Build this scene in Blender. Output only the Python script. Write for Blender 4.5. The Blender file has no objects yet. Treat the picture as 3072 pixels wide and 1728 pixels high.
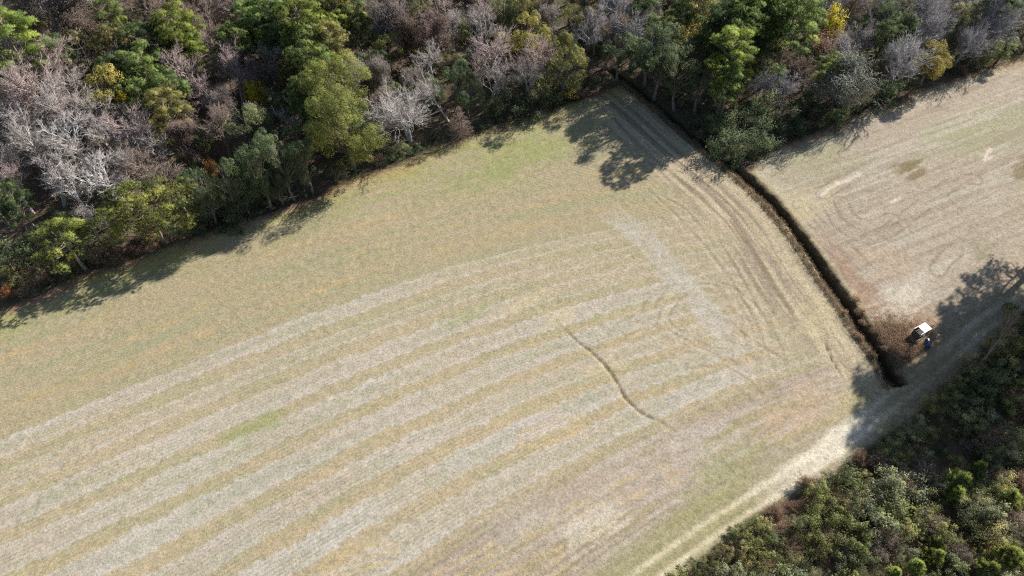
import bpy, math, random
import numpy as np
from mathutils import Matrix, Vector

S = bpy.context.scene
COL = S.collection
rad = math.radians

# ------------------------------------------------------------------ camera
cd = bpy.data.cameras.new('camera')
cd.sensor_width = 36.0
cd.lens = 36.0 * 2170 / 3072
cd.clip_start = 0.5
cd.clip_end = 6000
cam = bpy.data.objects.new('camera', cd)
cam.location = (0, 0, 80)
cam.rotation_euler = (rad(90 - 52), 0, 0)
COL.objects.link(cam)
S.camera = cam

# ------------------------------------------------------------------ sky, sun, exposure
SUN_AZ = 40.0      # degrees from +x towards +y
SUN_EL = 30.0
w = bpy.data.worlds.new('World')
S.world = w
w.use_nodes = True
nt = w.node_tree
bg = nt.nodes['Background']
sky = nt.nodes.new('ShaderNodeTexSky')
sky.sky_type = 'NISHITA'
sky.sun_disc = False
sky.sun_elevation = rad(SUN_EL)
sky.sun_rotation = rad(90 - SUN_AZ)
sky.air_density = 1.0
sky.dust_density = 0.6
nt.links.new(sky.outputs[0], bg.inputs[0])
bg.inputs[1].default_value = 0.07
sl = bpy.data.lights.new('sun', 'SUN')
sl.energy = 5.0
sl.angle = rad(0.53)
sl.color = (1.0, 0.965, 0.905)
sun = bpy.data.objects.new('sun', sl)
d = Vector((math.cos(rad(SUN_AZ)) * math.cos(rad(SUN_EL)), math.sin(rad(SUN_AZ)) * math.cos(rad(SUN_EL)), math.sin(rad(SUN_EL))))
sun.rotation_euler = d.to_track_quat('Z', 'Y').to_euler()
COL.objects.link(sun)
vs = S.view_settings
vs.view_transform = 'Standard'
vs.look = 'None'
vs.gamma = 1.0
vs.use_curve_mapping = False
vs.exposure = 0.82
S.cycles.use_denoising = False
S.cycles.filter_width = 1.2
S.cycles.max_bounces = 5
S.cycles.diffuse_bounces = 2
S.cycles.glossy_bounces = 1
S.cycles.transmission_bounces = 3
S.cycles.transparent_max_bounces = 4
S.cycles.caustics_reflective = False
S.cycles.caustics_refractive = False

# ------------------------------------------------------------------ survey data
# surveyed positions, metres east (x) and north (y) of the point below the camera
BANDS = {1: [(-61.27, 38.19), (-57.11, 40.58), (-51.81, 43.95), (-46.06, 46.85), (-41.28, 49.22), (-36.39, 51.83), (-31.4, 54.89), (-24.45, 58.24), (-16.05, 62.12), (-7.24, 65.6)], 2: [(-59.4, 33.91), (-54.14, 36.28), (-48.88, 39.31), (-43.39, 42.46), (-37.57, 45.46), (-31.57, 48.9), (-25.18, 51.83), (-23.61, 52.84), (-18.28, 55.58), (-9.91, 59.51), (-1.11, 62.88), (4.96, 65.21)], 3: [(-57.43, 29.39), (-52.31, 31.61), (-47.2, 34.43), (-42.97, 36.82), (-39.67, 38.61), (-34.04, 41.88), (-28.23, 45.76), (-23.01, 48.9), (-16.56, 52.84), (-9.67, 55.58), (-2.55, 58.79), (1.86, 60.25), (10.92, 63.26), (20.33, 66.39)], 4: [(-55.39, 24.7), (-50.6, 27.24), (-45.8, 30.36), (-40.52, 32.87), (-35.04, 35.48), (-29.51, 39.03), (-23.7, 42.76), (-22.25, 43.95), (-15.97, 47.31), (-9.36, 50.52), (-2.47, 53.51), (3.25, 55.93), (7.63, 57.35), (14.56, 59.94), (19.84, 61.54)], 5: [(-47.96, 23.38), (-44.16, 25.61), (-40.15, 27.71), (-36.15, 30.36), (-31.86, 32.62), (-27.47, 35.22), (-22.87, 37.64), (-21.46, 38.75), (-14.22, 43.35), (-9.11, 46.38), (-3.77, 48.9), (1.76, 51.5), (8.33, 54.2)], 6: [(-38.36, 23.38), (-32.7, 26.3), (-27.45, 29.14), (-22.0, 32.37), (-20.69, 33.65), (-16.11, 36.82), (-8.75, 40.44), (-3.62, 43.05), (1.69, 45.76), (7.2, 48.26), (11.47, 50.52), (15.86, 52.67)], 7: [(-19.75, 27.47), (-14.21, 30.86), (-8.38, 34.43), (-2.22, 38.19), (4.27, 41.88), (11.07, 45.15), (13.32, 46.38), (16.74, 47.94), (21.24, 50.84)], 8: [(-16.84, 23.38), (-12.56, 26.3), (-8.07, 29.39), (-3.36, 32.37), (1.58, 35.48), (6.7, 37.92), (11.99, 40.15), (16.07, 41.88), (20.32, 44.25), (24.8, 47.16)]}
QC = [3.9536, 4.5564, -6.3534, -0.5783, -1.0415, -0.7159, 0.0241, -1.066]
DITCH = [(17.77, 114.64), (21.75, 109.03), (25.55, 103.36), (30.78, 94.5), (37.32, 84.9), (40.42, 79.14), (43.01, 72.21), (44.76, 65.49), (46.26, 60.58), (47.28, 56.2), (48.74, 51.5), (49.02, 47.89), (49.37, 46.49)]
EDGE = [(-86.54, 47.36), (-78.45, 53.44), (-70.25, 58.8), (-65.9, 61.55), (-60.77, 64.98), (-55.22, 67.95), (-51.19, 69.94), (-47.71, 72.13), (-43.5, 74.22), (-36.91, 77.02), (-30.78, 80.27), (-27.46, 82.91), (-20.97, 86.56), (-16.08, 89.2), (-11.73, 92.4), (-5.9, 95.62), (0.82, 99.05), (9.9, 103.58), (14.95, 106.04), (20.61, 109.84), (21.75, 109.03), (25.55, 103.36), (30.78, 94.5), (36.74, 85.45), (41.78, 89.96), (47.29, 93.9), (53.42, 96.95), (59.12, 100.32), (65.58, 103.36), (71.6, 106.72), (78.42, 109.84), (84.61, 112.82), (90.83, 115.5), (95.94, 117.75), (129.34, 134.74)]
ROAD = [(5.78, 17.83), (11.42, 21.71), (15.53, 24.37), (22.76, 29.02), (30.43, 33.48), (37.61, 37.95), (41.76, 40.77), (46.73, 44.22), (51.32, 47.48), (56.88, 51.56), (62.81, 56.01), (67.19, 58.8), (72.78, 61.55), (84.84, 67.95)]
THICKET = [(8.49, 15.97), (17.06, 23.01), (20.4, 25.34), (27.46, 30.2), (35.16, 33.96), (40.78, 37.44), (47.37, 41.63), (53.29, 45.91), (60.53, 51.56), (67.32, 56.53), (77.15, 61.41), (85.63, 64.98)]
GULLY = [(1.87, 61.37), (3.03, 59.88), (6.15, 56.63), (8.85, 53.35), (10.19, 52.17), (11.99, 50.03), (12.94, 48.26), (13.62, 46.69), (14.15, 45.15), (15.45, 43.5), (16.9, 42.32), (17.92, 42.02), (19.8, 40.44), (20.89, 39.03)]
GULLY2 = [(41.89, 55.61), (41.59, 52.66), (41.77, 50.65), (42.1, 49.25), (42.43, 47.88)]
CROSS = [(13.37, 78.33), (17.8, 74.47), (20.41, 70.78), (21.9, 67.59), (25.07, 62.19), (27.83, 55.91), (29.39, 52.37)]
TRACKS = [[(13.6, 54.71), (16.49, 56.52), (18.84, 57.44), (19.31, 59.3), (20.82, 61.22), (23.27, 62.19), (27.16, 62.36), (29.65, 61.87), (31.47, 59.3), (32.11, 56.21), (32.36, 52.66), (32.9, 49.53)], [(23.22, 61.87), (21.13, 59.62), (20.09, 57.44), (21.06, 55.31), (23.71, 53.24), (27.15, 50.65), (30.42, 47.88)], [(19.79, 55.01), (22.24, 53.24), (25.32, 51.22), (28.7, 48.7), (30.67, 46.8)], [(29.34, 72.24), (31.03, 66.55), (32.48, 60.58), (33.47, 55.61), (34.1, 50.65)], [(22.11, 80.32), (25.44, 77.54), (27.81, 72.98), (28.85, 69.35)], [(27.29, 63.18), (30.23, 62.19), (32.55, 59.62), (33.85, 56.21), (34.55, 52.66), (34.61, 48.7)], [(20.04, 82.35), (24.33, 75.61), (27.77, 69.35), (30.01, 63.84), (31.73, 58.05)], [(28.35, 57.44), (29.84, 54.71), (32.24, 52.08), (35.1, 49.81), (38.16, 48.7)], [(21.71, 47.88), (24.91, 48.7), (27.7, 48.43), (29.74, 46.8), (30.7, 44.71)]]
ORANGE = [[(-8.11, 22.7), (-0.87, 26.54), (3.88, 28.66), (9.29, 31.11), (13.91, 33.65), (18.04, 34.95)], [(-0.84, 22.7), (3.76, 24.7), (7.34, 26.77), (11.06, 29.14)], [(1.62, 39.59), (5.54, 40.72), (10.89, 42.76)], [(-19.33, 24.7), (-13.7, 26.07)]]
RCURVES = [[(48.96, 78.3), (49.38, 75.21), (50.73, 73.14), (53.08, 71.85), (56.29, 73.32), (60.75, 76.74), (68.58, 82.74), (71.4, 84.4), (73.59, 84.4)], [(51.0, 79.49), (50.93, 76.74), (52.33, 74.83), (54.71, 74.45), (57.69, 75.97)], [(44.39, 78.69), (46.61, 73.7), (49.02, 70.04), (50.99, 65.84)], [(44.01, 77.13), (45.86, 72.4), (48.25, 68.26)], [(61.01, 65.84), (62.43, 67.56), (65.09, 69.68), (67.47, 70.58)], [(48.57, 81.1), (51.7, 83.57), (54.05, 84.62), (55.71, 85.78)]]
WHITE_MARKS = [[(48.42, 80.79), (49.57, 82.12), (51.7, 83.57), (54.05, 84.62), (55.71, 85.78)], [(76.83, 88.82), (77.86, 90.26), (79.09, 91.61)], [(77.22, 89.04), (78.73, 89.82)], [(58.97, 79.49), (60.41, 80.39)]]
BLOBS = {'brown': [(63.8, 87.8, 1.6), (65.1, 86.1, 1.3), (82.0, 87.0, 2.0)], 'olive': [(68.5, 69.7, 1.6), (69.0, 68.4, 1.2)], 'sand': [(54.7, 60.4, 3.0), (53.7, 60.8, 2.0), (8.7, 28.9, 2.6), (-9.2, 137.0, 0.1)], 'orange': [(52.3, 68.4, 2.2), (54.6, 66.5, 2.4), (72.6, 65.3, 3), (35.6, 42.4, 2.6), (33.6, 42.6, 2.4), (38.0, 46.0, 2.0), (34.2, 41.7, 2.5)], 'green': [(25.5, 36.3, 3.5), (-32.3, 40.2, 2), (-6.3, 57.3, 2), (-3.8, 86.6, 6), (0.7, 88.7, 5), (5.2, 91.0, 5), (-30.2, 41.3, 1.8), (-50.8, 67.6, 3.5)], 'straw': [(2.8, 60.6, 2.0), (6.5, 57.3, 2.0), (12.2, 49.5, 2.0), (45.2, 78.7, 3.5), (44.9, 44.9, 3.5), (42.2, 57.6, 3.5)]}
STAND = (54.32, 54.61)
NAME = {'pine': 'pine_tree', 'oak': 'broadleaf_tree', 'bare': 'bare_tree', 'wide': 'bare_tree', 'snag': 'vine_covered_snag', 'leafy': 'autumn_tree', 'shrub': 'shrub', 'twiggy': 'twiggy_shrub', 'cypress': 'bare_tree', 'young': 'young_pine'}
CAT = {'pine': 'pine tree', 'oak': 'tree', 'bare': 'bare tree', 'wide': 'bare tree', 'snag': 'snag', 'leafy': 'tree', 'shrub': 'shrub', 'twiggy': 'shrub', 'cypress': 'bare tree', 'young': 'young pine'}
GROUP = {'pine': 'pines of the woods', 'oak': 'broadleaf trees of the woods', 'bare': 'bare trees of the woods', 'wide': 'bare trees of the woods', 'snag': 'vine covered snags', 'leafy': 'autumn coloured trees', 'shrub': 'shrubs', 'twiggy': 'twiggy shrubs', 'cypress': 'bare trees of the woods', 'young': 'young pines in the thicket'}
PLANTS = [  # kind, x, y, height, crown radius, colour, label
 ('pine', -80.74, 102.36, 17.0, 6.0, 'pine_bright', "bright green pine cut by the picture's left side, above the pale bare trees"),
 ('pine', -57.18, 109.13, 14.76, 4.61, 'pine_bright', 'first bright green pine from the left at the far back of the left wood'),
 ('pine', -55.79, 108.66, 12.13, 3.79, 'pine_bright', 'second bright green pine from the left at the far back of the left wood'),
 ('pine', -60.84, 106.09, 13.57, 4.24, 'pine_dark', 'sixth dark green pine from the left at the far back of the left wood'),
 ('pine', -60.79, 101.35, 13.19, 4.12, 'pine_mid', 'fifth mid-green pine from the left at the far back of the left wood'),
 ('pine', -63.82, 100.21, 11.86, 3.71, 'pine_dark', 'fifth dark green pine from the left at the far back of the left wood'),
 ('pine', -55.9, 98.01, 11.0, 3.36, 'pine_mid', 'eighth mid-green pine from the left at the far back of the left wood'),
 ('pine', -59.8, 96.21, 11.0, 3.37, 'pine_mid', 'sixth mid-green pine from the left at the far back of the left wood'),
 ('pine', -53.19, 89.31, 12.87, 4.02, 'pine_olive', 'first olive-tinged pine from the left midway back in the left wood'),
 ('pine', -67.05, 107.58, 12.51, 3.91, 'pine_olive', 'first olive-tinged pine from the left at the far back of the left wood'),
 ('pine', -70.62, 115.36, 12.08, 3.77, 'pine_mid', 'fourth mid-green pine from the left at the far back of the left wood'),
 ('pine', -56.18, 106.22, 11.0, 2.93, 'pine_olive', 'second olive-tinged pine from the left at the far back of the left wood'),
 ('oak', -64.94, 95.11, 14.81, 5.11, 'yellow_olive', 'wide flat yellow-olive tree among the pale bare trees of the left wood'),
 ('oak', -73.29, 106.8, 12.13, 4.18, 'olive_grey', 'fourth grey-olive broadleaf tree from the left at the far back of the left wood'),
 ('bare', -77.01, 100.38, 15.0, 6.02, 'pink', 'sixth pinkish bare tree from the left at the far back of the left wood'),
 ('bare', -75.97, 93.78, 15.0, 5.42, 'pink', 'fourth pinkish bare tree from the left at the far back of the left wood'),
 ('bare', -72.13, 96.95, 12.6, 4.2, 'pale', 'ninth pale grey bare tree from the left at the far back of the left wood'),
 ('bare', -72.24, 91.32, 13.45, 4.48, 'pale', 'eighth pale grey bare tree from the left at the far back of the left wood'),
 ('bare', -76.98, 89.38, 12.36, 4.12, 'pale', 'fourth pale grey bare tree from the left at the far back of the left wood'),
 ('bare', -64.5, 89.78, 12.92, 4.31, 'pale', 'fourth pale grey bare tree from the left midway back in the left wood'),
 ('bare', -58.65, 87.91, 12.49, 4.16, 'pink', 'second pinkish bare tree from the left midway back in the left wood'),
 ('bare', -70.22, 82.67, 13.89, 4.63, 'pale', 'second pale grey bare tree from the left midway back in the left wood'),
 ('bare', -65.78, 84.37, 12.6, 4.2, 'white', 'first whitish bare tree from the left midway back in the left wood'),
 ('bare', -58.73, 81.87, 9.94, 3.31, 'pale', 'fifth pale grey bare tree from the left midway back in the left wood'),
 ('bare', -63.5, 88.58, 10.51, 3.5, 'white', 'second whitish bare tree from the left midway back in the left wood'),
 ('bare', -69.15, 78.84, 12.42, 4.14, 'pale', 'third pale grey bare tree from the left midway back in the left wood'),
 ('bare', -64.08, 76.22, 10.9, 3.63, 'white', 'whitish bare tree a little inside the left wood'),
 ('bare', -75.52, 80.81, 9.5, 3.17, 'pale', 'first pale grey bare tree from the left midway back in the left wood'),
 ('bare', -73.42, 77.29, 9.25, 3.08, 'pink', 'first pinkish bare tree from the left midway back in the left wood'),
 ('bare', -58.8, 78.03, 11.81, 3.94, 'white', 'whitest bare tree, just up the slope from the two-lobed edge pine'),
 ('bare', -61.38, 71.98, 8.0, 2.08, 'pale', 'first pale grey bare tree from the left a little inside the left wood'),
 ('bare', -59.3, 72.94, 6.0, 1.62, 'pale', 'second pale grey bare tree from the left a little inside the left wood'),
 ('bare', -51.99, 101.52, 13.71, 4.57, 'pink', 'fifteenth pinkish bare tree from the left at the far back of the left wood'),
 ('bare', -47.02, 103.04, 11.98, 3.99, 'pink', 'eighteenth pinkish bare tree from the left at the far back of the left wood'),
 ('bare', -49.25, 97.53, 10.08, 3.36, 'pink', 'third pinkish bare tree from the left midway back in the left wood'),
 ('bare', -51.69, 111.73, 9.0, 2.65, 'pink', 'seventeenth pinkish bare tree from the left at the far back of the left wood'),
 ('snag', -89.89, 119.95, 14.0, 4.98, 'vine_grey', 'third grey vine-draped snag from the left at the far back of the left wood'),
 ('snag', -78.04, 118.82, 14.0, 5.54, 'vine_grey', 'tall grey vine-draped snag leaning in the top left of the wood'),
 ('snag', -73.83, 114.83, 11.07, 3.82, 'vine_brown', 'second brown vine-draped snag from the left at the far back of the left wood'),
 ('snag', -49.71, 87.81, 8.0, 2.74, 'vine_pink', 'pinkish vine-draped stump tree above the small orange tree'),
 ('leafy', -88.58, 124.37, 8.0, 4.11, 'rust', 'rust-brown leafed tree at the top left beside the vine-draped snag'),
 ('leafy', -43.42, 101.03, 6.0, 1.82, 'yellow', 'small tree with yellow and orange leaves below the pink bare pair'),
 ('leafy', -46.57, 82.93, 5.0, 1.17, 'orange', 'small bright orange tree in the dark gap above the edge pines'),
 ('leafy', -61.02, 95.07, 9.0, 1.18, 'yellow', 'tiny yellow-leafed treetop poking out between pale bare trees and pines'),
 ('bare', -64.84, 120.06, 11.2, 3.73, 'brown', 'eighteenth brown bare tree from the left at the far back of the left wood'),
 ('bare', -59.97, 121.28, 11.12, 3.71, 'brown', 'twenty-second brown bare tree from the left at the far back of the left wood'),
 ('bare', -55.37, 117.88, 10.78, 3.59, 'brown', 'twenty-fourth brown bare tree from the left at the far back of the left wood'),
 ('bare', -54.64, 124.17, 9.82, 3.27, 'brown', 'twenty-fifth brown bare tree from the left at the far back of the left wood'),
 ('bare', -69.83, 123.76, 10.21, 3.4, 'brown', 'seventeenth brown bare tree from the left at the far back of the left wood'),
 ('bare', -79.38, 113.93, 10.01, 3.34, 'brown', 'tenth brown bare tree from the left at the far back of the left wood'),
 ('bare', -82.57, 113.83, 10.12, 3.37, 'brown', 'ninth brown bare tree from the left at the far back of the left wood'),
 ('oak', -40.98, 89.37, 12.38, 4.27, 'soft_green', 'second soft green broadleaf tree from the left midway back in the left wood'),
 ('oak', -49.35, 89.9, 8.0, 2.14, 'soft_green', 'first soft green broadleaf tree from the left midway back in the left wood'),
 ('pine', -47.15, 117.25, 11.4, 3.56, 'pine_mid', 'tenth mid-green pine from the left at the far back of the left wood'),
 ('pine', -40.7, 112.45, 15.48, 4.84, 'pine_mid', 'eleventh mid-green pine from the left at the far back of the left wood'),
 ('pine', -36.99, 114.81, 15.59, 4.87, 'pine_mid', 'twelfth mid-green pine from the left at the far back of the left wood'),
 ('pine', -34.61, 108.73, 16.3, 5.09, 'pine_bright', 'fourth bright green pine from the left at the far back of the left wood'),
 ('pine', -34.47, 116.99, 11.0, 3.36, 'pine_mid', 'thirteenth mid-green pine from the left at the far back of the left wood'),
 ('pine', -31.44, 112.58, 11.71, 3.66, 'pine_bright', 'fifth bright green pine from the left at the far back of the left wood'),
 ('pine', -30.86, 106.77, 13.55, 4.24, 'pine_olive', 'third olive-tinged pine from the left midway back in the left wood'),
 ('pine', -34.2, 106.08, 13.58, 4.24, 'pine_mid', 'second mid-green pine from the left midway back in the left wood'),
 ('pine', -42.86, 109.23, 11.0, 2.88, 'pine_bright', 'third bright green pine from the left at the far back of the left wood'),
 ('pine', -38.17, 108.07, 13.89, 4.34, 'pine_dark', 'tenth dark green pine from the left at the far back of the left wood'),
 ('pine', -31.55, 117.66, 13.53, 4.23, 'pine_olive', 'third olive-tinged pine from the left at the far back of the left wood'),
 ('pine', -27.54, 116.61, 11.94, 3.73, 'pine_mid', 'fourteenth mid-green pine from the left at the far back of the left wood'),
 ('pine', -27.23, 113.39, 11.0, 2.68, 'pine_mid', 'fifteenth mid-green pine from the left at the far back of the left wood'),
 ('pine', -34.34, 102.25, 13.24, 4.14, 'pine_mid', 'first mid-green pine from the left midway back in the left wood'),
 ('pine', -31.7, 101.8, 11.53, 3.6, 'pine_mid', 'fourth mid-green pine from the left midway back in the left wood'),
 ('pine', -36.39, 101.08, 11.0, 2.26, 'pine_olive', 'second olive-tinged pine from the left midway back in the left wood'),
 ('pine', -45.04, 112.29, 11.35, 3.55, 'pine_dark', 'eighth dark green pine from the left at the far back of the left wood'),
 ('pine', -41.7, 111.29, 11.0, 3.1, 'pine_dark', 'ninth dark green pine from the left at the far back of the left wood'),
 ('oak', -22.03, 112.7, 9.08, 3.13, 'olive', 'first olive green broadleaf tree from the left midway back in the middle wood'),
 ('oak', -24.17, 108.09, 10.73, 3.7, 'dark_green', 'first dark green broadleaf tree from the left midway back in the middle wood'),
 ('snag', -28.9, 110.72, 8.0, 2.67, 'vine_brown', 'third brown vine-draped snag from the left at the far back of the left wood'),
 ('bare', -23.17, 117.39, 11.28, 3.76, 'grey', 'slate-grey bare tree at the far back of the middle wood'),
 ('snag', -20.26, 119.31, 12.63, 4.35, 'vine_grey', 'tall grey snag wrapped in vines behind the pine stand'),
 ('snag', -18.74, 116.0, 8.85, 3.05, 'vine_brown', 'brown vine-draped snag at the far back of the middle wood'),
 ('bare', -26.8, 105.66, 9.0, 1.94, 'pale', 'ninth pale grey bare tree from the left midway back in the left wood'),
 ('shrub', -17.78, 113.85, 5.0, 3.88, 'olive', 'olive shrub midway back in the middle wood'),
 ('snag', -13.11, 113.31, 10.35, 3.57, 'vine_pink', 'tapering vine-draped snag standing over the olive thicket above the broad bare tree'),
 ('oak', -11.08, 111.02, 6.0, 3.62, 'olive_grey', 'second grey-olive broadleaf tree from the left midway back in the middle wood'),
 ('oak', -27.55, 94.37, 15.0, 7.33, 'big_olive', 'large dense evergreen oak, back crown of the yellow-green pair at the field edge'),
 ('oak', -25.37, 86.93, 15.0, 7.11, 'big_olive', 'largest yellow-green evergreen oak overhanging the field edge beside reddish bare soil'),
 ('oak', -35.23, 99.23, 8.0, 2.51, 'olive', 'olive green broadleaf tree midway back in the left wood'),
 ('bare', -35.74, 93.04, 9.45, 3.15, 'white', 'small white bare tree leaning against the big evergreen oak'),
 ('wide', -17.0, 93.9, 11.0, 7.13, 'white', 'broad spreading pale bare tree with dark trunk near the field edge'),
 ('cypress', -8.51, 94.1, 6.5, 2.58, 'brown', 'small brown feathery leafless tree standing at the field edge'),
 ('oak', -41.25, 76.18, 14.0, 3.21, 'dark_green', 'second dark green broadleaf tree from the left along the left wood edge'),
 ('oak', -37.17, 78.25, 14.0, 3.44, 'dark_green', 'fourth dark green broadleaf tree from the left along the left wood edge'),
 ('oak', -33.78, 79.95, 14.0, 3.45, 'dark_green', 'sixth dark green broadleaf tree from the left along the left wood edge'),
 ('oak', -31.16, 81.44, 11.85, 3.04, 'dark_green', 'seventh dark green broadleaf tree from the left along the left wood edge'),
 ('oak', -40.01, 76.82, 9.23, 2.84, 'dark_green', 'third dark green broadleaf tree from the left along the left wood edge'),
 ('oak', -44.82, 75.13, 11.85, 2.74, 'dark_green', 'first dark green broadleaf tree from the left along the left wood edge'),
 ('oak', -35.33, 78.97, 8.49, 2.53, 'dark_green', 'fifth dark green broadleaf tree from the left along the left wood edge'),
 ('bare', -5.04, 117.77, 11.63, 3.88, 'pale', 'third pale grey bare tree from the left midway back in the middle wood'),
 ('bare', -2.61, 106.72, 12.58, 4.19, 'pink', 'second pinkish bare tree from the left a little inside the middle wood'),
 ('bare', 3.24, 106.72, 12.58, 4.19, 'pink', 'third pinkish bare tree from the left a little inside the middle wood'),
 ('bare', -3.77, 103.74, 9.72, 3.24, 'pale', 'second pale grey bare tree from the left a little inside the middle wood'),
 ('bare', 2.87, 105.5, 9.18, 3.06, 'pale', 'third pale grey bare tree from the left a little inside the middle wood'),
 ('oak', 2.94, 114.13, 13.83, 4.77, 'yellow_olive', 'yellow-olive oak midway back in the middle wood'),
 ('oak', 6.83, 114.06, 10.98, 3.79, 'olive', 'olive green broadleaf tree a little inside the middle wood'),
 ('oak', 1.82, 122.91, 11.03, 3.8, 'olive', 'second olive green broadleaf tree from the left midway back in the middle wood'),
 ('oak', 12.0, 122.36, 10.44, 3.6, 'olive', 'third olive green broadleaf tree from the left midway back in the middle wood'),
 ('oak', -1.37, 123.85, 10.5, 3.62, 'soft_green', 'second soft green broadleaf tree from the left midway back in the middle wood'),
 ('bare', 12.52, 112.19, 15.0, 2.94, 'grey', 'tall dark-trunked bare tree with forked stem right of the olive treetops'),
 ('bare', 15.39, 118.56, 9.36, 3.12, 'brown', 'fourth brown bare tree from the left a little inside the middle wood'),
 ('wide', 21.77, 122.15, 11.17, 5.08, 'grey', 'round bluish-grey bare tree a little inside the ditch wood'),
 ('wide', 27.5, 123.3, 10.33, 4.69, 'grey', 'round bluish-grey bare tree midway back in the ditch wood'),
 ('oak', 31.67, 114.51, 13.08, 4.51, 'yellow_olive', 'yellowish oak crown in the dark wood behind the ditch corner'),
 ('oak', 23.97, 109.16, 15.0, 5.46, 'dark_green', 'second dark green broadleaf tree from the left along the ditch wood edge'),
 ('oak', 25.13, 105.32, 14.11, 4.87, 'dark_green', 'third dark green broadleaf tree from the left along the ditch wood edge'),
 ('oak', 28.24, 102.09, 13.06, 4.5, 'dark_green', 'fourth dark green broadleaf tree from the left along the ditch wood edge'),
 ('oak', 19.03, 110.37, 11.93, 4.47, 'dark_green', 'first dark green broadleaf tree from the left along the ditch wood edge'),
 ('oak', 8.82, 105.17, 12.48, 4.3, 'olive', 'olive green broadleaf tree along the middle wood edge'),
 ('oak', 31.4, 109.15, 11.77, 4.06, 'dark_green', 'second dark green broadleaf tree from the left midway back in the ditch wood'),
 ('oak', 31.68, 101.25, 10.4, 3.59, 'dark_green', 'second dark green broadleaf tree from the left a little inside the ditch wood'),
 ('shrub', 2.14, 106.69, 5.0, 3.68, 'dark_green', 'dark green shrub a little inside the middle wood'),
 ('shrub', -1.25, 100.42, 4.8, 3.2, 'dark_green', 'fifth dark green shrub from the left along the middle wood edge'),
 ('shrub', 3.06, 101.18, 4.6, 3.55, 'dark_green', 'sixth dark green shrub from the left along the middle wood edge'),
 ('shrub', 7.72, 105.08, 4.96, 3.3, 'dark_green', 'seventh dark green shrub from the left along the middle wood edge'),
 ('shrub', -4.74, 97.04, 1.47, 2.44, 'dark_green', 'fourth dark green shrub from the left along the middle wood edge'),
 ('shrub', 4.94, 105.29, 4.16, 2.77, 'olive', 'olive shrub a little inside the middle wood'),
 ('leafy', 10.56, 104.72, 2.57, 2.46, 'yellow_sparse', 'thin small tree with few yellow leaves at the shaded field corner'),
 ('pine', 33.78, 117.52, 12.85, 4.02, 'pine_olive', 'olive-tinged pine midway back in the ditch wood'),
 ('pine', 40.51, 114.13, 16.4, 5.12, 'pine_mid', 'third mid-green pine from the left midway back in the ditch wood'),
 ('pine', 39.03, 108.99, 15.06, 4.71, 'pine_mid', 'second mid-green pine from the left midway back in the ditch wood'),
 ('pine', 46.19, 115.91, 14.92, 4.66, 'pine_mid', 'first mid-green pine from the left midway back in the right wood'),
 ('pine', 47.31, 110.46, 17.0, 5.63, 'pine_mid', 'second mid-green pine from the left midway back in the right wood'),
 ('pine', 35.67, 101.43, 15.52, 4.85, 'pine_bright', 'first bright green pine from the left midway back in the ditch wood'),
 ('pine', 38.68, 102.34, 11.0, 3.2, 'pine_bright', 'second bright green pine from the left midway back in the ditch wood'),
 ('pine', 35.34, 97.89, 11.0, 3.09, 'pine_mid', 'mid-green pine a little inside the ditch wood'),
 ('pine', 35.01, 111.7, 14.14, 4.42, 'pine_dark', 'second dark green pine from the left midway back in the ditch wood'),
 ('pine', 43.72, 110.65, 14.33, 4.48, 'pine_dark', 'dark green pine midway back in the right wood'),
 ('wide', 62.98, 116.71, 9.29, 4.22, 'grey', 'fourth round bluish-grey bare tree from the left midway back in the right wood'),
 ('wide', 77.57, 122.38, 12.0, 5.75, 'grey', 'sixth round bluish-grey bare tree from the left a little inside the right wood'),
 ('wide', 81.24, 114.71, 9.1, 4.14, 'grey', 'round bluish-grey bare tree along the right wood edge'),
 ('wide', 87.01, 118.76, 12.0, 5.63, 'grey', 'tenth round bluish-grey bare tree from the left a little inside the right wood'),
 ('wide', 47.09, 103.43, 8.0, 3.28, 'grey', 'second round bluish-grey bare tree from the left a little inside the right wood'),
 ('wide', 42.38, 103.43, 8.0, 2.32, 'grey', 'first round bluish-grey bare tree from the left a little inside the right wood'),
 ('wide', 67.41, 125.37, 10.28, 4.67, 'grey', 'fifth round bluish-grey bare tree from the left midway back in the right wood'),
 ('wide', 94.18, 125.77, 8.83, 4.01, 'grey', 'eleventh round bluish-grey bare tree from the left a little inside the right wood'),
 ('wide', 66.51, 107.19, 11.72, 5.33, 'silver', "round silvery bare tree with rayed branches at the right wood's edge"),
 ('snag', 57.24, 103.45, 9.0, 5.81, 'vine_silver', "broad silvery-green vine-covered tree leaning over the right field's edge"),
 ('oak', 73.4, 109.05, 11.0, 4.2, 'yellow_olive', 'narrow olive-yellow evergreen standing between two silvery bare trees'),
 ('oak', 68.46, 117.92, 13.66, 4.71, 'dark_green', 'second dark green broadleaf tree from the left a little inside the right wood'),
 ('oak', 68.27, 115.91, 9.97, 3.44, 'dark_green', 'first dark green broadleaf tree from the left a little inside the right wood'),
 ('oak', 90.15, 116.23, 5.56, 3.16, 'soft_green', 'soft green broadleaf tree along the right wood edge'),
 ('oak', 80.08, 118.44, 9.18, 3.16, 'dark_green', 'third dark green broadleaf tree from the left a little inside the right wood'),
 ('leafy', 58.08, 118.52, 8.0, 2.1, 'yellow', "bright yellow-leafed treetop beside the right wood's tall pines"),
 ('leafy', 56.88, 114.23, 7.0, 3.05, 'rust_sparse', 'thin rust-brown tree just below the bright yellow treetop'),
 ('bare', 48.51, 111.5, 7.0, 2.59, 'brown', 'first brown bare tree from the left midway back in the right wood'),
 ('bare', 51.88, 107.43, 7.0, 2.56, 'brown', 'first brown bare tree from the left a little inside the right wood'),
 ('shrub', 43.4, 99.19, 5.0, 3.36, 'soft_green', 'soft green shrub a little inside the right wood'),
 ('shrub', 33.58, 95.93, 4.45, 2.97, 'dark_green', 'second dark green shrub from the left a little inside the ditch wood'),
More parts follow.
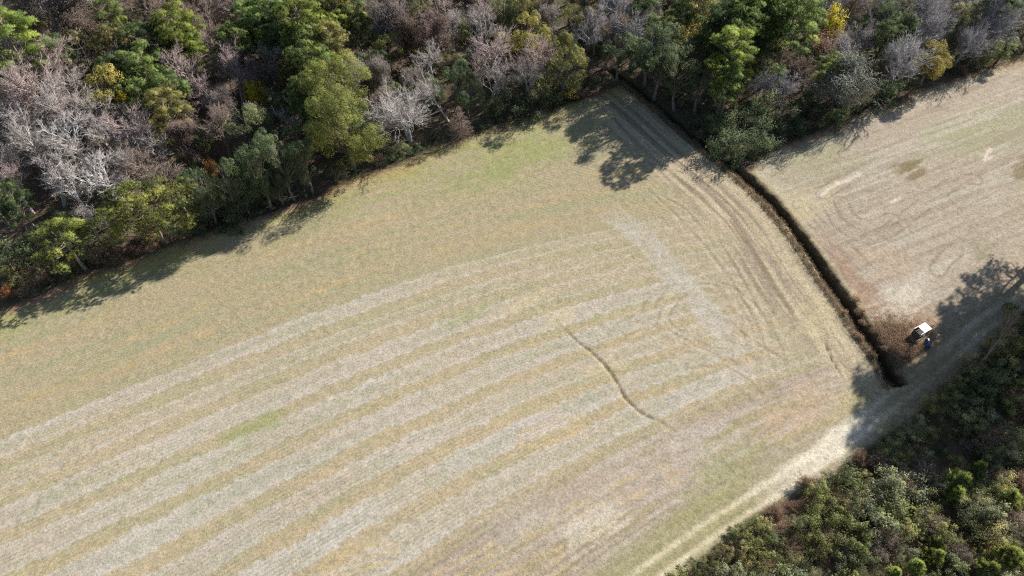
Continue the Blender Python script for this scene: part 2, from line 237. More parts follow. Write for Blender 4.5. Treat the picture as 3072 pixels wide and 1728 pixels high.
 ('shrub', 39.7, 99.08, 4.6, 3.06, 'dark_green', 'fourth dark green shrub from the left a little inside the ditch wood'),
 ('shrub', 46.18, 96.9, 4.61, 3.08, 'dark_green', 'second dark green shrub from the left along the right wood edge'),
 ('shrub', 34.67, 89.75, 5.0, 3.7, 'dark_green', 'second dark green shrub from the left along the ditch wood edge'),
 ('shrub', 54.37, 98.37, 2.25, 2.69, 'soft_green', 'first soft green shrub from the left along the right wood edge'),
 ('shrub', 40.28, 92.11, 5.0, 3.38, 'dark_green', 'fifth dark green shrub from the left along the ditch wood edge'),
 ('shrub', 64.89, 104.47, 5.0, 3.38, 'dark_green', 'sixth dark green shrub from the left along the right wood edge'),
 ('shrub', 36.76, 94.88, 5.0, 3.4, 'dark_green', 'third dark green shrub from the left a little inside the ditch wood'),
 ('shrub', 85.95, 115.15, 4.88, 3.25, 'soft_green', 'fourth soft green shrub from the left along the right wood edge'),
 ('shrub', 50.89, 100.91, 4.64, 3.09, 'dark_green', 'dark green shrub a little inside the right wood'),
 ('pine', -51.78, 71.5, 10.5, 6.55, 'pine_edge', 'large two-lobed yellow-green pine with pale trunk standing on the field edge'),
 ('pine', -61.42, 66.31, 9.0, 4.9, 'pine_edge', 'smaller open-crowned pine with long bare trunk at the left field edge'),
 ('shrub', -57.76, 71.88, 2.86, 1.91, 'soft_green', 'soft green shrub a little inside the left wood'),
 ('shrub', -61.31, 68.25, 2.97, 1.98, 'soft_green', 'first soft green shrub from the left along the left wood edge'),
 ('shrub', -71.47, 67.8, 5.0, 3.33, 'dark_green', 'first dark green shrub from the left a little inside the left wood'),
 ('shrub', -63.04, 65.61, 2.6, 1.73, 'olive', 'olive shrub along the left wood edge'),
 ('shrub', -68.82, 70.57, 3.73, 2.49, 'dark_green', 'second dark green shrub from the left a little inside the left wood'),
 ('shrub', -67.72, 63.22, 3.35, 2.23, 'olive_grey', 'grey-olive shrub along the left wood edge'),
 ('shrub', -70.76, 63.9, 2.67, 1.78, 'olive', 'olive shrub a little inside the left wood'),
 ('shrub', -45.06, 77.58, 4.72, 3.15, 'dark_green', 'fourth dark green shrub from the left a little inside the left wood'),
 ('shrub', -42.02, 75.82, 4.87, 3.25, 'dark_green', 'fourth dark green shrub from the left along the left wood edge'),
 ('shrub', -39.7, 80.79, 4.73, 3.16, 'dark_green', 'sixth dark green shrub from the left a little inside the left wood'),
 ('shrub', -48.51, 80.36, 4.11, 2.74, 'dark_green', 'third dark green shrub from the left a little inside the left wood'),
 ('shrub', -51.52, 84.91, 4.26, 2.84, 'dark_green', 'dark green shrub midway back in the left wood'),
 ('shrub', -42.61, 85.88, 4.92, 3.28, 'dark_green', 'fifth dark green shrub from the left a little inside the left wood'),
 ('twiggy', -59.94, 67.81, 2.49, 1.66, 'brown_shrub', 'third brown twiggy shrub from the left along the left wood edge'),
 ('twiggy', -65.46, 66.56, 2.88, 1.92, 'brown_shrub', 'second brown twiggy shrub from the left a little inside the left wood'),
 ('twiggy', -56.98, 67.82, 2.47, 1.79, 'brown_shrub', 'fifth brown twiggy shrub from the left along the left wood edge'),
 ('twiggy', -53.52, 69.6, 1.9, 1.63, 'brown_shrub', 'seventh brown twiggy shrub from the left along the left wood edge'),
 ('twiggy', -66.57, 64.06, 2.29, 1.52, 'brown_shrub', 'first brown twiggy shrub from the left along the left wood edge'),
 ('twiggy', -69.95, 65.53, 2.81, 1.87, 'brown_shrub', 'first brown twiggy shrub from the left a little inside the left wood'),
 ('twiggy', -70.39, 61.78, 1.84, 1.23, 'rust_shrub', 'small rusty-orange bush at the far lower left of the wood edge'),
 ('young', 50.02, 33.06, 3.6, 1.89, 'lime', 'third lime-green young pine from the left midway into the roadside thicket'),
 ('young', 49.73, 31.56, 3.06, 1.61, 'lime', 'fifth lime-green young pine from the left deep in the roadside thicket'),
 ('young', 55.59, 30.84, 3.68, 1.94, 'lime', 'ninth lime-green young pine from the left deep in the roadside thicket'),
 ('young', 54.28, 35.03, 2.37, 1.25, 'lime', 'sixth lime-green young pine from the left deep in the roadside thicket'),
 ('young', 52.41, 25.03, 3.81, 2.01, 'lime', 'eighth lime-green young pine from the left deep in the roadside thicket'),
 ('young', 53.52, 24.46, 3.31, 1.74, 'lime', 'tenth lime-green young pine from the left deep in the roadside thicket'),
 ('young', 49.8, 23.61, 2.99, 1.57, 'lime', 'seventh lime-green young pine from the left deep in the roadside thicket'),
 ('young', 45.14, 25.01, 2.44, 1.28, 'lime', 'third lime-green young pine from the left deep in the roadside thicket'),
 ('young', 42.7, 23.53, 2.64, 1.39, 'lime', 'second lime-green young pine from the left deep in the roadside thicket'),
 ('young', 39.97, 23.36, 2.13, 1.12, 'lime', 'first lime-green young pine from the left deep in the roadside thicket'),
 ('young', 37.8, 25.66, 1.76, 0.93, 'lime', 'first lime-green young pine from the left midway into the roadside thicket'),
 ('young', 46.04, 26.43, 1.96, 1.03, 'lime', 'fourth lime-green young pine from the left deep in the roadside thicket'),
 ('young', 44.17, 29.77, 1.97, 1.03, 'lime', 'second lime-green young pine from the left midway into the roadside thicket'),
 ('shrub', 38.68, 33.69, 3.14, 2.09, 'thk_dark', 'fifth blackish-green shrub from the left in the thicket beside the track'),
 ('shrub', 32.95, 26.01, 2.28, 1.52, 'thk_green', 'fourth leafy green shrub from the left midway into the roadside thicket'),
 ('shrub', 36.22, 27.72, 3.4, 2.27, 'thk_green', 'sixth leafy green shrub from the left midway into the roadside thicket'),
 ('shrub', 32.44, 27.99, 2.64, 1.76, 'thk_green', 'third leafy green shrub from the left midway into the roadside thicket'),
 ('shrub', 37.56, 24.98, 2.85, 1.9, 'thk_dark', 'third blackish-green shrub from the left midway into the roadside thicket'),
 ('shrub', 26.65, 25.29, 2.56, 1.71, 'thk_green', 'first leafy green shrub from the left midway into the roadside thicket'),
 ('shrub', 29.44, 23.66, 2.92, 1.94, 'thk_dark', 'second blackish-green shrub from the left midway into the roadside thicket'),
 ('shrub', 24.54, 27.77, 1.54, 1.02, 'thk_dark', 'second blackish-green shrub from the left in the thicket beside the track'),
 ('shrub', 34.69, 32.32, 2.53, 1.68, 'thk_green', 'sixth leafy green shrub from the left in the thicket beside the track'),
 ('shrub', 53.68, 32.59, 3.37, 2.25, 'thk_dark', 'fourth blackish-green shrub from the left deep in the roadside thicket'),
 ('shrub', 56.24, 36.06, 2.84, 1.89, 'thk_dark', 'fifth blackish-green shrub from the left deep in the roadside thicket'),
 ('shrub', 52.67, 28.74, 3.9, 2.6, 'grey_green', 'third grey-green shrub from the left deep in the roadside thicket'),
 ('shrub', 43.15, 33.03, 3.39, 2.26, 'grey_green', 'tenth grey-green shrub from the left midway into the roadside thicket'),
 ('shrub', 38.44, 30.67, 2.73, 1.82, 'grey_green', 'seventh grey-green shrub from the left midway into the roadside thicket'),
 ('shrub', 50.91, 30.25, 3.39, 2.26, 'grey_green', 'second grey-green shrub from the left deep in the roadside thicket'),
 ('shrub', 34.85, 30.03, 3.05, 2.03, 'thk_green', 'seventh leafy green shrub from the left in the thicket beside the track'),
 ('shrub', 31.2, 28.34, 2.28, 1.52, 'grey_green', 'first grey-green shrub from the left in the thicket beside the track'),
 ('shrub', 45.24, 29.12, 2.62, 1.75, 'thk_olive', 'first yellowish-olive shrub from the left deep in the roadside thicket'),
 ('shrub', 23.18, 25.7, 1.69, 1.12, 'thk_olive', 'first yellowish-olive shrub from the left in the thicket beside the track'),
 ('shrub', 42.57, 27.62, 2.39, 1.59, 'thk_olive', 'fourth yellowish-olive shrub from the left midway into the roadside thicket'),
 ('shrub', 56.29, 32.71, 2.81, 1.87, 'thk_olive', 'third yellowish-olive shrub from the left deep in the roadside thicket'),
 ('shrub', 47.29, 27.27, 2.82, 1.88, 'thk_green', 'fifth leafy green shrub from the left deep in the roadside thicket'),
 ('twiggy', 48.01, 34.57, 2.6, 1.73, 'pink_shrub', 'seventh pinkish-grey twiggy bush from the left midway into the roadside thicket'),
 ('twiggy', 46.79, 28.5, 2.17, 1.45, 'pink_shrub', 'first pinkish-grey twiggy bush from the left deep in the roadside thicket'),
 ('twiggy', 40.77, 27.09, 2.27, 1.51, 'pink_shrub', 'fourth pinkish-grey twiggy bush from the left midway into the roadside thicket'),
 ('twiggy', 55.52, 29.01, 2.46, 1.64, 'pink_shrub', 'fourth pinkish-grey twiggy bush from the left deep in the roadside thicket'),
 ('twiggy', 40.53, 30.53, 1.94, 1.29, 'pink_shrub', 'second pinkish-grey twiggy bush from the left midway into the roadside thicket'),
 ('twiggy', 48.13, 25.59, 2.35, 1.56, 'pink_shrub', 'second pinkish-grey twiggy bush from the left deep in the roadside thicket'),
 ('twiggy', 34.43, 27.5, 1.53, 1.02, 'pink_shrub', 'first pinkish-grey twiggy bush from the left midway into the roadside thicket'),
 ('twiggy', 41.1, 36.61, 1.81, 1.21, 'brown_shrub', 'fifth brown twiggy shrub from the left in the thicket beside the track'),
 ('twiggy', 33.8, 33.5, 1.91, 1.27, 'brown_shrub', 'third brown twiggy shrub from the left in the thicket beside the track'),
 ('twiggy', 29.86, 30.36, 1.35, 0.9, 'brown_shrub', 'first brown twiggy shrub from the left in the thicket beside the track'),
 ('shrub', -73.38, 59.97, 1.26, 0.9, 'dark_green', 'first dark green shrub from the left along the left wood edge'),
 ('twiggy', -62.6, 67.33, 1.99, 1.26, 'brown_shrub', 'second brown twiggy shrub from the left along the left wood edge'),
 ('twiggy', -58.34, 69.17, 1.61, 1.0, 'brown_shrub', 'fourth brown twiggy shrub from the left along the left wood edge'),
 ('twiggy', -55.6, 69.25, 1.86, 1.25, 'brown_shrub', 'sixth brown twiggy shrub from the left along the left wood edge'),
 ('twiggy', -53.71, 72.1, 3.06, 1.79, 'brown_shrub', 'eighth brown twiggy shrub from the left along the left wood edge'),
 ('shrub', -51.1, 73.11, 2.24, 1.26, 'dark_green', 'second dark green shrub from the left along the left wood edge'),
 ('shrub', -49.7, 72.14, 3.0, 1.7, 'soft_green', 'second soft green shrub from the left along the left wood edge'),
 ('shrub', -47.21, 73.78, 2.92, 2.19, 'dark_green', 'third dark green shrub from the left along the left wood edge'),
 ('twiggy', -42.99, 76.97, 1.91, 1.33, 'brown_shrub', 'ninth brown twiggy shrub from the left along the left wood edge'),
 ('shrub', -38.33, 79.57, 3.07, 1.78, 'thk_dark', 'first blackish-green shrub from the left along the left wood edge'),
 ('shrub', -32.62, 81.1, 2.05, 1.46, 'dark_green', 'fifth dark green shrub from the left along the left wood edge'),
 ('shrub', -28.34, 85.15, 3.43, 2.33, 'thk_dark', 'second blackish-green shrub from the left along the left wood edge'),
 ('twiggy', -21.99, 88.71, 1.74, 1.33, 'brown_shrub', 'first brown twiggy shrub from the left along the middle wood edge'),
 ('shrub', -19.9, 89.78, 2.41, 1.56, 'dark_green', 'first dark green shrub from the left along the middle wood edge'),
 ('shrub', -17.88, 90.89, 2.52, 1.51, 'soft_green', 'first soft green shrub from the left along the middle wood edge'),
 ('shrub', -15.56, 92.0, 1.62, 1.14, 'dark_green', 'second dark green shrub from the left along the middle wood edge'),
 ('shrub', -13.16, 94.45, 1.84, 1.12, 'dark_green', 'third dark green shrub from the left along the middle wood edge'),
 ('shrub', -10.24, 95.49, 1.61, 1.15, 'soft_green', 'second soft green shrub from the left along the middle wood edge'),
 ('shrub', -8.34, 96.07, 1.77, 1.19, 'soft_green', 'third soft green shrub from the left along the middle wood edge'),
 ('shrub', -3.69, 100.25, 3.0, 1.7, 'thk_dark', 'blackish-green shrub along the middle wood edge'),
 ('twiggy', 0.19, 101.08, 1.7, 0.99, 'brown_shrub', 'second brown twiggy shrub from the left along the middle wood edge'),
 ('twiggy', 1.96, 103.15, 1.87, 1.24, 'brown_shrub', 'third brown twiggy shrub from the left along the middle wood edge'),
 ('twiggy', 11.51, 105.96, 2.48, 1.74, 'brown_shrub', 'fourth brown twiggy shrub from the left along the middle wood edge'),
 ('shrub', 14.37, 109.22, 2.44, 1.75, 'dark_green', 'eighth dark green shrub from the left along the middle wood edge'),
 ('shrub', 16.94, 110.13, 1.6, 1.07, 'dark_green', 'ninth dark green shrub from the left along the middle wood edge'),
 ('shrub', 24.07, 111.34, 2.14, 1.35, 'thk_dark', 'first blackish-green shrub from the left a little inside the ditch wood'),
 ('shrub', 28.26, 105.43, 1.5, 1.02, 'dark_green', 'first dark green shrub from the left a little inside the ditch wood'),
 ('twiggy', 29.32, 103.21, 1.62, 0.91, 'brown_shrub', 'first brown twiggy shrub from the left a little inside the ditch wood'),
 ('shrub', 30.68, 97.45, 1.48, 1.04, 'thk_dark', 'blackish-green shrub along the ditch wood edge'),
 ('twiggy', 31.83, 95.43, 1.63, 0.95, 'brown_shrub', 'brown twiggy shrub along the ditch wood edge'),
 ('shrub', 33.81, 93.16, 2.03, 1.14, 'dark_green', 'first dark green shrub from the left along the ditch wood edge'),
 ('twiggy', 35.56, 92.05, 2.07, 1.15, 'brown_shrub', 'second brown twiggy shrub from the left a little inside the ditch wood'),
 ('shrub', 37.34, 90.4, 2.15, 1.5, 'thk_dark', 'second blackish-green shrub from the left a little inside the ditch wood'),
 ('shrub', 35.98, 88.0, 2.5, 1.43, 'dark_green', 'third dark green shrub from the left along the ditch wood edge'),
 ('shrub', 39.6, 89.74, 2.35, 1.42, 'dark_green', 'fourth dark green shrub from the left along the ditch wood edge'),
 ('shrub', 44.1, 93.19, 1.79, 1.13, 'dark_green', 'first dark green shrub from the left along the right wood edge'),
 ('twiggy', 45.11, 94.31, 1.85, 1.04, 'brown_shrub', 'first brown twiggy shrub from the left along the right wood edge'),
 ('shrub', 46.77, 94.93, 2.02, 1.21, 'dark_green', 'third dark green shrub from the left along the right wood edge'),
 ('twiggy', 49.94, 97.35, 1.94, 1.11, 'brown_shrub', 'second brown twiggy shrub from the left along the right wood edge'),
 ('twiggy', 51.8, 99.07, 2.15, 1.64, 'brown_shrub', 'third brown twiggy shrub from the left along the right wood edge'),
 ('shrub', 55.64, 100.02, 2.07, 1.49, 'soft_green', 'second soft green shrub from the left along the right wood edge'),
 ('shrub', 57.69, 101.54, 2.24, 1.31, 'thk_dark', 'first blackish-green shrub from the left along the right wood edge'),
 ('shrub', 59.97, 101.94, 1.65, 1.18, 'dark_green', 'fourth dark green shrub from the left along the right wood edge'),
 ('shrub', 61.53, 103.04, 1.86, 1.05, 'dark_green', 'fifth dark green shrub from the left along the right wood edge'),
 ('shrub', 66.38, 105.29, 1.66, 0.93, 'dark_green', 'seventh dark green shrub from the left along the right wood edge'),
 ('shrub', 68.55, 108.32, 1.79, 1.17, 'dark_green', 'eighth dark green shrub from the left along the right wood edge'),
 ('shrub', 70.52, 109.21, 1.94, 1.24, 'dark_green', 'ninth dark green shrub from the left along the right wood edge'),
 ('shrub', 72.2, 110.37, 2.49, 1.6, 'dark_green', 'tenth dark green shrub from the left along the right wood edge'),
 ('shrub', 75.5, 112.05, 2.7, 1.56, 'dark_green', 'eleventh dark green shrub from the left along the right wood edge'),
 ('twiggy', 76.9, 112.78, 2.33, 1.49, 'brown_shrub', 'fourth brown twiggy shrub from the left along the right wood edge'),
 ('shrub', 78.88, 112.76, 1.3, 0.98, 'soft_green', 'third soft green shrub from the left along the right wood edge'),
 ('shrub', 80.12, 113.69, 2.4, 1.7, 'thk_dark', 'second blackish-green shrub from the left along the right wood edge'),
 ('twiggy', 82.46, 113.14, 1.96, 1.33, 'brown_shrub', 'fifth brown twiggy shrub from the left along the right wood edge'),
 ('twiggy', 84.45, 116.23, 1.69, 1.26, 'brown_shrub', 'sixth brown twiggy shrub from the left along the right wood edge'),
 ('shrub', 89.18, 117.66, 2.35, 1.42, 'thk_dark', 'third blackish-green shrub from the left along the right wood edge'),
 ('shrub', 93.21, 120.07, 1.83, 1.17, 'dark_green', 'twelfth dark green shrub from the left along the right wood edge'),
 ('twiggy', 95.42, 120.41, 1.41, 0.92, 'brown_shrub', 'seventh brown twiggy shrub from the left along the right wood edge'),
 ('shrub', 97.85, 120.61, 2.41, 1.63, 'dark_green', 'thirteenth dark green shrub from the left along the right wood edge'),
 ('shrub', 99.92, 121.29, 2.57, 1.7, 'thk_dark', 'fourth blackish-green shrub from the left along the right wood edge'),
 ('bare', 17.16, 114.23, 11.33, 3.4, 'brown', 'fifth brown bare tree from the left a little inside the middle wood'),
 ('oak', 11.28, 128.42, 10.25, 3.89, 'dark_green', 'fourth dark green broadleaf tree from the left midway back in the middle wood'),
 ('pine', 59.73, 138.94, 10.2, 3.26, 'pine_dark', 'dark green pine at the far back of the right wood'),
 ('shrub', -22.83, 126.99, 3.86, 2.32, 'thk_dark', 'first blackish-green shrub from the left at the far back of the middle wood'),
 ('oak', 20.33, 128.15, 7.17, 2.72, 'dark_green', 'first dark green broadleaf tree from the left midway back in the ditch wood'),
 ('oak', 71.72, 123.12, 10.19, 3.87, 'olive_grey', 'first grey-olive broadleaf tree from the left midway back in the right wood'),
 ('oak', -3.0, 138.8, 6.13, 2.33, 'olive_grey', 'fifth grey-olive broadleaf tree from the left at the far back of the middle wood'),
 ('bare', 59.55, 134.51, 9.54, 2.86, 'brown', 'second brown bare tree from the left at the far back of the right wood'),
 ('bare', 46.65, 128.87, 9.4, 2.82, 'grey', 'second slate-grey bare tree from the left at the far back of the right wood'),
 ('oak', 1.93, 135.49, 9.04, 3.44, 'dark_green', 'third dark green broadleaf tree from the left at the far back of the middle wood'),
 ('oak', -85.55, 99.66, 7.1, 2.7, 'dark_green', 'second dark green broadleaf tree from the left at the far back of the left wood'),
 ('bare', -96.28, 113.55, 8.21, 2.46, 'brown', 'second brown bare tree from the left at the far back of the left wood'),
 ('bare', 74.06, 134.61, 8.44, 2.53, 'brown', 'fourth brown bare tree from the left midway back in the right wood'),
 ('shrub', -89.12, 113.7, 4.17, 2.5, 'dark_green', 'third dark green shrub from the left at the far back of the left wood'),
 ('oak', -10.54, 131.48, 9.29, 3.53, 'dark_green', 'second dark green broadleaf tree from the left at the far back of the middle wood'),
 ('oak', -65.01, 71.79, 6.94, 2.64, 'dark_green', 'first dark green broadleaf tree from the left a little inside the left wood'),
 ('oak', 43.54, 121.61, 8.6, 3.27, 'soft_green', 'first soft green broadleaf tree from the left at the far back of the right wood'),
 ('wide', 104.56, 132.99, 8.68, 3.64, 'grey', 'thirteenth round bluish-grey bare tree from the left a little inside the right wood'),
 ('bare', -75.31, 131.54, 8.95, 2.68, 'brown', 'sixteenth brown bare tree from the left at the far back of the left wood'),
 ('shrub', 48.47, 120.44, 4.71, 2.82, 'olive_grey', 'grey-olive shrub midway back in the right wood'),
 ('oak', -96.07, 117.98, 7.27, 2.76, 'olive_grey', 'first grey-olive broadleaf tree from the left at the far back of the left wood'),
 ('oak', 55.75, 123.13, 6.95, 2.64, 'dark_green', 'second dark green broadleaf tree from the left midway back in the right wood'),
 ('wide', 85.33, 132.65, 8.97, 3.77, 'grey', 'eighth round bluish-grey bare tree from the left midway back in the right wood'),
 ('bare', -91.61, 137.26, 8.1, 2.43, 'pink', 'eighth pinkish bare tree from the left at the far back of the left wood'),
 ('snag', -18.53, 135.13, 7.2, 1.87, 'vine_grey', 'first grey vine-draped snag from the left at the far back of the middle wood'),
 ('wide', 84.44, 139.56, 9.31, 3.91, 'grey', 'seventh round bluish-grey bare tree from the left midway back in the right wood'),
 ('oak', -14.17, 138.33, 10.33, 3.93, 'soft_green', 'second soft green broadleaf tree from the left at the far back of the middle wood'),
 ('pine', -93.36, 129.75, 9.44, 3.02, 'pine_dark', 'third dark green pine from the left at the far back of the left wood'),
 ('oak', -3.32, 111.58, 6.72, 2.55, 'soft_green', 'first soft green broadleaf tree from the left midway back in the middle wood'),
 ('bare', -68.25, 96.73, 8.58, 2.57, 'brown', 'twelfth brown bare tree from the left at the far back of the left wood'),
 ('oak', -22.4, 135.17, 6.94, 2.64, 'dark_green', 'first dark green broadleaf tree from the left at the far back of the middle wood'),
 ('oak', -10.14, 137.92, 7.84, 2.98, 'olive_grey', 'third grey-olive broadleaf tree from the left at the far back of the middle wood'),
 ('bare', -51.28, 123.23, 11.22, 3.37, 'pink', 'nineteenth pinkish bare tree from the left at the far back of the left wood'),
 ('oak', -30.94, 98.18, 7.4, 2.81, 'dark_green', 'second dark green broadleaf tree from the left midway back in the left wood'),
 ('oak', 29.51, 133.9, 10.14, 3.85, 'dark_green', 'first dark green broadleaf tree from the left at the far back of the ditch wood'),
 ('oak', 28.22, 110.36, 6.14, 2.33, 'soft_green', 'soft green broadleaf tree a little inside the ditch wood'),
 ('bare', -78.37, 129.37, 9.76, 2.93, 'brown', 'thirteenth brown bare tree from the left at the far back of the left wood'),
 ('bare', -29.04, 128.6, 9.27, 2.78, 'pale', 'nineteenth pale grey bare tree from the left at the far back of the left wood'),
 ('bare', -78.36, 84.29, 10.83, 3.25, 'pale', 'second pale grey bare tree from the left at the far back of the left wood'),
 ('bare', -91.28, 104.24, 8.63, 2.59, 'brown', 'third brown bare tree from the left at the far back of the left wood'),
 ('oak', -17.6, 106.06, 6.02, 2.29, 'olive_grey', 'first grey-olive broadleaf tree from the left midway back in the middle wood'),
 ('pine', -66.19, 128.41, 10.87, 3.48, 'pine_mid', 'seventh mid-green pine from the left at the far back of the left wood'),
 ('pine', 37.33, 129.22, 10.19, 3.26, 'pine_dark', 'second dark green pine from the left at the far back of the ditch wood'),
 ('oak', 54.16, 129.22, 7.77, 2.95, 'olive_grey', 'third grey-olive broadleaf tree from the left at the far back of the right wood'),
 ('shrub', 89.58, 133.1, 3.09, 1.85, 'dark_green', 'second dark green shrub from the left midway back in the right wood'),
 ('oak', -84.99, 128.73, 7.53, 2.86, 'olive_grey', 'third grey-olive broadleaf tree from the left at the far back of the left wood'),
 ('pine', -92.44, 110.29, 11.99, 3.84, 'pine_mid', 'second mid-green pine from the left at the far back of the left wood'),
 ('snag', -103.14, 131.76, 8.78, 2.28, 'vine_grey', 'first grey vine-draped snag from the left at the far back of the left wood'),
 ('shrub', -81.59, 120.01, 4.72, 2.83, 'thk_dark', 'fourth blackish-green shrub from the left at the far back of the left wood'),
 ('bare', 78.8, 136.92, 8.68, 2.6, 'grey', 'second slate-grey bare tree from the left midway back in the right wood'),
 ('shrub', 16.54, 136.54, 3.06, 1.83, 'thk_dark', 'third blackish-green shrub from the left at the far back of the middle wood'),
 ('snag', -8.21, 129.01, 8.9, 2.31, 'vine_grey', 'second grey vine-draped snag from the left at the far back of the middle wood'),
 ('bare', -48.1, 127.52, 9.63, 2.89, 'pink', 'twentieth pinkish bare tree from the left at the far back of the left wood'),
 ('oak', -51.64, 115.66, 7.43, 2.82, 'dark_green', 'fifth dark green broadleaf tree from the left at the far back of the left wood'),
 ('pine', -32.05, 94.93, 11.75, 3.76, 'pine_mid', 'third mid-green pine from the left midway back in the left wood'),
 ('oak', -17.33, 127.43, 8.8, 3.34, 'olive_grey', 'first grey-olive broadleaf tree from the left at the far back of the middle wood'),
 ('snag', -85.15, 95.42, 7.96, 2.07, 'vine_grey', 'second grey vine-draped snag from the left at the far back of the left wood'),
 ('bare', 21.88, 113.99, 11.66, 3.5, 'grey', 'slate-grey bare tree a little inside the ditch wood'),
 ('oak', 40.25, 134.51, 10.27, 3.9, 'soft_green', 'fourth soft green broadleaf tree from the left at the far back of the ditch wood'),
 ('oak', -39.73, 125.45, 6.2, 2.36, 'soft_green', 'fifth soft green broadleaf tree from the left at the far back of the left wood'),
 ('bare', -63.32, 79.48, 8.03, 2.41, 'brown', 'fourth brown bare tree from the left midway back in the left wood'),
 ('shrub', -83.67, 139.05, 4.95, 2.97, 'olive_grey', 'third grey-olive shrub from the left at the far back of the left wood'),
 ('shrub', 97.81, 127.39, 4.68, 2.81, 'olive_grey', 'grey-olive shrub a little inside the right wood'),
 ('oak', 52.79, 113.89, 6.91, 2.62, 'dark_green', 'first dark green broadleaf tree from the left midway back in the right wood'),
 ('shrub', -41.53, 136.67, 3.93, 2.36, 'olive_grey', 'seventh grey-olive shrub from the left at the far back of the left wood'),
 ('snag', -84.84, 124.28, 7.86, 2.04, 'vine_brown', 'first brown vine-draped snag from the left at the far back of the left wood'),
 ('pine', 26.38, 137.36, 11.2, 3.58, 'pine_dark', 'first dark green pine from the left at the far back of the ditch wood'),
 ('bare', 6.06, 110.23, 10.78, 3.23, 'brown', 'third brown bare tree from the left a little inside the middle wood'),
 ('oak', 49.38, 135.05, 9.76, 3.71, 'dark_green', 'second dark green broadleaf tree from the left at the far back of the right wood'),
 ('pine', -30.71, 91.8, 10.76, 3.44, 'pine_dark', 'first dark green pine from the left a little inside the left wood'),
 ('bare', -67.3, 101.37, 10.18, 3.05, 'pink', 'twelfth pinkish bare tree from the left at the far back of the left wood'),
 ('bare', 14.26, 129.9, 8.67, 2.6, 'pink', 'second pinkish bare tree from the left midway back in the middle wood'),
 ('bare', -45.18, 123.71, 9.66, 2.9, 'brown', 'twenty-eighth brown bare tree from the left at the far back of the left wood'),
 ('oak', -98.94, 133.52, 7.21, 2.74, 'dark_green', 'third dark green broadleaf tree from the left at the far back of the left wood'),
 ('snag', 6.64, 117.96, 8.33, 2.16, 'vine_grey', 'second grey vine-draped snag from the left midway back in the middle wood'),
 ('shrub', -46.28, 133.23, 3.23, 1.94, 'dark_green', 'fifth dark green shrub from the left at the far back of the left wood'),
 ('snag', -21.06, 102.7, 9.19, 2.39, 'vine_grey', 'first grey vine-draped snag from the left midway back in the middle wood'),
 ('oak', 73.02, 127.25, 8.51, 3.23, 'soft_green', 'first soft green broadleaf tree from the left midway back in the right wood'),
 ('snag', -40.55, 130.78, 9.46, 2.46, 'vine_grey', 'tenth grey vine-draped snag from the left at the far back of the left wood'),
 ('oak', 55.74, 139.73, 9.88, 3.75, 'olive_grey', 'second grey-olive broadleaf tree from the left at the far back of the right wood'),
 ('shrub', -74.51, 103.51, 4.78, 2.87, 'olive_grey', 'second grey-olive shrub from the left at the far back of the left wood'),
 ('bare', 22.55, 137.71, 9.28, 2.78, 'grey', 'slate-grey bare tree at the far back of the ditch wood'),
 ('bare', 80.98, 130.43, 9.19, 2.76, 'grey', 'third slate-grey bare tree from the left midway back in the right wood'),
 ('shrub', 76.63, 128.43, 4.33, 2.6, 'dark_green', 'first dark green shrub from the left midway back in the right wood'),
 ('oak', 96.16, 133.09, 10.16, 3.86, 'dark_green', 'fourth dark green broadleaf tree from the left midway back in the right wood'),
 ('shrub', -57.75, 131.31, 4.06, 2.43, 'olive_grey', 'fifth grey-olive shrub from the left at the far back of the left wood'),
 ('bare', -61.64, 85.48, 8.11, 2.43, 'brown', 'fifth brown bare tree from the left midway back in the left wood'),
 ('pine', -88.67, 95.55, 10.42, 3.33, 'pine_mid', 'first mid-green pine from the left at the far back of the left wood'),
 ('bare', -54.81, 80.0, 11.4, 3.42, 'brown', 'first brown bare tree from the left a little inside the left wood'),
 ('oak', 44.3, 125.99, 6.32, 2.4, 'dark_green', 'first dark green broadleaf tree from the left at the far back of the right wood'),
 ('bare', -63.65, 116.68, 10.17, 3.05, 'pink', 'fourteenth pinkish bare tree from the left at the far back of the left wood'),
 ('bare', -96.28, 125.19, 10.86, 3.26, 'pale', 'third pale grey bare tree from the left at the far back of the left wood'),
 ('oak', 98.62, 138.09, 6.17, 2.35, 'olive_grey', 'second grey-olive broadleaf tree from the left midway back in the right wood'),
 ('pine', -50.23, 130.16, 12.53, 4.01, 'pine_dark', 'seventh dark green pine from the left at the far back of the left wood'),
 ('oak', -42.65, 116.58, 7.25, 2.75, 'soft_green', 'second soft green broadleaf tree from the left at the far back of the left wood'),
 ('oak', -13.47, 102.25, 8.2, 3.11, 'soft_green', 'third soft green broadleaf tree from the left a little inside the middle wood'),
 ('bare', -83.01, 134.66, 9.56, 2.87, 'pale', 'tenth pale grey bare tree from the left at the far back of the left wood'),
 ('pine', 53.73, 104.49, 9.47, 3.03, 'pine_mid', 'mid-green pine a little inside the right wood'),
 ('oak', -33.05, 86.71, 10.49, 3.98, 'soft_green', 'soft green broadleaf tree a little inside the left wood'),
 ('bare', -73.27, 134.92, 10.76, 3.23, 'pale', 'fourteenth pale grey bare tree from the left at the far back of the left wood'),
 ('pine', -47.13, 108.82, 12.25, 3.92, 'pine_mid', 'ninth mid-green pine from the left at the far back of the left wood'),
 ('bare', -46.0, 89.94, 10.58, 3.17, 'brown', 'seventh brown bare tree from the left midway back in the left wood'),
 ('bare', 64.05, 135.18, 10.07, 3.02, 'grey', 'fourth slate-grey bare tree from the left at the far back of the right wood'),
 ('oak', 43.12, 137.24, 6.16, 2.34, 'olive_grey', 'first grey-olive broadleaf tree from the left at the far back of the right wood'),
 ('bare', -89.95, 131.47, 8.17, 2.45, 'pink', 'seventh pinkish bare tree from the left at the far back of the left wood'),
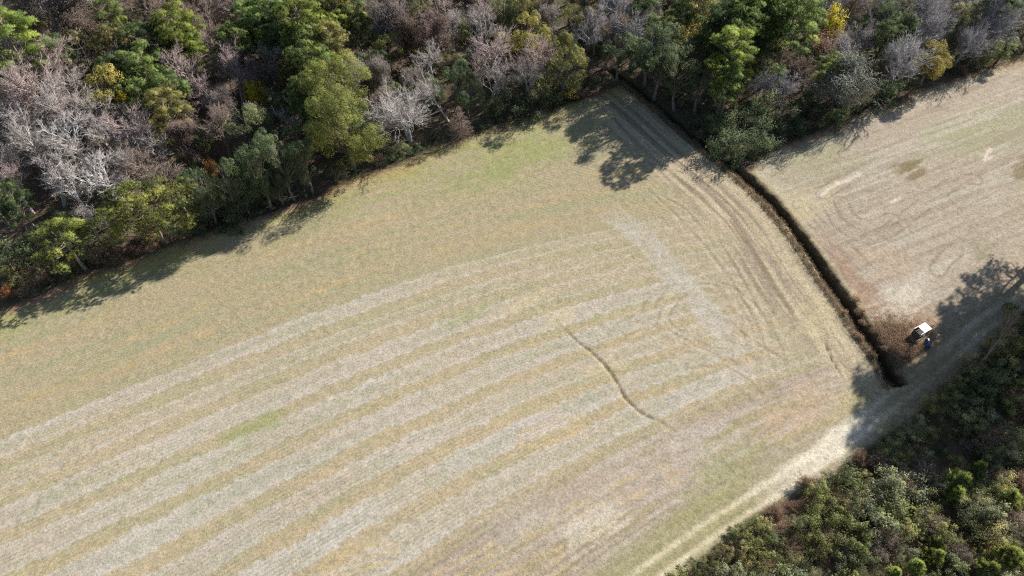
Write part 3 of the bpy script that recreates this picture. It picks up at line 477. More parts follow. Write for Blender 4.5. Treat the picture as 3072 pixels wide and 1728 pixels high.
 ('pine', -70.86, 73.27, 10.15, 3.25, 'pine_dark', 'dark green pine midway back in the left wood'),
 ('bare', 88.41, 139.21, 9.44, 2.83, 'brown', 'fifth brown bare tree from the left midway back in the right wood'),
 ('shrub', 37.29, 119.86, 4.04, 2.43, 'olive_grey', 'grey-olive shrub at the far back of the ditch wood'),
 ('bare', -55.06, 111.9, 8.95, 2.69, 'pink', 'sixteenth pinkish bare tree from the left at the far back of the left wood'),
 ('oak', 93.0, 139.01, 7.55, 2.87, 'soft_green', 'second soft green broadleaf tree from the left midway back in the right wood'),
 ('oak', 29.83, 129.61, 8.39, 3.19, 'dark_green', 'second dark green broadleaf tree from the left at the far back of the ditch wood'),
 ('bare', -23.59, 95.2, 8.59, 2.58, 'brown', 'first brown bare tree from the left a little inside the middle wood'),
 ('shrub', 1.75, 118.35, 4.63, 2.78, 'dark_green', 'second dark green shrub from the left midway back in the middle wood'),
 ('bare', 32.82, 104.58, 8.86, 2.66, 'brown', 'brown bare tree a little inside the ditch wood'),
 ('bare', 12.79, 137.31, 11.95, 3.59, 'pink', 'second pinkish bare tree from the left at the far back of the middle wood'),
 ('oak', -44.92, 139.58, 7.15, 2.72, 'soft_green', 'third soft green broadleaf tree from the left at the far back of the left wood'),
 ('bare', 12.15, 134.02, 11.46, 3.44, 'brown', 'seventh brown bare tree from the left at the far back of the middle wood'),
 ('bare', -80.33, 86.98, 9.21, 2.76, 'brown', 'fourth brown bare tree from the left at the far back of the left wood'),
 ('wide', 102.22, 128.73, 9.85, 4.14, 'grey', 'twelfth round bluish-grey bare tree from the left a little inside the right wood'),
 ('bare', -58.74, 113.59, 8.86, 2.66, 'pale', 'seventeenth pale grey bare tree from the left at the far back of the left wood'),
 ('pine', -87.49, 134.69, 12.09, 3.87, 'pine_mid', 'third mid-green pine from the left at the far back of the left wood'),
 ('bare', -78.53, 124.68, 8.19, 2.46, 'pale', 'eleventh pale grey bare tree from the left at the far back of the left wood'),
 ('oak', 5.32, 123.95, 6.66, 2.53, 'dark_green', 'third dark green broadleaf tree from the left midway back in the middle wood'),
 ('shrub', -98.68, 139.28, 4.87, 2.92, 'olive_grey', 'first grey-olive shrub from the left at the far back of the left wood'),
 ('oak', -9.91, 105.93, 9.09, 3.45, 'dark_green', 'first dark green broadleaf tree from the left a little inside the middle wood'),
 ('shrub', -56.23, 92.21, 4.65, 2.79, 'olive_grey', 'grey-olive shrub midway back in the left wood'),
 ('shrub', 16.7, 121.69, 4.71, 2.83, 'thk_dark', 'blackish-green shrub midway back in the middle wood'),
 ('bare', -12.58, 124.49, 9.97, 2.99, 'pink', 'first pinkish bare tree from the left at the far back of the middle wood'),
 ('oak', -36.79, 85.28, 9.24, 3.51, 'dark_green', 'second dark green broadleaf tree from the left a little inside the left wood'),
 ('oak', 61.69, 109.16, 7.64, 2.9, 'olive_grey', 'first grey-olive broadleaf tree from the left a little inside the right wood'),
 ('snag', -59.72, 127.36, 9.2, 2.39, 'vine_grey', 'sixth grey vine-draped snag from the left at the far back of the left wood'),
 ('shrub', -29.81, 139.1, 3.94, 2.36, 'thk_dark', 'tenth blackish-green shrub from the left at the far back of the left wood'),
 ('oak', 35.94, 134.58, 6.03, 2.29, 'soft_green', 'third soft green broadleaf tree from the left at the far back of the ditch wood'),
 ('bare', -92.8, 114.77, 11.48, 3.45, 'pink', 'third pinkish bare tree from the left at the far back of the left wood'),
 ('bare', -38.47, 138.1, 11.67, 3.5, 'brown', 'twenty-ninth brown bare tree from the left at the far back of the left wood'),
 ('oak', 10.42, 116.63, 6.2, 2.35, 'soft_green', 'fourth soft green broadleaf tree from the left a little inside the middle wood'),
 ('bare', -50.02, 106.68, 10.57, 3.17, 'brown', 'twenty-sixth brown bare tree from the left at the far back of the left wood'),
 ('bare', -1.26, 131.68, 8.46, 2.54, 'pale', 'second pale grey bare tree from the left at the far back of the middle wood'),
 ('oak', -48.43, 121.41, 6.44, 2.45, 'dark_green', 'sixth dark green broadleaf tree from the left at the far back of the left wood'),
 ('oak', -18.41, 99.53, 10.41, 3.95, 'soft_green', 'second soft green broadleaf tree from the left a little inside the middle wood'),
 ('bare', -26.4, 101.03, 10.85, 3.25, 'pale', 'eighth pale grey bare tree from the left midway back in the left wood'),
 ('bare', -61.31, 91.72, 9.37, 2.81, 'pale', 'sixth pale grey bare tree from the left midway back in the left wood'),
 ('pine', -32.35, 122.41, 11.67, 3.73, 'pine_dark', 'eleventh dark green pine from the left at the far back of the left wood'),
 ('wide', 72.63, 116.47, 9.54, 4.01, 'grey', 'fourth round bluish-grey bare tree from the left a little inside the right wood'),
 ('oak', -39.42, 96.7, 8.18, 3.11, 'soft_green', 'third soft green broadleaf tree from the left midway back in the left wood'),
 ('bare', -6.22, 121.81, 10.01, 3.0, 'pink', 'first pinkish bare tree from the left midway back in the middle wood'),
 ('shrub', 32.57, 126.29, 3.21, 1.93, 'dark_green', 'first dark green shrub from the left at the far back of the ditch wood'),
 ('oak', 34.55, 122.03, 10.03, 3.81, 'dark_green', 'third dark green broadleaf tree from the left at the far back of the ditch wood'),
 ('pine', -107.17, 139.09, 10.3, 3.3, 'pine_dark', 'first dark green pine from the left at the far back of the left wood'),
 ('snag', -79.59, 93.83, 9.99, 2.6, 'vine_grey', 'fourth grey vine-draped snag from the left at the far back of the left wood'),
 ('snag', -55.92, 138.21, 9.43, 2.45, 'vine_grey', 'seventh grey vine-draped snag from the left at the far back of the left wood'),
 ('bare', -67.81, 89.15, 11.64, 3.49, 'pink', 'ninth pinkish bare tree from the left at the far back of the left wood'),
 ('bare', -78.77, 137.42, 8.37, 2.51, 'brown', 'fifteenth brown bare tree from the left at the far back of the left wood'),
 ('oak', 54.05, 135.11, 6.75, 2.56, 'dark_green', 'fourth dark green broadleaf tree from the left at the far back of the right wood'),
 ('bare', -66.59, 135.17, 8.28, 2.48, 'pale', 'fifteenth pale grey bare tree from the left at the far back of the left wood'),
 ('shrub', -85.09, 106.23, 4.38, 2.63, 'thk_dark', 'second blackish-green shrub from the left at the far back of the left wood'),
 ('shrub', -7.32, 114.3, 3.83, 2.3, 'dark_green', 'first dark green shrub from the left midway back in the middle wood'),
 ('bare', 89.95, 125.12, 8.94, 2.68, 'brown', 'second brown bare tree from the left a little inside the right wood'),
 ('oak', -12.15, 128.56, 7.25, 2.75, 'olive_grey', 'second grey-olive broadleaf tree from the left at the far back of the middle wood'),
 ('snag', -69.94, 129.68, 9.66, 2.51, 'vine_grey', 'fifth grey vine-draped snag from the left at the far back of the left wood'),
 ('bare', -15.07, 132.25, 10.97, 3.29, 'pale', 'first pale grey bare tree from the left at the far back of the middle wood'),
 ('shrub', -53.29, 133.96, 4.92, 2.95, 'olive_grey', 'sixth grey-olive shrub from the left at the far back of the left wood'),
 ('shrub', -83.02, 83.93, 4.97, 2.98, 'dark_green', 'first dark green shrub from the left at the far back of the left wood'),
 ('shrub', 15.06, 124.58, 3.84, 2.3, 'olive_grey', 'grey-olive shrub midway back in the middle wood'),
 ('bare', -62.94, 129.34, 8.47, 2.54, 'brown', 'twentieth brown bare tree from the left at the far back of the left wood'),
 ('wide', 91.47, 128.16, 8.94, 3.76, 'grey', 'ninth round bluish-grey bare tree from the left a little inside the right wood'),
 ('bare', -5.19, 131.92, 11.83, 3.55, 'brown', 'fourth brown bare tree from the left at the far back of the middle wood'),
 ('wide', 61.55, 128.07, 7.94, 3.34, 'grey', 'first round bluish-grey bare tree from the left midway back in the right wood'),
 ('bare', 68.07, 121.68, 8.47, 2.54, 'brown', 'third brown bare tree from the left midway back in the right wood'),
 ('bare', -60.32, 134.15, 10.24, 3.07, 'brown', 'twenty-third brown bare tree from the left at the far back of the left wood'),
 ('bare', -73.82, 84.12, 9.74, 2.92, 'brown', 'third brown bare tree from the left midway back in the left wood'),
 ('bare', -73.43, 87.5, 11.0, 3.3, 'pale', 'seventh pale grey bare tree from the left at the far back of the left wood'),
 ('bare', -79.5, 77.68, 9.62, 2.89, 'brown', 'first brown bare tree from the left midway back in the left wood'),
 ('bare', 100.52, 131.92, 11.44, 3.43, 'grey', 'slate-grey bare tree a little inside the right wood'),
 ('oak', -52.62, 137.33, 10.05, 3.82, 'soft_green', 'first soft green broadleaf tree from the left at the far back of the left wood'),
 ('shrub', 7.08, 131.11, 3.79, 2.27, 'dark_green', 'second dark green shrub from the left at the far back of the middle wood'),
 ('bare', 7.05, 127.43, 10.99, 3.3, 'brown', 'second brown bare tree from the left midway back in the middle wood'),
 ('bare', -13.34, 116.96, 8.77, 2.63, 'brown', 'first brown bare tree from the left midway back in the middle wood'),
 ('oak', -39.44, 118.87, 8.48, 3.22, 'soft_green', 'fourth soft green broadleaf tree from the left at the far back of the left wood'),
 ('snag', -46.12, 94.71, 8.36, 2.17, 'vine_grey', 'first grey vine-draped snag from the left midway back in the left wood'),
 ('shrub', -34.3, 134.43, 4.7, 2.82, 'thk_dark', 'eighth blackish-green shrub from the left at the far back of the left wood'),
 ('wide', 70.75, 139.63, 7.03, 2.95, 'grey', 'first round bluish-grey bare tree from the left at the far back of the right wood'),
 ('pine', 89.12, 121.46, 12.06, 3.86, 'pine_dark', 'second dark green pine from the left a little inside the right wood'),
 ('oak', 8.12, 137.94, 10.06, 3.82, 'dark_green', 'fourth dark green broadleaf tree from the left at the far back of the middle wood'),
 ('bare', -28.58, 123.23, 11.55, 3.47, 'brown', 'thirty-second brown bare tree from the left at the far back of the left wood'),
 ('bare', -17.81, 139.45, 10.72, 3.22, 'brown', 'second brown bare tree from the left at the far back of the middle wood'),
 ('oak', -44.45, 127.28, 6.05, 2.3, 'olive_grey', 'sixth grey-olive broadleaf tree from the left at the far back of the left wood'),
 ('bare', 1.73, 130.14, 9.26, 2.78, 'brown', 'fifth brown bare tree from the left at the far back of the middle wood'),
 ('shrub', -75.45, 67.68, 3.3, 1.98, 'olive_grey', 'grey-olive shrub a little inside the left wood'),
 ('pine', 66.04, 112.55, 10.44, 3.34, 'pine_dark', 'first dark green pine from the left a little inside the right wood'),
 ('pine', -77.41, 107.18, 10.99, 3.52, 'pine_dark', 'fourth dark green pine from the left at the far back of the left wood'),
 ('bare', -35.16, 120.67, 11.89, 3.57, 'brown', 'thirtieth brown bare tree from the left at the far back of the left wood'),
 ('shrub', -72.66, 110.98, 4.9, 2.94, 'dark_green', 'fourth dark green shrub from the left at the far back of the left wood'),
 ('bare', 4.39, 120.75, 10.14, 3.04, 'pale', 'fourth pale grey bare tree from the left midway back in the middle wood'),
 ('shrub', -80.55, 97.98, 3.07, 1.84, 'thk_dark', 'third blackish-green shrub from the left at the far back of the left wood'),
 ('shrub', -102.95, 127.5, 4.53, 2.72, 'thk_dark', 'first blackish-green shrub from the left at the far back of the left wood'),
 ('bare', 24.36, 129.07, 11.85, 3.56, 'brown', 'second brown bare tree from the left midway back in the ditch wood'),
 ('shrub', -23.0, 123.58, 3.0, 1.8, 'olive_grey', 'first grey-olive shrub from the left at the far back of the middle wood'),
 ('shrub', -49.22, 135.62, 4.83, 2.9, 'thk_dark', 'seventh blackish-green shrub from the left at the far back of the left wood'),
 ('bare', 85.57, 136.07, 9.34, 2.8, 'grey', 'fourth slate-grey bare tree from the left midway back in the right wood'),
 ('shrub', 37.43, 139.47, 4.25, 2.55, 'thk_dark', 'blackish-green shrub at the far back of the ditch wood'),
 ('snag', -41.65, 92.69, 7.27, 1.89, 'vine_grey', 'second grey vine-draped snag from the left midway back in the left wood'),
 ('bare', 43.68, 131.23, 10.24, 3.07, 'grey', 'first slate-grey bare tree from the left at the far back of the right wood'),
 ('oak', -38.19, 133.16, 7.72, 2.93, 'soft_green', 'sixth soft green broadleaf tree from the left at the far back of the left wood'),
 ('wide', 58.1, 110.86, 9.72, 4.08, 'grey', 'third round bluish-grey bare tree from the left a little inside the right wood'),
 ('wide', 70.72, 134.71, 8.65, 3.64, 'grey', 'second round bluish-grey bare tree from the left at the far back of the right wood'),
 ('bare', -13.72, 107.6, 10.04, 3.01, 'pale', 'first pale grey bare tree from the left midway back in the middle wood'),
 ('bare', -20.43, 96.26, 9.18, 2.75, 'brown', 'second brown bare tree from the left a little inside the middle wood'),
 ('oak', 103.91, 136.67, 9.12, 3.46, 'dark_green', 'fifth dark green broadleaf tree from the left midway back in the right wood'),
 ('pine', 41.02, 117.79, 11.55, 3.69, 'pine_mid', 'mid-green pine at the far back of the ditch wood'),
 ('bare', -84.99, 110.39, 11.18, 3.35, 'pale', 'fifth pale grey bare tree from the left at the far back of the left wood'),
 ('oak', 50.01, 131.37, 7.27, 2.76, 'dark_green', 'third dark green broadleaf tree from the left at the far back of the right wood'),
 ('shrub', -87.95, 108.64, 4.38, 2.63, 'dark_green', 'second dark green shrub from the left at the far back of the left wood'),
 ('oak', -32.83, 129.79, 7.45, 2.83, 'dark_green', 'eighth dark green broadleaf tree from the left at the far back of the left wood'),
 ('bare', -84.05, 90.58, 11.9, 3.57, 'pale', 'first pale grey bare tree from the left at the far back of the left wood'),
 ('oak', -21.82, 131.21, 10.38, 3.94, 'soft_green', 'first soft green broadleaf tree from the left at the far back of the middle wood'),
 ('snag', -7.72, 135.0, 7.2, 1.87, 'vine_grey', 'third grey vine-draped snag from the left at the far back of the middle wood'),
 ('oak', 24.61, 116.1, 8.66, 3.29, 'dark_green', 'first dark green broadleaf tree from the left a little inside the ditch wood'),
 ('pine', 49.66, 127.31, 12.89, 4.12, 'pine_mid', 'mid-green pine at the far back of the right wood'),
 ('bare', -73.81, 120.49, 9.0, 2.7, 'brown', 'fourteenth brown bare tree from the left at the far back of the left wood'),
 ('oak', -0.97, 114.47, 7.7, 2.93, 'olive_grey', 'third grey-olive broadleaf tree from the left midway back in the middle wood'),
 ('pine', 29.69, 117.16, 10.77, 3.45, 'pine_mid', 'first mid-green pine from the left midway back in the ditch wood'),
 ('oak', 64.84, 120.67, 6.85, 2.6, 'dark_green', 'third dark green broadleaf tree from the left midway back in the right wood'),
 ('bare', -11.03, 119.42, 9.48, 2.84, 'pale', 'second pale grey bare tree from the left midway back in the middle wood'),
 ('bare', -70.29, 138.31, 9.2, 2.76, 'brown', 'nineteenth brown bare tree from the left at the far back of the left wood'),
 ('bare', 18.21, 131.02, 10.76, 3.23, 'brown', 'first brown bare tree from the left midway back in the ditch wood'),
 ('pine', -27.3, 91.05, 10.77, 3.45, 'pine_dark', 'second dark green pine from the left a little inside the left wood'),
 ('snag', -39.13, 104.87, 9.44, 2.45, 'vine_grey', 'eighth grey vine-draped snag from the left at the far back of the left wood'),
 ('shrub', -29.84, 135.04, 3.16, 1.9, 'thk_dark', 'ninth blackish-green shrub from the left at the far back of the left wood'),
 ('oak', 84.36, 122.63, 9.0, 3.42, 'olive_grey', 'second grey-olive broadleaf tree from the left a little inside the right wood'),
 ('bare', -54.91, 85.26, 10.06, 3.02, 'pale', 'seventh pale grey bare tree from the left midway back in the left wood'),
 ('oak', 52.72, 138.15, 6.3, 2.39, 'soft_green', 'second soft green broadleaf tree from the left at the far back of the right wood'),
 ('snag', -15.06, 98.96, 8.44, 2.19, 'vine_grey', 'grey vine-draped snag a little inside the middle wood'),
 ('oak', -15.62, 110.31, 6.25, 2.37, 'dark_green', 'second dark green broadleaf tree from the left midway back in the middle wood'),
 ('oak', -101.09, 123.45, 10.49, 3.99, 'dark_green', 'first dark green broadleaf tree from the left at the far back of the left wood'),
 ('bare', -34.87, 139.63, 11.33, 3.4, 'brown', 'thirty-first brown bare tree from the left at the far back of the left wood'),
 ('oak', -66.02, 112.97, 7.89, 3.0, 'dark_green', 'fourth dark green broadleaf tree from the left at the far back of the left wood'),
 ('shrub', -18.17, 122.56, 3.58, 2.15, 'dark_green', 'first dark green shrub from the left at the far back of the middle wood'),
 ('shrub', -75.22, 127.33, 3.22, 1.93, 'olive_grey', 'fourth grey-olive shrub from the left at the far back of the left wood'),
 ('pine', 23.3, 119.21, 11.7, 3.74, 'pine_dark', 'dark green pine a little inside the ditch wood'),
 ('bare', -63.5, 133.05, 11.84, 3.55, 'pale', 'eighteenth pale grey bare tree from the left at the far back of the left wood'),
 ('shrub', -75.87, 112.19, 3.38, 2.03, 'thk_dark', 'fifth blackish-green shrub from the left at the far back of the left wood'),
 ('oak', 31.85, 137.66, 7.9, 3.0, 'soft_green', 'first soft green broadleaf tree from the left at the far back of the ditch wood'),
 ('bare', -91.23, 126.42, 10.2, 3.06, 'brown', 'seventh brown bare tree from the left at the far back of the left wood'),
 ('bare', -92.77, 134.04, 9.9, 2.97, 'pale', 'sixth pale grey bare tree from the left at the far back of the left wood'),
 ('oak', -69.31, 86.08, 8.54, 3.24, 'dark_green', 'first dark green broadleaf tree from the left midway back in the left wood'),
 ('shrub', 46.69, 132.7, 2.83, 1.7, 'olive_grey', 'grey-olive shrub at the far back of the right wood'),
 ('bare', -71.03, 101.36, 9.66, 2.9, 'brown', 'eleventh brown bare tree from the left at the far back of the left wood'),
 ('snag', -42.14, 121.14, 9.92, 2.58, 'vine_grey', 'ninth grey vine-draped snag from the left at the far back of the left wood'),
 ('bare', -55.82, 101.89, 8.12, 2.44, 'pale', 'sixteenth pale grey bare tree from the left at the far back of the left wood'),
 ('shrub', 47.25, 123.77, 3.5, 2.1, 'dark_green', 'second dark green shrub from the left at the far back of the right wood'),
 ('pine', 39.86, 105.73, 11.14, 3.57, 'pine_dark', 'third dark green pine from the left midway back in the ditch wood'),
 ('bare', 63.27, 125.19, 10.37, 3.11, 'brown', 'second brown bare tree from the left midway back in the right wood'),
 ('bare', -63.82, 108.42, 10.42, 3.13, 'pink', 'thirteenth pinkish bare tree from the left at the far back of the left wood'),
 ('wide', 66.75, 130.83, 7.85, 3.3, 'grey', 'third round bluish-grey bare tree from the left midway back in the right wood'),
 ('bare', 59.03, 125.68, 9.72, 2.92, 'grey', 'first slate-grey bare tree from the left midway back in the right wood'),
 ('bare', 4.79, 137.99, 9.63, 2.89, 'brown', 'sixth brown bare tree from the left at the far back of the middle wood'),
 ('pine', 22.75, 132.88, 12.39, 3.97, 'pine_dark', 'first dark green pine from the left midway back in the ditch wood'),
 ('bare', -43.7, 104.36, 9.45, 2.84, 'brown', 'twenty-seventh brown bare tree from the left at the far back of the left wood'),
 ('bare', -76.17, 74.98, 10.36, 3.11, 'brown', 'second brown bare tree from the left midway back in the left wood'),
 ('shrub', 0.42, 138.59, 3.96, 2.38, 'olive_grey', 'second grey-olive shrub from the left at the far back of the middle wood'),
 ('bare', -51.53, 94.48, 8.82, 2.65, 'brown', 'sixth brown bare tree from the left midway back in the left wood'),
 ('bare', 52.04, 124.46, 11.48, 3.44, 'brown', 'first brown bare tree from the left at the far back of the right wood'),
 ('wide', 80.21, 133.81, 7.56, 3.18, 'grey', 'sixth round bluish-grey bare tree from the left midway back in the right wood'),
 ('pine', -97.85, 129.85, 11.51, 3.68, 'pine_dark', 'second dark green pine from the left at the far back of the left wood'),
 ('pine', 53.24, 119.67, 10.73, 3.43, 'pine_mid', 'third mid-green pine from the left midway back in the right wood'),
 ('oak', -85.81, 117.26, 8.03, 3.05, 'olive_grey', 'second grey-olive broadleaf tree from the left at the far back of the left wood'),
 ('bare', -5.18, 125.17, 9.47, 2.84, 'brown', 'third brown bare tree from the left at the far back of the middle wood'),
 ('bare', -79.41, 132.53, 8.84, 2.65, 'pale', 'twelfth pale grey bare tree from the left at the far back of the left wood'),
 ('shrub', -54.56, 129.18, 4.36, 2.62, 'thk_dark', 'sixth blackish-green shrub from the left at the far back of the left wood'),
 ('bare', -10.98, 99.08, 11.87, 3.56, 'pale', 'first pale grey bare tree from the left a little inside the middle wood'),
 ('oak', -65.65, 124.3, 9.48, 3.6, 'olive_grey', 'fifth grey-olive broadleaf tree from the left at the far back of the left wood'),
 ('oak', 38.47, 124.34, 6.52, 2.48, 'dark_green', 'fourth dark green broadleaf tree from the left at the far back of the ditch wood'),
 ('oak', 33.35, 132.0, 8.5, 3.23, 'soft_green', 'second soft green broadleaf tree from the left at the far back of the ditch wood'),
 ('wide', 76.18, 117.44, 9.68, 4.07, 'grey', 'fifth round bluish-grey bare tree from the left a little inside the right wood'),
 ('oak', -23.92, 91.51, 7.95, 3.02, 'soft_green', 'first soft green broadleaf tree from the left a little inside the middle wood'),
 ('bare', -24.11, 139.27, 9.34, 2.8, 'brown', 'first brown bare tree from the left at the far back of the middle wood'),
 ('shrub', 41.39, 127.8, 4.9, 2.94, 'dark_green', 'second dark green shrub from the left at the far back of the ditch wood'),
 ('bare', -49.71, 77.22, 10.33, 3.1, 'brown', 'second brown bare tree from the left a little inside the left wood'),
 ('oak', 67.38, 137.03, 9.75, 3.7, 'dark_green', 'fifth dark green broadleaf tree from the left at the far back of the right wood'),
 ('bare', 62.51, 131.32, 8.62, 2.59, 'grey', 'third slate-grey bare tree from the left at the far back of the right wood'),
 ('bare', -70.12, 105.7, 8.88, 2.66, 'pink', 'eleventh pinkish bare tree from the left at the far back of the left wood'),
 ('bare', -90.31, 100.75, 11.32, 3.4, 'brown', 'first brown bare tree from the left at the far back of the left wood'),
 ('shrub', 46.68, 137.16, 3.17, 1.9, 'dark_green', 'first dark green shrub from the left at the far back of the right wood'),
 ('bare', -64.46, 104.03, 11.48, 3.44, 'pale', 'thirteenth pale grey bare tree from the left at the far back of the left wood'),
 ('wide', 84.84, 126.28, 9.03, 3.79, 'grey', 'eighth round bluish-grey bare tree from the left a little inside the right wood'),
 ('shrub', -9.38, 122.84, 3.81, 2.29, 'thk_dark', 'second blackish-green shrub from the left at the far back of the middle wood'),
 ('bare', -102.77, 137.86, 9.17, 2.75, 'brown', 'fifth brown bare tree from the left at the far back of the left wood'),
 ('bare', -105.21, 135.4, 9.53, 2.86, 'pink', 'first pinkish bare tree from the left at the far back of the left wood'),
 ('oak', -0.49, 127.5, 8.39, 3.19, 'soft_green', 'third soft green broadleaf tree from the left at the far back of the middle wood'),
 ('oak', -3.76, 128.47, 6.18, 2.35, 'olive_grey', 'fourth grey-olive broadleaf tree from the left at the far back of the middle wood'),
 ('bare', 92.09, 135.72, 9.62, 2.89, 'grey', 'fifth slate-grey bare tree from the left midway back in the right wood'),
 ('bare', -65.33, 139.13, 9.56, 2.87, 'brown', 'twenty-first brown bare tree from the left at the far back of the left wood'),
 ('bare', -56.16, 75.88, 8.47, 2.54, 'pink', 'pinkish bare tree a little inside the left wood'),
 ('wide', 60.23, 122.35, 7.61, 3.2, 'grey', 'second round bluish-grey bare tree from the left midway back in the right wood'),
 ('oak', -36.18, 124.31, 7.38, 2.8, 'dark_green', 'seventh dark green broadleaf tree from the left at the far back of the left wood'),
 ('bare', -6.41, 106.4, 8.95, 2.69, 'pink', 'first pinkish bare tree from the left a little inside the middle wood'),
 ('bare', 19.59, 124.92, 9.34, 2.8, 'grey', 'slate-grey bare tree midway back in the ditch wood'),
 ('oak', 27.98, 113.69, 6.69, 2.54, 'soft_green', 'second soft green broadleaf tree from the left midway back in the ditch wood'),
 ('oak', 45.33, 106.36, 7.4, 2.81, 'soft_green', 'soft green broadleaf tree a little inside the right wood'),
 ('shrub', 56.77, 131.97, 3.83, 2.3, 'thk_dark', 'blackish-green shrub at the far back of the right wood'),
 ('oak', -7.63, 100.53, 8.73, 3.32, 'dark_green', 'second dark green broadleaf tree from the left a little inside the middle wood'),
 ('bare', -84.49, 102.81, 8.27, 2.48, 'brown', 'sixth brown bare tree from the left at the far back of the left wood'),
 ('wide', 81.45, 124.3, 7.73, 3.25, 'grey', 'seventh round bluish-grey bare tree from the left a little inside the right wood'),
 ('bare', -95.56, 137.08, 8.4, 2.52, 'pink', 'fifth pinkish bare tree from the left at the far back of the left wood'),
 ('shrub', -42.95, 82.06, 3.41, 2.05, 'thk_dark', 'blackish-green shrub a little inside the left wood'),
 ('oak', 24.06, 124.78, 8.34, 3.17, 'soft_green', 'first soft green broadleaf tree from the left midway back in the ditch wood'),
 ('bare', -80.98, 108.26, 8.81, 2.64, 'brown', 'eighth brown bare tree from the left at the far back of the left wood'),
 ('wide', 74.19, 138.9, 9.59, 4.03, 'grey', 'third round bluish-grey bare tree from the left at the far back of the right wood'),
 ('bare', -79.68, 81.22, 9.32, 2.8, 'pink', 'second pinkish bare tree from the left at the far back of the left wood'),
 ('bare', -81.91, 126.91, 10.72, 3.21, 'pink', 'tenth pinkish bare tree from the left at the far back of the left wood'),
 ('shrub', 62.64, 51.85, 2.56, 1.82, 'thk_olive', 'seventh yellowish-olive shrub from the left in the thicket beside the track'),
 ('shrub', 56.24, 46.09, 2.13, 1.73, 'thk_green', 'twelfth leafy green shrub from the left in the thicket beside the track'),
 ('shrub', 70.44, 56.26, 1.69, 1.08, 'thk_olive', 'ninth yellowish-olive shrub from the left in the thicket beside the track'),
 ('shrub', 58.47, 41.74, 1.49, 1.01, 'grey_green', 'sixteenth grey-green shrub from the left midway into the roadside thicket'),
 ('shrub', 55.53, 39.92, 2.79, 1.81, 'thk_green', 'fourteenth leafy green shrub from the left midway into the roadside thicket'),
 ('shrub', 58.83, 48.8, 2.86, 1.81, 'thk_olive', 'sixth yellowish-olive shrub from the left in the thicket beside the track'),
 ('shrub', 23.3, 23.09, 2.29, 1.94, 'grey_green', 'first grey-green shrub from the left midway into the roadside thicket'),
 ('shrub', 59.04, 38.58, 3.28, 2.25, 'grey_green', 'seventh grey-green shrub from the left deep in the roadside thicket'),
 ('shrub', 60.38, 37.01, 2.06, 1.32, 'thk_dark', 'sixth blackish-green shrub from the left deep in the roadside thicket'),
 ('shrub', 59.44, 46.5, 3.22, 2.43, 'thk_dark', 'seventh blackish-green shrub from the left midway into the roadside thicket'),
 ('shrub', 65.53, 53.77, 2.09, 1.59, 'thk_olive', 'eighth yellowish-olive shrub from the left in the thicket beside the track'),
 ('shrub', 56.62, 43.7, 1.9, 1.48, 'grey_green', 'fourteenth grey-green shrub from the left midway into the roadside thicket'),
 ('shrub', 64.1, 50.46, 1.81, 1.25, 'thk_green', 'fourteenth leafy green shrub from the left in the thicket beside the track'),
 ('twiggy', 44.61, 33.79, 2.21, 1.79, 'pink_shrub', 'fifth pinkish-grey twiggy bush from the left midway into the roadside thicket'),
 ('shrub', 27.05, 23.19, 1.41, 1.13, 'thk_green', 'second leafy green shrub from the left midway into the roadside thicket'),
 ('twiggy', 62.78, 44.19, 1.36, 0.93, 'brown_shrub', 'fourth brown twiggy shrub from the left midway into the roadside thicket'),
 ('shrub', 20.09, 24.08, 1.37, 1.16, 'thk_dark', 'first blackish-green shrub from the left in the thicket beside the track'),
 ('shrub', 58.27, 43.71, 1.67, 1.15, 'thk_green', 'fifteenth leafy green shrub from the left midway into the roadside thicket'),
 ('twiggy', 31.99, 30.88, 0.82, 0.79, 'brown_shrub', 'second brown twiggy shrub from the left in the thicket beside the track'),
 ('shrub', 61.16, 42.95, 2.26, 1.51, 'thk_green', 'sixteenth leafy green shrub from the left midway into the roadside thicket'),
 ('shrub', 50.44, 25.59, 1.16, 0.91, 'thk_green', 'ninth leafy green shrub from the left deep in the roadside thicket'),
 ('shrub', 35.82, 24.14, 1.84, 1.71, 'grey_green', 'sixth grey-green shrub from the left midway into the roadside thicket'),
 ('shrub', 69.48, 54.04, 3.81, 2.55, 'thk_green', 'seventeenth leafy green shrub from the left in the thicket beside the track'),
 ('shrub', 37.16, 22.58, 2.06, 1.55, 'thk_green', 'second leafy green shrub from the left deep in the roadside thicket'),
 ('shrub', 38.62, 27.22, 1.48, 1.34, 'thk_green', 'eighth leafy green shrub from the left midway into the roadside thicket'),
 ('shrub', 63.19, 41.09, 1.58, 1.21, 'thk_olive', 'seventh yellowish-olive shrub from the left deep in the roadside thicket'),
 ('shrub', 54.37, 43.56, 2.15, 1.86, 'thk_green', 'eleventh leafy green shrub from the left in the thicket beside the track'),
 ('twiggy', 30.33, 25.76, 1.54, 1.48, 'brown_shrub', 'first brown twiggy shrub from the left midway into the roadside thicket'),
 ('shrub', 36.87, 33.82, 1.46, 1.45, 'grey_green', 'second grey-green shrub from the left in the thicket beside the track'),
 ('shrub', 63.27, 48.92, 2.2, 1.45, 'thk_olive', 'sixth yellowish-olive shrub from the left midway into the roadside thicket'),
 ('twiggy', 58.17, 33.7, 2.08, 1.57, 'brown_shrub', 'second brown twiggy shrub from the left deep in the roadside thicket'),
 ('shrub', 34.57, 25.51, 1.11, 0.72, 'thk_green', 'fifth leafy green shrub from the left midway into the roadside thicket'),
 ('shrub', 17.65, 22.26, 2.35, 1.84, 'thk_green', 'first leafy green shrub from the left in the thicket beside the track'),
 ('twiggy', 43.09, 36.29, 1.86, 1.28, 'pink_shrub', 'first pinkish-grey twiggy bush from the left in the thicket beside the track'),
 ('shrub', 57.96, 37.13, 2.82, 2.04, 'grey_green', 'sixth grey-green shrub from the left deep in the roadside thicket'),
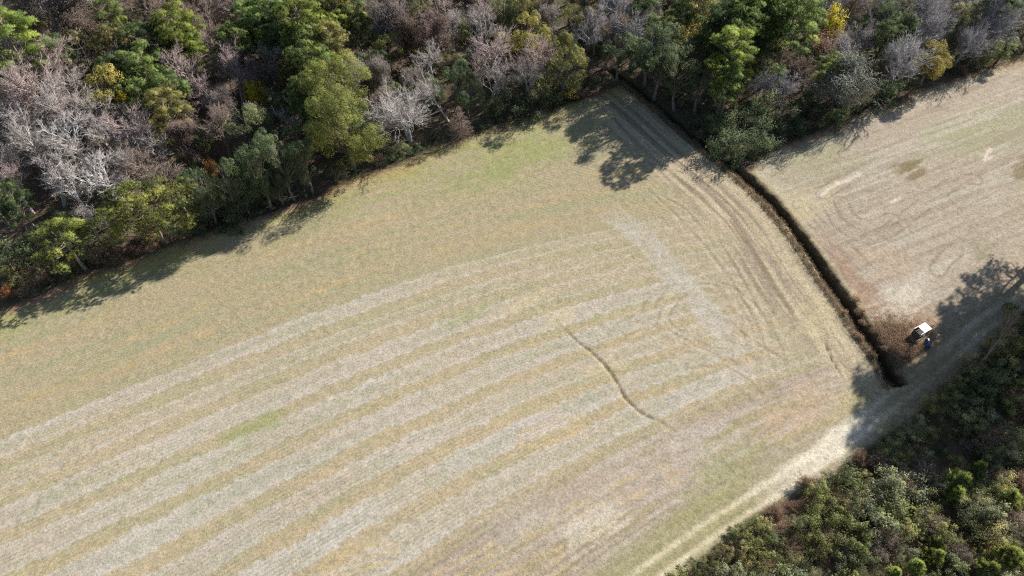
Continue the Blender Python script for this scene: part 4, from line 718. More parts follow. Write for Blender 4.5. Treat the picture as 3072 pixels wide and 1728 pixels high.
 ('shrub', 37.27, 29.11, 1.47, 1.44, 'thk_green', 'seventh leafy green shrub from the left midway into the roadside thicket'),
 ('shrub', 44.21, 22.27, 1.67, 1.34, 'thk_green', 'fourth leafy green shrub from the left deep in the roadside thicket'),
 ('shrub', 28.48, 26.8, 1.62, 1.39, 'thk_dark', 'third blackish-green shrub from the left in the thicket beside the track'),
 ('shrub', 55.88, 24.69, 1.43, 1.19, 'thk_olive', 'sixth yellowish-olive shrub from the left deep in the roadside thicket'),
 ('shrub', 53.23, 39.84, 0.97, 0.82, 'thk_green', 'twelfth leafy green shrub from the left midway into the roadside thicket'),
 ('shrub', 54.45, 26.52, 1.48, 1.11, 'thk_green', 'twelfth leafy green shrub from the left deep in the roadside thicket'),
 ('shrub', 54.82, 22.4, 0.91, 0.72, 'thk_green', 'thirteenth leafy green shrub from the left deep in the roadside thicket'),
 ('twiggy', 67.2, 55.15, 2.05, 1.68, 'pink_shrub', 'second pinkish-grey twiggy bush from the left in the thicket beside the track'),
 ('shrub', 46.8, 30.93, 2.5, 1.95, 'thk_green', 'eleventh leafy green shrub from the left midway into the roadside thicket'),
 ('twiggy', 59.28, 32.27, 1.69, 1.38, 'brown_shrub', 'third brown twiggy shrub from the left deep in the roadside thicket'),
 ('shrub', 55.03, 41.62, 2.27, 1.84, 'thk_olive', 'fifth yellowish-olive shrub from the left midway into the roadside thicket'),
 ('shrub', 51.51, 43.17, 2.68, 1.84, 'thk_green', 'tenth leafy green shrub from the left in the thicket beside the track'),
 ('shrub', 64.68, 44.11, 1.55, 1.28, 'thk_olive', 'seventh yellowish-olive shrub from the left midway into the roadside thicket'),
 ('shrub', 46.07, 39.3, 1.35, 1.18, 'grey_green', 'third grey-green shrub from the left in the thicket beside the track'),
 ('shrub', 63.85, 46.54, 1.42, 1.18, 'thk_green', 'seventeenth leafy green shrub from the left midway into the roadside thicket'),
 ('shrub', 57.38, 27.93, 2.39, 1.74, 'thk_olive', 'eighth yellowish-olive shrub from the left deep in the roadside thicket'),
 ('shrub', 58.08, 45.5, 2.57, 1.86, 'thk_dark', 'sixth blackish-green shrub from the left midway into the roadside thicket'),
 ('shrub', 61.95, 38.35, 2.9, 1.89, 'thk_green', 'fourteenth leafy green shrub from the left deep in the roadside thicket'),
 ('twiggy', 60.71, 34.89, 1.9, 1.74, 'pink_shrub', 'fifth pinkish-grey twiggy bush from the left deep in the roadside thicket'),
 ('shrub', 48.87, 36.74, 1.74, 1.16, 'grey_green', 'twelfth grey-green shrub from the left midway into the roadside thicket'),
 ('shrub', 66.36, 51.64, 1.4, 0.94, 'thk_green', 'eighteenth leafy green shrub from the left midway into the roadside thicket'),
 ('shrub', 50.93, 37.57, 1.06, 0.82, 'thk_dark', 'fourth blackish-green shrub from the left midway into the roadside thicket'),
 ('shrub', 57.4, 31.47, 1.27, 1.02, 'thk_olive', 'fifth yellowish-olive shrub from the left deep in the roadside thicket'),
 ('shrub', 45.91, 36.12, 1.77, 1.41, 'thk_green', 'tenth leafy green shrub from the left midway into the roadside thicket'),
 ('shrub', 61.81, 50.17, 1.54, 1.1, 'thk_green', 'thirteenth leafy green shrub from the left in the thicket beside the track'),
 ('shrub', 51.52, 40.76, 2.02, 1.28, 'thk_dark', 'seventh blackish-green shrub from the left in the thicket beside the track'),
 ('shrub', 48.54, 40.72, 2.73, 2.09, 'grey_green', 'fourth grey-green shrub from the left in the thicket beside the track'),
 ('shrub', 34.12, 23.0, 1.1, 0.9, 'grey_green', 'fourth grey-green shrub from the left midway into the roadside thicket'),
 ('shrub', 57.87, 47.14, 2.07, 1.37, 'thk_dark', 'ninth blackish-green shrub from the left in the thicket beside the track'),
 ('shrub', 60.63, 40.59, 1.15, 0.75, 'thk_olive', 'fourth yellowish-olive shrub from the left deep in the roadside thicket'),
 ('twiggy', 56.57, 38.51, 2.68, 2.16, 'brown_shrub', 'third brown twiggy shrub from the left midway into the roadside thicket'),
 ('shrub', 25.35, 22.42, 2.53, 2.09, 'thk_dark', 'first blackish-green shrub from the left midway into the roadside thicket'),
 ('twiggy', 51.5, 33.84, 2.04, 1.46, 'brown_shrub', 'second brown twiggy shrub from the left midway into the roadside thicket'),
 ('twiggy', 65.45, 49.0, 1.51, 1.05, 'brown_shrub', 'fifth brown twiggy shrub from the left midway into the roadside thicket'),
 ('shrub', 52.14, 35.79, 1.55, 1.25, 'thk_green', 'thirteenth leafy green shrub from the left midway into the roadside thicket'),
 ('shrub', 42.42, 25.2, 2.11, 1.47, 'grey_green', 'first grey-green shrub from the left deep in the roadside thicket'),
 ('shrub', 65.72, 47.35, 1.28, 1.15, 'grey_green', 'eighteenth grey-green shrub from the left midway into the roadside thicket'),
 ('shrub', 44.51, 27.67, 1.52, 1.34, 'thk_green', 'third leafy green shrub from the left deep in the roadside thicket'),
 ('shrub', 44.6, 37.05, 2.33, 1.88, 'thk_dark', 'sixth blackish-green shrub from the left in the thicket beside the track'),
 ('shrub', 39.52, 32.04, 1.78, 1.32, 'thk_olive', 'third yellowish-olive shrub from the left midway into the roadside thicket'),
 ('shrub', 67.77, 49.83, 2.19, 1.54, 'thk_green', 'nineteenth leafy green shrub from the left midway into the roadside thicket'),
 ('twiggy', 39.48, 25.66, 1.57, 1.31, 'pink_shrub', 'third pinkish-grey twiggy bush from the left midway into the roadside thicket'),
 ('shrub', 41.85, 31.62, 2.84, 2.28, 'grey_green', 'ninth grey-green shrub from the left midway into the roadside thicket'),
 ('shrub', 50.21, 28.53, 2.43, 1.53, 'thk_green', 'seventh leafy green shrub from the left deep in the roadside thicket'),
 ('shrub', 56.79, 41.09, 2.7, 1.94, 'grey_green', 'fifteenth grey-green shrub from the left midway into the roadside thicket'),
 ('shrub', 52.07, 22.88, 1.95, 1.76, 'grey_green', 'fifth grey-green shrub from the left deep in the roadside thicket'),
 ('shrub', 48.81, 21.99, 1.39, 1.01, 'thk_dark', 'third blackish-green shrub from the left deep in the roadside thicket'),
 ('shrub', 24.81, 24.33, 1.85, 1.46, 'thk_olive', 'first yellowish-olive shrub from the left midway into the roadside thicket'),
 ('shrub', 51.65, 32.18, 2.85, 1.98, 'thk_green', 'eighth leafy green shrub from the left deep in the roadside thicket'),
 ('twiggy', 36.66, 30.99, 1.7, 1.18, 'brown_shrub', 'fourth brown twiggy shrub from the left in the thicket beside the track'),
 ('shrub', 40.05, 28.97, 3.49, 2.33, 'grey_green', 'eighth grey-green shrub from the left midway into the roadside thicket'),
 ('shrub', 50.0, 39.84, 2.18, 1.39, 'thk_green', 'ninth leafy green shrub from the left in the thicket beside the track'),
 ('twiggy', 54.03, 38.27, 1.18, 0.96, 'pink_shrub', 'eighth pinkish-grey twiggy bush from the left midway into the roadside thicket'),
 ('shrub', 42.3, 29.58, 3.07, 2.78, 'thk_green', 'ninth leafy green shrub from the left midway into the roadside thicket'),
 ('shrub', 21.01, 22.55, 0.96, 0.7, 'thk_green', 'second leafy green shrub from the left in the thicket beside the track'),
 ('twiggy', 55.71, 34.31, 2.37, 1.59, 'pink_shrub', 'third pinkish-grey twiggy bush from the left deep in the roadside thicket'),
 ('shrub', 30.87, 21.89, 1.13, 0.77, 'thk_olive', 'second yellowish-olive shrub from the left midway into the roadside thicket'),
 ('shrub', 51.71, 39.15, 1.36, 1.17, 'thk_dark', 'fifth blackish-green shrub from the left midway into the roadside thicket'),
 ('shrub', 53.37, 30.99, 1.77, 1.21, 'thk_green', 'tenth leafy green shrub from the left deep in the roadside thicket'),
 ('shrub', 31.95, 23.41, 1.37, 1.11, 'grey_green', 'third grey-green shrub from the left midway into the roadside thicket'),
 ('shrub', 46.39, 22.34, 1.13, 1.12, 'thk_green', 'sixth leafy green shrub from the left deep in the roadside thicket'),
 ('shrub', 61.21, 46.76, 2.04, 1.42, 'grey_green', 'seventeenth grey-green shrub from the left midway into the roadside thicket'),
 ('twiggy', 46.15, 32.58, 1.26, 0.96, 'pink_shrub', 'sixth pinkish-grey twiggy bush from the left midway into the roadside thicket'),
 ('twiggy', 42.33, 21.77, 1.16, 0.74, 'brown_shrub', 'first brown twiggy shrub from the left deep in the roadside thicket'),
 ('shrub', 40.88, 34.36, 1.13, 1.01, 'thk_olive', 'fourth yellowish-olive shrub from the left in the thicket beside the track'),
 ('shrub', 60.8, 44.93, 1.06, 0.93, 'thk_dark', 'eighth blackish-green shrub from the left midway into the roadside thicket'),
 ('shrub', 57.92, 35.35, 1.29, 1.28, 'thk_green', 'eleventh leafy green shrub from the left deep in the roadside thicket'),
 ('shrub', 47.93, 39.06, 2.15, 1.94, 'thk_olive', 'fifth yellowish-olive shrub from the left in the thicket beside the track'),
 ('shrub', 28.12, 28.66, 1.6, 1.16, 'thk_olive', 'third yellowish-olive shrub from the left in the thicket beside the track'),
 ('shrub', 64.86, 52.23, 3.23, 2.19, 'thk_green', 'fifteenth leafy green shrub from the left in the thicket beside the track'),
 ('shrub', 33.16, 29.49, 1.25, 1.17, 'thk_green', 'fifth leafy green shrub from the left in the thicket beside the track'),
 ('shrub', 64.01, 42.64, 2.55, 1.62, 'thk_dark', 'seventh blackish-green shrub from the left deep in the roadside thicket'),
 ('shrub', 46.68, 24.11, 2.39, 2.22, 'thk_dark', 'second blackish-green shrub from the left deep in the roadside thicket'),
 ('shrub', 51.68, 27.45, 3.05, 2.44, 'thk_olive', 'second yellowish-olive shrub from the left deep in the roadside thicket'),
 ('shrub', 68.62, 56.09, 3.37, 2.9, 'thk_green', 'sixteenth leafy green shrub from the left in the thicket beside the track'),
 ('shrub', 48.6, 28.48, 0.89, 0.7, 'thk_dark', 'first blackish-green shrub from the left deep in the roadside thicket'),
 ('shrub', 29.09, 22.08, 2.92, 2.4, 'grey_green', 'second grey-green shrub from the left midway into the roadside thicket'),
 ('twiggy', 68.83, 52.28, 1.93, 1.49, 'brown_shrub', 'sixth brown twiggy shrub from the left midway into the roadside thicket'),
 ('shrub', 39.41, 35.42, 1.26, 0.97, 'thk_dark', 'fourth blackish-green shrub from the left in the thicket beside the track'),
 ('shrub', 48.33, 32.51, 2.09, 1.62, 'grey_green', 'thirteenth grey-green shrub from the left midway into the roadside thicket'),
 ('shrub', 44.57, 31.37, 3.06, 2.9, 'grey_green', 'eleventh grey-green shrub from the left midway into the roadside thicket'),
 ('shrub', 21.76, 24.22, 1.2, 0.77, 'thk_green', 'third leafy green shrub from the left in the thicket beside the track'),
 ('shrub', 26.68, 27.63, 2.17, 1.85, 'thk_green', 'fourth leafy green shrub from the left in the thicket beside the track'),
 ('shrub', 54.5, 45.63, 1.53, 1.25, 'thk_dark', 'eighth blackish-green shrub from the left in the thicket beside the track'),
 ('shrub', 61.6, 48.57, 2.02, 1.26, 'thk_dark', 'tenth blackish-green shrub from the left in the thicket beside the track'),
 ('shrub', 35.56, 21.86, 2.79, 1.91, 'thk_green', 'first leafy green shrub from the left deep in the roadside thicket'),
 ('shrub', 50.12, 42.16, 1.27, 0.94, 'thk_green', 'eighth leafy green shrub from the left in the thicket beside the track'),
 ('shrub', 36.15, 25.94, 1.77, 1.46, 'grey_green', 'fifth grey-green shrub from the left midway into the roadside thicket'),
 ('shrub', 56.12, 26.85, 1.31, 0.88, 'grey_green', 'eighth grey-green shrub from the left deep in the roadside thicket'),
 ('shrub', 50.9, 21.68, 2.6, 1.83, 'grey_green', 'fourth grey-green shrub from the left deep in the roadside thicket'),
 ('shrub', 25.17, 26.22, 1.45, 1.37, 'thk_olive', 'second yellowish-olive shrub from the left in the thicket beside the track'),
 ('shrub', 58.78, 29.85, 1.1, 1.07, 'grey_green', 'ninth grey-green shrub from the left deep in the roadside thicket'),
 ('twiggy', 47.18, 58.31, 0.77, 0.61, 'brown_shrub', 'first brown twiggy shrub from the left on the ditch bank'),
 ('twiggy', 47.41, 56.53, 0.76, 0.61, 'bramble', 'fifth reddish-brown dead bramble clump from the left on the ditch bank'),
 ('twiggy', 48.95, 52.3, 0.63, 0.5, 'bramble', 'sixth reddish-brown dead bramble clump from the left on the ditch bank'),
 ('twiggy', 47.64, 60.34, 1.03, 0.83, 'bramble', 'second reddish-brown dead bramble clump from the left on the ditch bank'),
 ('twiggy', 48.01, 58.51, 0.68, 0.54, 'bramble', 'fourth reddish-brown dead bramble clump from the left on the ditch bank'),
 ('twiggy', 48.86, 55.03, 1.04, 0.84, 'brown_shrub', 'third brown twiggy shrub from the left on the ditch bank'),
 ('twiggy', 50.16, 51.35, 1.21, 0.97, 'bramble', 'seventh reddish-brown dead bramble clump from the left on the ditch bank'),
 ('twiggy', 45.53, 58.26, 0.61, 0.49, 'bramble', 'first reddish-brown dead bramble clump from the left on the ditch bank'),
 ('twiggy', 46.34, 54.05, 0.59, 0.47, 'bramble', 'third reddish-brown dead bramble clump from the left on the ditch bank'),
 ('twiggy', 47.22, 51.23, 0.8, 0.64, 'brown_shrub', 'second brown twiggy shrub from the left on the ditch bank'),
 ('twiggy', 49.93, 48.49, 0.85, 0.68, 'bramble', 'eighth reddish-brown dead bramble clump from the left on the ditch bank'),
 ('pine', 76, 64.2, 24, 6.0, 'pine_mid', 'third mid-green pine from the left at the track bend behind the thicket'),
 ('pine', 78.6, 69, 24, 6.0, 'pine_mid', 'fourth mid-green pine from the left at the track bend behind the thicket'),
 ('pine', 82.5, 68.5, 23, 5.75, 'pine_mid', 'tenth mid-green pine from the left at the track bend behind the thicket'),
 ('pine', 70, 56, 20, 5.0, 'pine_mid', 'first mid-green pine from the left at the track bend behind the thicket'),
 ('pine', 74, 59, 20, 5.0, 'pine_mid', 'second mid-green pine from the left at the track bend behind the thicket'),
 ('pine', 78.5, 62.5, 20, 5.0, 'pine_mid', 'seventh mid-green pine from the left at the track bend behind the thicket'),
 ('pine', 89, 73, 22, 5.5, 'pine_mid', 'thirteenth mid-green pine from the left at the track bend behind the thicket'),
 ('pine', 82.5, 72, 20, 5.0, 'pine_mid', 'sixth mid-green pine from the left at the track bend behind the thicket'),
 ('pine', 87.5, 77.5, 20, 5.0, 'pine_mid', 'eighth mid-green pine from the left at the track bend behind the thicket'),
 ('pine', 84, 66, 20, 5.0, 'pine_mid', 'eleventh mid-green pine from the left at the track bend behind the thicket'),
 ('pine', 91, 77, 20, 5.0, 'pine_mid', 'twelfth mid-green pine from the left at the track bend behind the thicket'),
 ('pine', 72, 51.5, 19, 4.75, 'pine_mid', 'fifth mid-green pine from the left at the track bend behind the thicket'),
 ('pine', 77, 56, 19, 4.75, 'pine_mid', 'ninth mid-green pine from the left at the track bend behind the thicket'),
 ('bare', 59.8, 49.31, 11.0, 0.5, 'brown', 'slender dark bare trunk standing in shadow beyond the track bend'),
]


# ------------------------------------------------------------------ numpy helpers
_T = np.random.default_rng(11).random((8, 256, 256))
def vnoise(x, y, k=0):
    x = np.asarray(x, float); y = np.asarray(y, float)
    i = np.floor(x).astype(int); j = np.floor(y).astype(int)
    fx = x - i; fy = y - j
    fx = fx * fx * (3 - 2 * fx); fy = fy * fy * (3 - 2 * fy)
    t = _T[k % 8]
    i0 = i & 255; i1 = (i + 1) & 255; j0 = j & 255; j1 = (j + 1) & 255
    return (t[i0, j0] * (1 - fx) + t[i1, j0] * fx) * (1 - fy) + (t[i0, j1] * (1 - fx) + t[i1, j1] * fx) * fy
def fbm(x, y, k=0, o=4):
    s = 0; a = .5; n = 0
    for q in range(o):
        s = s + a * vnoise(x * 2 ** q + 17.3 * q, y * 2 ** q + 9.1 * q, k + q); n += a; a *= .55
    return s / n
def sst(a, b, x):
    t = np.clip((x - a) / (b - a), 0, 1)
    return t * t * (3 - 2 * t)
def pdist(pts, x, y, pad=None):
    """distance to a polyline, signed side (+ left of travel), arc length; with pad only near it"""
    P = np.array(pts, float)
    if pad is not None:
        m = (x > P[:, 0].min() - pad) & (x < P[:, 0].max() + pad) & (y > P[:, 1].min() - pad) & (y < P[:, 1].max() + pad)
        out = [np.full(np.shape(x), 1e3), np.ones(np.shape(x)), np.zeros(np.shape(x))]
        if m.any():
            for o_, v_ in zip(out, pdist(pts, x[m], y[m])): o_[m] = v_
        return out
    best = np.full(np.shape(x), 1e9); side = np.zeros(np.shape(x)); arc = np.zeros(np.shape(x)); a0 = 0.
    for p, q in zip(P[:-1], P[1:]):
        v = q - p; L = np.hypot(*v)
        t = np.clip(((x - p[0]) * v[0] + (y - p[1]) * v[1]) / (L * L), 0, 1)
        dx = x - p[0] - t * v[0]; dy = y - p[1] - t * v[1]
        dd = np.hypot(dx, dy)
        m = dd < best
        best = np.where(m, dd, best)
        side = np.where(m, np.sign(v[0] * dy - v[1] * dx), side)
        arc = np.where(m, a0 + t * L, arc)
        a0 += L
    return best, side, arc
_E = np.array(EDGE); _R = np.array(ROAD); _TH = np.array(THICKET)
def y_edge(x): return np.interp(x, _E[:, 0], _E[:, 1])
def y_thk(x): return np.interp(x, _TH[:, 0], _TH[:, 1])
def rowq(x, y):
    a = x / 50; b = (y - 55) / 30
    c = QC
    return c[0] + c[1] * a + c[2] * b + c[3] * a * a + c[4] * a * b + c[5] * b * b + c[6] * a ** 3 + c[7] * a * a * b

def height(x, y, fine=True):
    x = np.asarray(x, float); y = np.asarray(y, float)
    z = .5 * (fbm(x / 30, y / 30, 1, 2) - .5)
    wv = fbm(x / 2.2, y / 2.2, 3, 2) - .5
    de = y - y_edge(x) + wv * 1.2
    z = z - .55 * sst(-.1, 1.0, de) + .35 * sst(2, 6, de) * fbm(x / 4, y / 4, 2, 3)
    dd, sd, arc = pdist(DITCH, x, y)
    dd = dd + (fbm(x / 1.6, y / 1.6, 4, 2) - .5) * .7
    wid = .98 + .9 * (fbm(arc / 5, arc * 0, 6, 3) - .5)
    carve = 1 - sst(.25, 1.0, dd / np.where(sd > 0, wid * .85, wid * 1.15))
    carve = carve * sst(0, 3, arc) * (1 - sst(arc.max() - 1.5, arc.max() - .1, arc))
    z = z - (1.5 + .5 * vnoise(arc / 7, arc * 0, 2)) * carve
    if fine:
        for g, dep, wd in ((GULLY, .10, .24), (GULLY2, .10, .24)):
            gd, gs, ga = pdist(g, x, y, 3)
            t = ga / (ga.max() + 1e-6 if ga.max() > 0 else 1)
            prof = dep * sst(0.15, .45, t) * (1 - sst(.72, 1.0, t)) + .015
            gd = gd + (vnoise(x * 1.7, y * 1.7, 5) - .5) * .25
            z = z - prof * (1 - sst(.1, wd, gd))
        for tr in TRACKS:
            td, ts, ta = pdist(tr, x, y, 3)
            for o in (-.95, .95):
                z = z - .02 * (1 - sst(.1, .32, np.abs(td * ts - o)))
        rd, rs, ra = pdist(ROAD, x, y)
        for o in (-.85, .85):
            z = z - .08 * (1 - sst(.15, .6, np.abs(rd * rs - o)))
        z = z + .05 * (fbm(x / .7, y / .7, 6, 2) - .5)
    yt = y_thk(x)
    z = z + .5 * sst(0, 3, yt - y) * fbm(x / 3, y / 3, 5, 2)
    return z

# ------------------------------------------------------------------ materials
def newmat(name):
    m = bpy.data.materials.new(name); m.use_nodes = True
    n = m.node_tree.nodes; l = m.node_tree.links
    b = n['Principled BSDF']
    return m, n, l, b
def N(n, t, **k):
    o = n.new('ShaderNode' + t)
    for a, v in k.items(): setattr(o, a, v)
    return o
def mixc(n, l, a, b, fac, mode='MIX'):
    o = N(n, 'Mix', data_type='RGBA', blend_type=mode)
    for s, v in ((0, fac), (6, a), (7, b)):
        if hasattr(v, 'is_linked'): l.new(v, o.inputs[s])
        elif v is not None: o.inputs[s].default_value = v
    return o.outputs[2]
def ramp(n, l, src, stops):
    r = N(n, 'ValToRGB')
    e = r.color_ramp.elements
    while len(e) < len(stops): e.new(.5)
    for q, (p, c) in zip(e, stops):
        q.position = p; q.color = (*c, 1) if len(c) == 3 else c
    l.new(src, r.inputs[0]); return r.outputs[0]

def ground_material():
    m, n, l, b = newmat('soil_and_stubble')
    at = N(n, 'Attribute', attribute_name='Col')
    rg = N(n, 'Attribute', attribute_name='rough')
    geo = N(n, 'NewGeometry')
    n1 = N(n, 'TexNoise'); n1.inputs['Scale'].default_value = 3.2; n1.inputs['Detail'].default_value = 6; n1.inputs['Roughness'].default_value = .75
    n2 = N(n, 'TexNoise'); n2.inputs['Scale'].default_value = 9.0; n2.inputs['Detail'].default_value = 3; n2.inputs['Roughness'].default_value = .7
    n3 = N(n, 'TexNoise'); n3.inputs['Scale'].default_value = .9; n3.inputs['Detail'].default_value = 4
    for q in (n1, n2, n3): l.new(geo.outputs['Position'], q.inputs['Vector'])
    g1 = ramp(n, l, n1.outputs[0], ((.30, (.60, .58, .55)), (.5, (1, 1, 1)), (.70, (1.34, 1.33, 1.29))))
    g2 = ramp(n, l, n2.outputs[0], ((.30, (.70, .68, .66)), (.5, (1, 1, 1)), (.70, (1.26, 1.25, 1.22))))
    g3 = ramp(n, l, n3.outputs[0], ((.25, (.85, .87, .82)), (.5, (1, 1, 1)), (.75, (1.13, 1.10, 1.10))))
    c = mixc(n, l, at.outputs['Color'], g1, 1.0, 'MULTIPLY')
    c = mixc(n, l, c, g2, 1.0, 'MULTIPLY')
    c = mixc(n, l, c, g3, 1.0, 'MULTIPLY')
    l.new(c, b.inputs['Base Color'])
    b.inputs['Roughness'].default_value = .95
    b.inputs['Specular IOR Level'].default_value = .08
    bp = N(n, 'Bump'); bp.inputs['Distance'].default_value = .12
    l.new(rg.outputs['Fac'], bp.inputs['Strength'])
    s = N(n, 'Math', operation='ADD'); l.new(n1.outputs[0], s.inputs[0]); l.new(n2.outputs[0], s.inputs[1])
    l.new(s.outputs[0], bp.inputs['Height']); l.new(bp.outputs[0], b.inputs['Normal'])
    return m

def leaf_material(name, use_attr=False, trans=.50, hue=.03):
    m, n, l, b = newmat(name)
    out = n['Material Output']
    va = N(n, 'Attribute', attribute_name='v')
    if use_attr:
        base = N(n, 'Attribute', attribute_name='Col').outputs['Color']
    else:
        oi = N(n, 'ObjectInfo'); base = oi.outputs['Color']
    br = ramp(n, l, va.outputs['Fac'], ((0, (.42, .45, .5)), (.5, (1, 1, 1)), (1, (1.75, 1.55, 1.25))))
    c = mixc(n, l, base, br, 1.0, 'MULTIPLY')
    if not use_attr:
        hs = N(n, 'HueSaturation')
        mr = N(n, 'MapRange'); mr.inputs[3].default_value = .5 - hue * .35; mr.inputs[4].default_value = .5 + hue * .35
        l.new(oi.outputs['Random'], mr.inputs[0]); l.new(mr.outputs[0], hs.inputs['Hue'])
        mv = N(n, 'MapRange'); mv.inputs[3].default_value = .8; mv.inputs[4].default_value = 1.2
        l.new(oi.outputs['Random'], mv.inputs[0]); l.new(mv.outputs[0], hs.inputs['Value'])
        l.new(c, hs.inputs['Color']); c = hs.outputs[0]
    l.new(c, b.inputs['Base Color'])
    b.inputs['Roughness'].default_value = .62
    b.inputs['Specular IOR Level'].default_value = .25
    tr = N(n, 'BsdfTranslucent'); l.new(c, tr.inputs[0])
    mx = N(n, 'MixShader'); mx.inputs[0].default_value = trans
    l.new(b.outputs[0], mx.inputs[1]); l.new(tr.outputs[0], mx.inputs[2]); l.new(mx.outputs[0], out.inputs[0])
    return m

def bark_material(name, use_attr=True):
    m, n, l, b = newmat(name)
    va = N(n, 'Attribute', attribute_name='v')
    oi = N(n, 'ObjectInfo')
    tc = N(n, 'TexCoord')
    nz = N(n, 'TexNoise'); nz.inputs['Scale'].default_value = 4.0; nz.inputs['Detail'].default_value = 5
    l.new(tc.outputs['Object'], nz.inputs['Vector'])
    br = ramp(n, l, nz.outputs[0], ((.3, (.55, .55, .55)), (.7, (1.3, 1.28, 1.25))))
    tip = ramp(n, l, va.outputs['Fac'], ((0, (1.0, 1.0, 1.0)), (.4, (1, .98, .97)), (1, (.84, .76, .73))))
    c = mixc(n, l, oi.outputs['Color'], br, 1.0, 'MULTIPLY')
    c = mixc(n, l, c, tip, 1.0, 'MULTIPLY')
    l.new(c, b.inputs['Base Color'])
    b.inputs['Roughness'].default_value = .85
    b.inputs['Specular IOR Level'].default_value = .15
    return m

def plain(name, col, rough=.6, metal=0, var=.15, scale=6):
    m, n, l, b = newmat(name)
    tc = N(n, 'TexCoord'); nz = N(n, 'TexNoise'); nz.inputs['Scale'].default_value = scale; nz.inputs['Detail'].default_value = 5
    l.new(tc.outputs['Object'], nz.inputs['Vector'])
    r = ramp(n, l, nz.outputs[0], ((.3, tuple(x * (1 - var) for x in col)), (.7, tuple(min(1, x * (1 + var)) for x in col))))
    l.new(r, b.inputs['Base Color']); b.inputs['Roughness'].default_value = rough; b.inputs['Metallic'].default_value = metal
    return m

M_GROUND = ground_material()
M_LEAF = leaf_material('leaves')
M_NEEDLE = leaf_material('needles', trans=.50)
M_WEED = leaf_material('undergrowth_leaves', True)
M_BARK = bark_material('bark')

# ------------------------------------------------------------------ mesh builders
class MB:
    def __init__(s): s.V = []; s.F = []; s.A = []; s.C = []; s.N = []; s.n = 0
    def add(s, V, F, a, c=None, nrm=None):
        V = np.asarray(V, float).reshape(-1, 3); F = np.asarray(F, int).reshape(-1, 3)
        if nrm is not None:                                # wind every face so that it looks the way its leaf is turned
            g = np.cross(V[F[:, 1]] - V[F[:, 0]], V[F[:, 2]] - V[F[:, 0]])
            fl = (g * nrm[F[:, 0]]).sum(1) < 0
            F = F.copy(); F[fl] = F[fl][:, ::-1]
            s.N.append(nrm)
        s.V.append(V); s.F.append(F + s.n); s.n += len(V)
        s.A.append(np.broadcast_to(np.asarray(a, float), (len(V),)).copy())
        if c is not None: s.C.append(np.broadcast_to(np.asarray(c, float), (len(V), 3)).copy())
    def mesh(s, name, mat, smooth=False):
        V = np.concatenate(s.V); F = np.concatenate(s.F); A = np.concatenate(s.A)
        me = bpy.data.meshes.new(name)
        me.vertices.add(len(V)); me.vertices.foreach_set('co', V.astype(np.float32).ravel())
        me.loops.add(F.size); me.loops.foreach_set('vertex_index', F.astype(np.int32).ravel())
        me.polygons.add(len(F)); me.polygons.foreach_set('loop_start', np.arange(0, F.size, 3, dtype=np.int32))
        me.polygons.foreach_set('loop_total', np.full(len(F), 3, np.int32))
        if smooth: me.polygons.foreach_set('use_smooth', np.ones(len(F), bool))
        at = me.attributes.new('v', 'FLOAT', 'POINT'); at.data.foreach_set('value', A.astype(np.float32))
        if s.C:
            C = np.concatenate(s.C); C4 = np.c_[C, np.ones(len(C))]
            ca = me.attributes.new('Col', 'FLOAT_COLOR', 'POINT'); ca.data.foreach_set('color', C4.astype(np.float32).ravel())
        me.materials.append(mat); me.update()
        if s.N and sum(map(len, s.N)) == len(V):
            me.polygons.foreach_set('use_smooth', np.ones(len(F), bool))
            me.normals_split_custom_set_from_vertices(np.concatenate(s.N).astype(np.float32).tolist())
        return me

def unit(v): return v / np.maximum(np.linalg.norm(v, axis=-1, keepdims=True), 1e-9)
def rdir(rng, n): return unit(rng.normal(size=(n, 3)))

def frusta(mb, P0, P1, R0, R1, sides, a, c=None):
    """many tapered limbs at once"""
    P0 = np.asarray(P0).reshape(-1, 3); P1 = np.asarray(P1).reshape(-1, 3); n = len(P0)
    R0 = np.broadcast_to(R0, (n,)); R1 = np.broadcast_to(R1, (n,))
    t = unit(P1 - P0); ref = np.where(np.abs(t[:, 2:]) < .9, [[0, 0, 1.]], [[1., 0, 0]])
    u = unit(np.cross(t, ref)); w_ = np.cross(t, u)
    th = np.arange(sides) * 2 * np.pi / sides
    ring = u[:, None] * np.cos(th)[None, :, None] + w_[:, None] * np.sin(th)[None, :, None]
    A_ = P0[:, None] + ring * R0[:, None, None]; B_ = P1[:, None] + ring * R1[:, None, None]
    V = np.concatenate([A_, B_], 1).reshape(-1, 3)
    f = []
    for i in range(sides):
        j = (i + 1) % sides
        f += [(i, j, sides + j), (i, sides + j, sides + i)]
    F = (np.array(f)[None] + (np.arange(n) * 2 * sides)[:, None, None]).reshape(-1, 3)
    aa = np.repeat(np.broadcast_to(a, (n,)), 2 * sides)
    mb.add(V, F, aa, None if c is None else np.repeat(c, 2 * sides, 0))

def cones(mb, P0, P1, R, a, c=None):
    """many thin twigs, three faces each"""
    n = len(P0)
    t = unit(P1 - P0); ref = np.where(np.abs(t[:, 2:]) < .9, [[0, 0, 1.]], [[1., 0, 0]])
    u = unit(np.cross(t, ref)); w_ = np.cross(t, u)
    R = np.broadcast_to(R, (n,))[:, None]
    V = np.stack([P0 + u * R, P0 + (-.5 * u + .866 * w_) * R, P0 + (-.5 * u - .866 * w_) * R, P1], 1).reshape(-1, 3)
    F = (np.array([(0, 1, 3), (1, 2, 3), (2, 0, 3)])[None] + (np.arange(n) * 4)[:, None, None]).reshape(-1, 3)
    mb.add(V, F, np.repeat(np.broadcast_to(a, (n,)), 4), None if c is None else np.repeat(c, 4, 0))

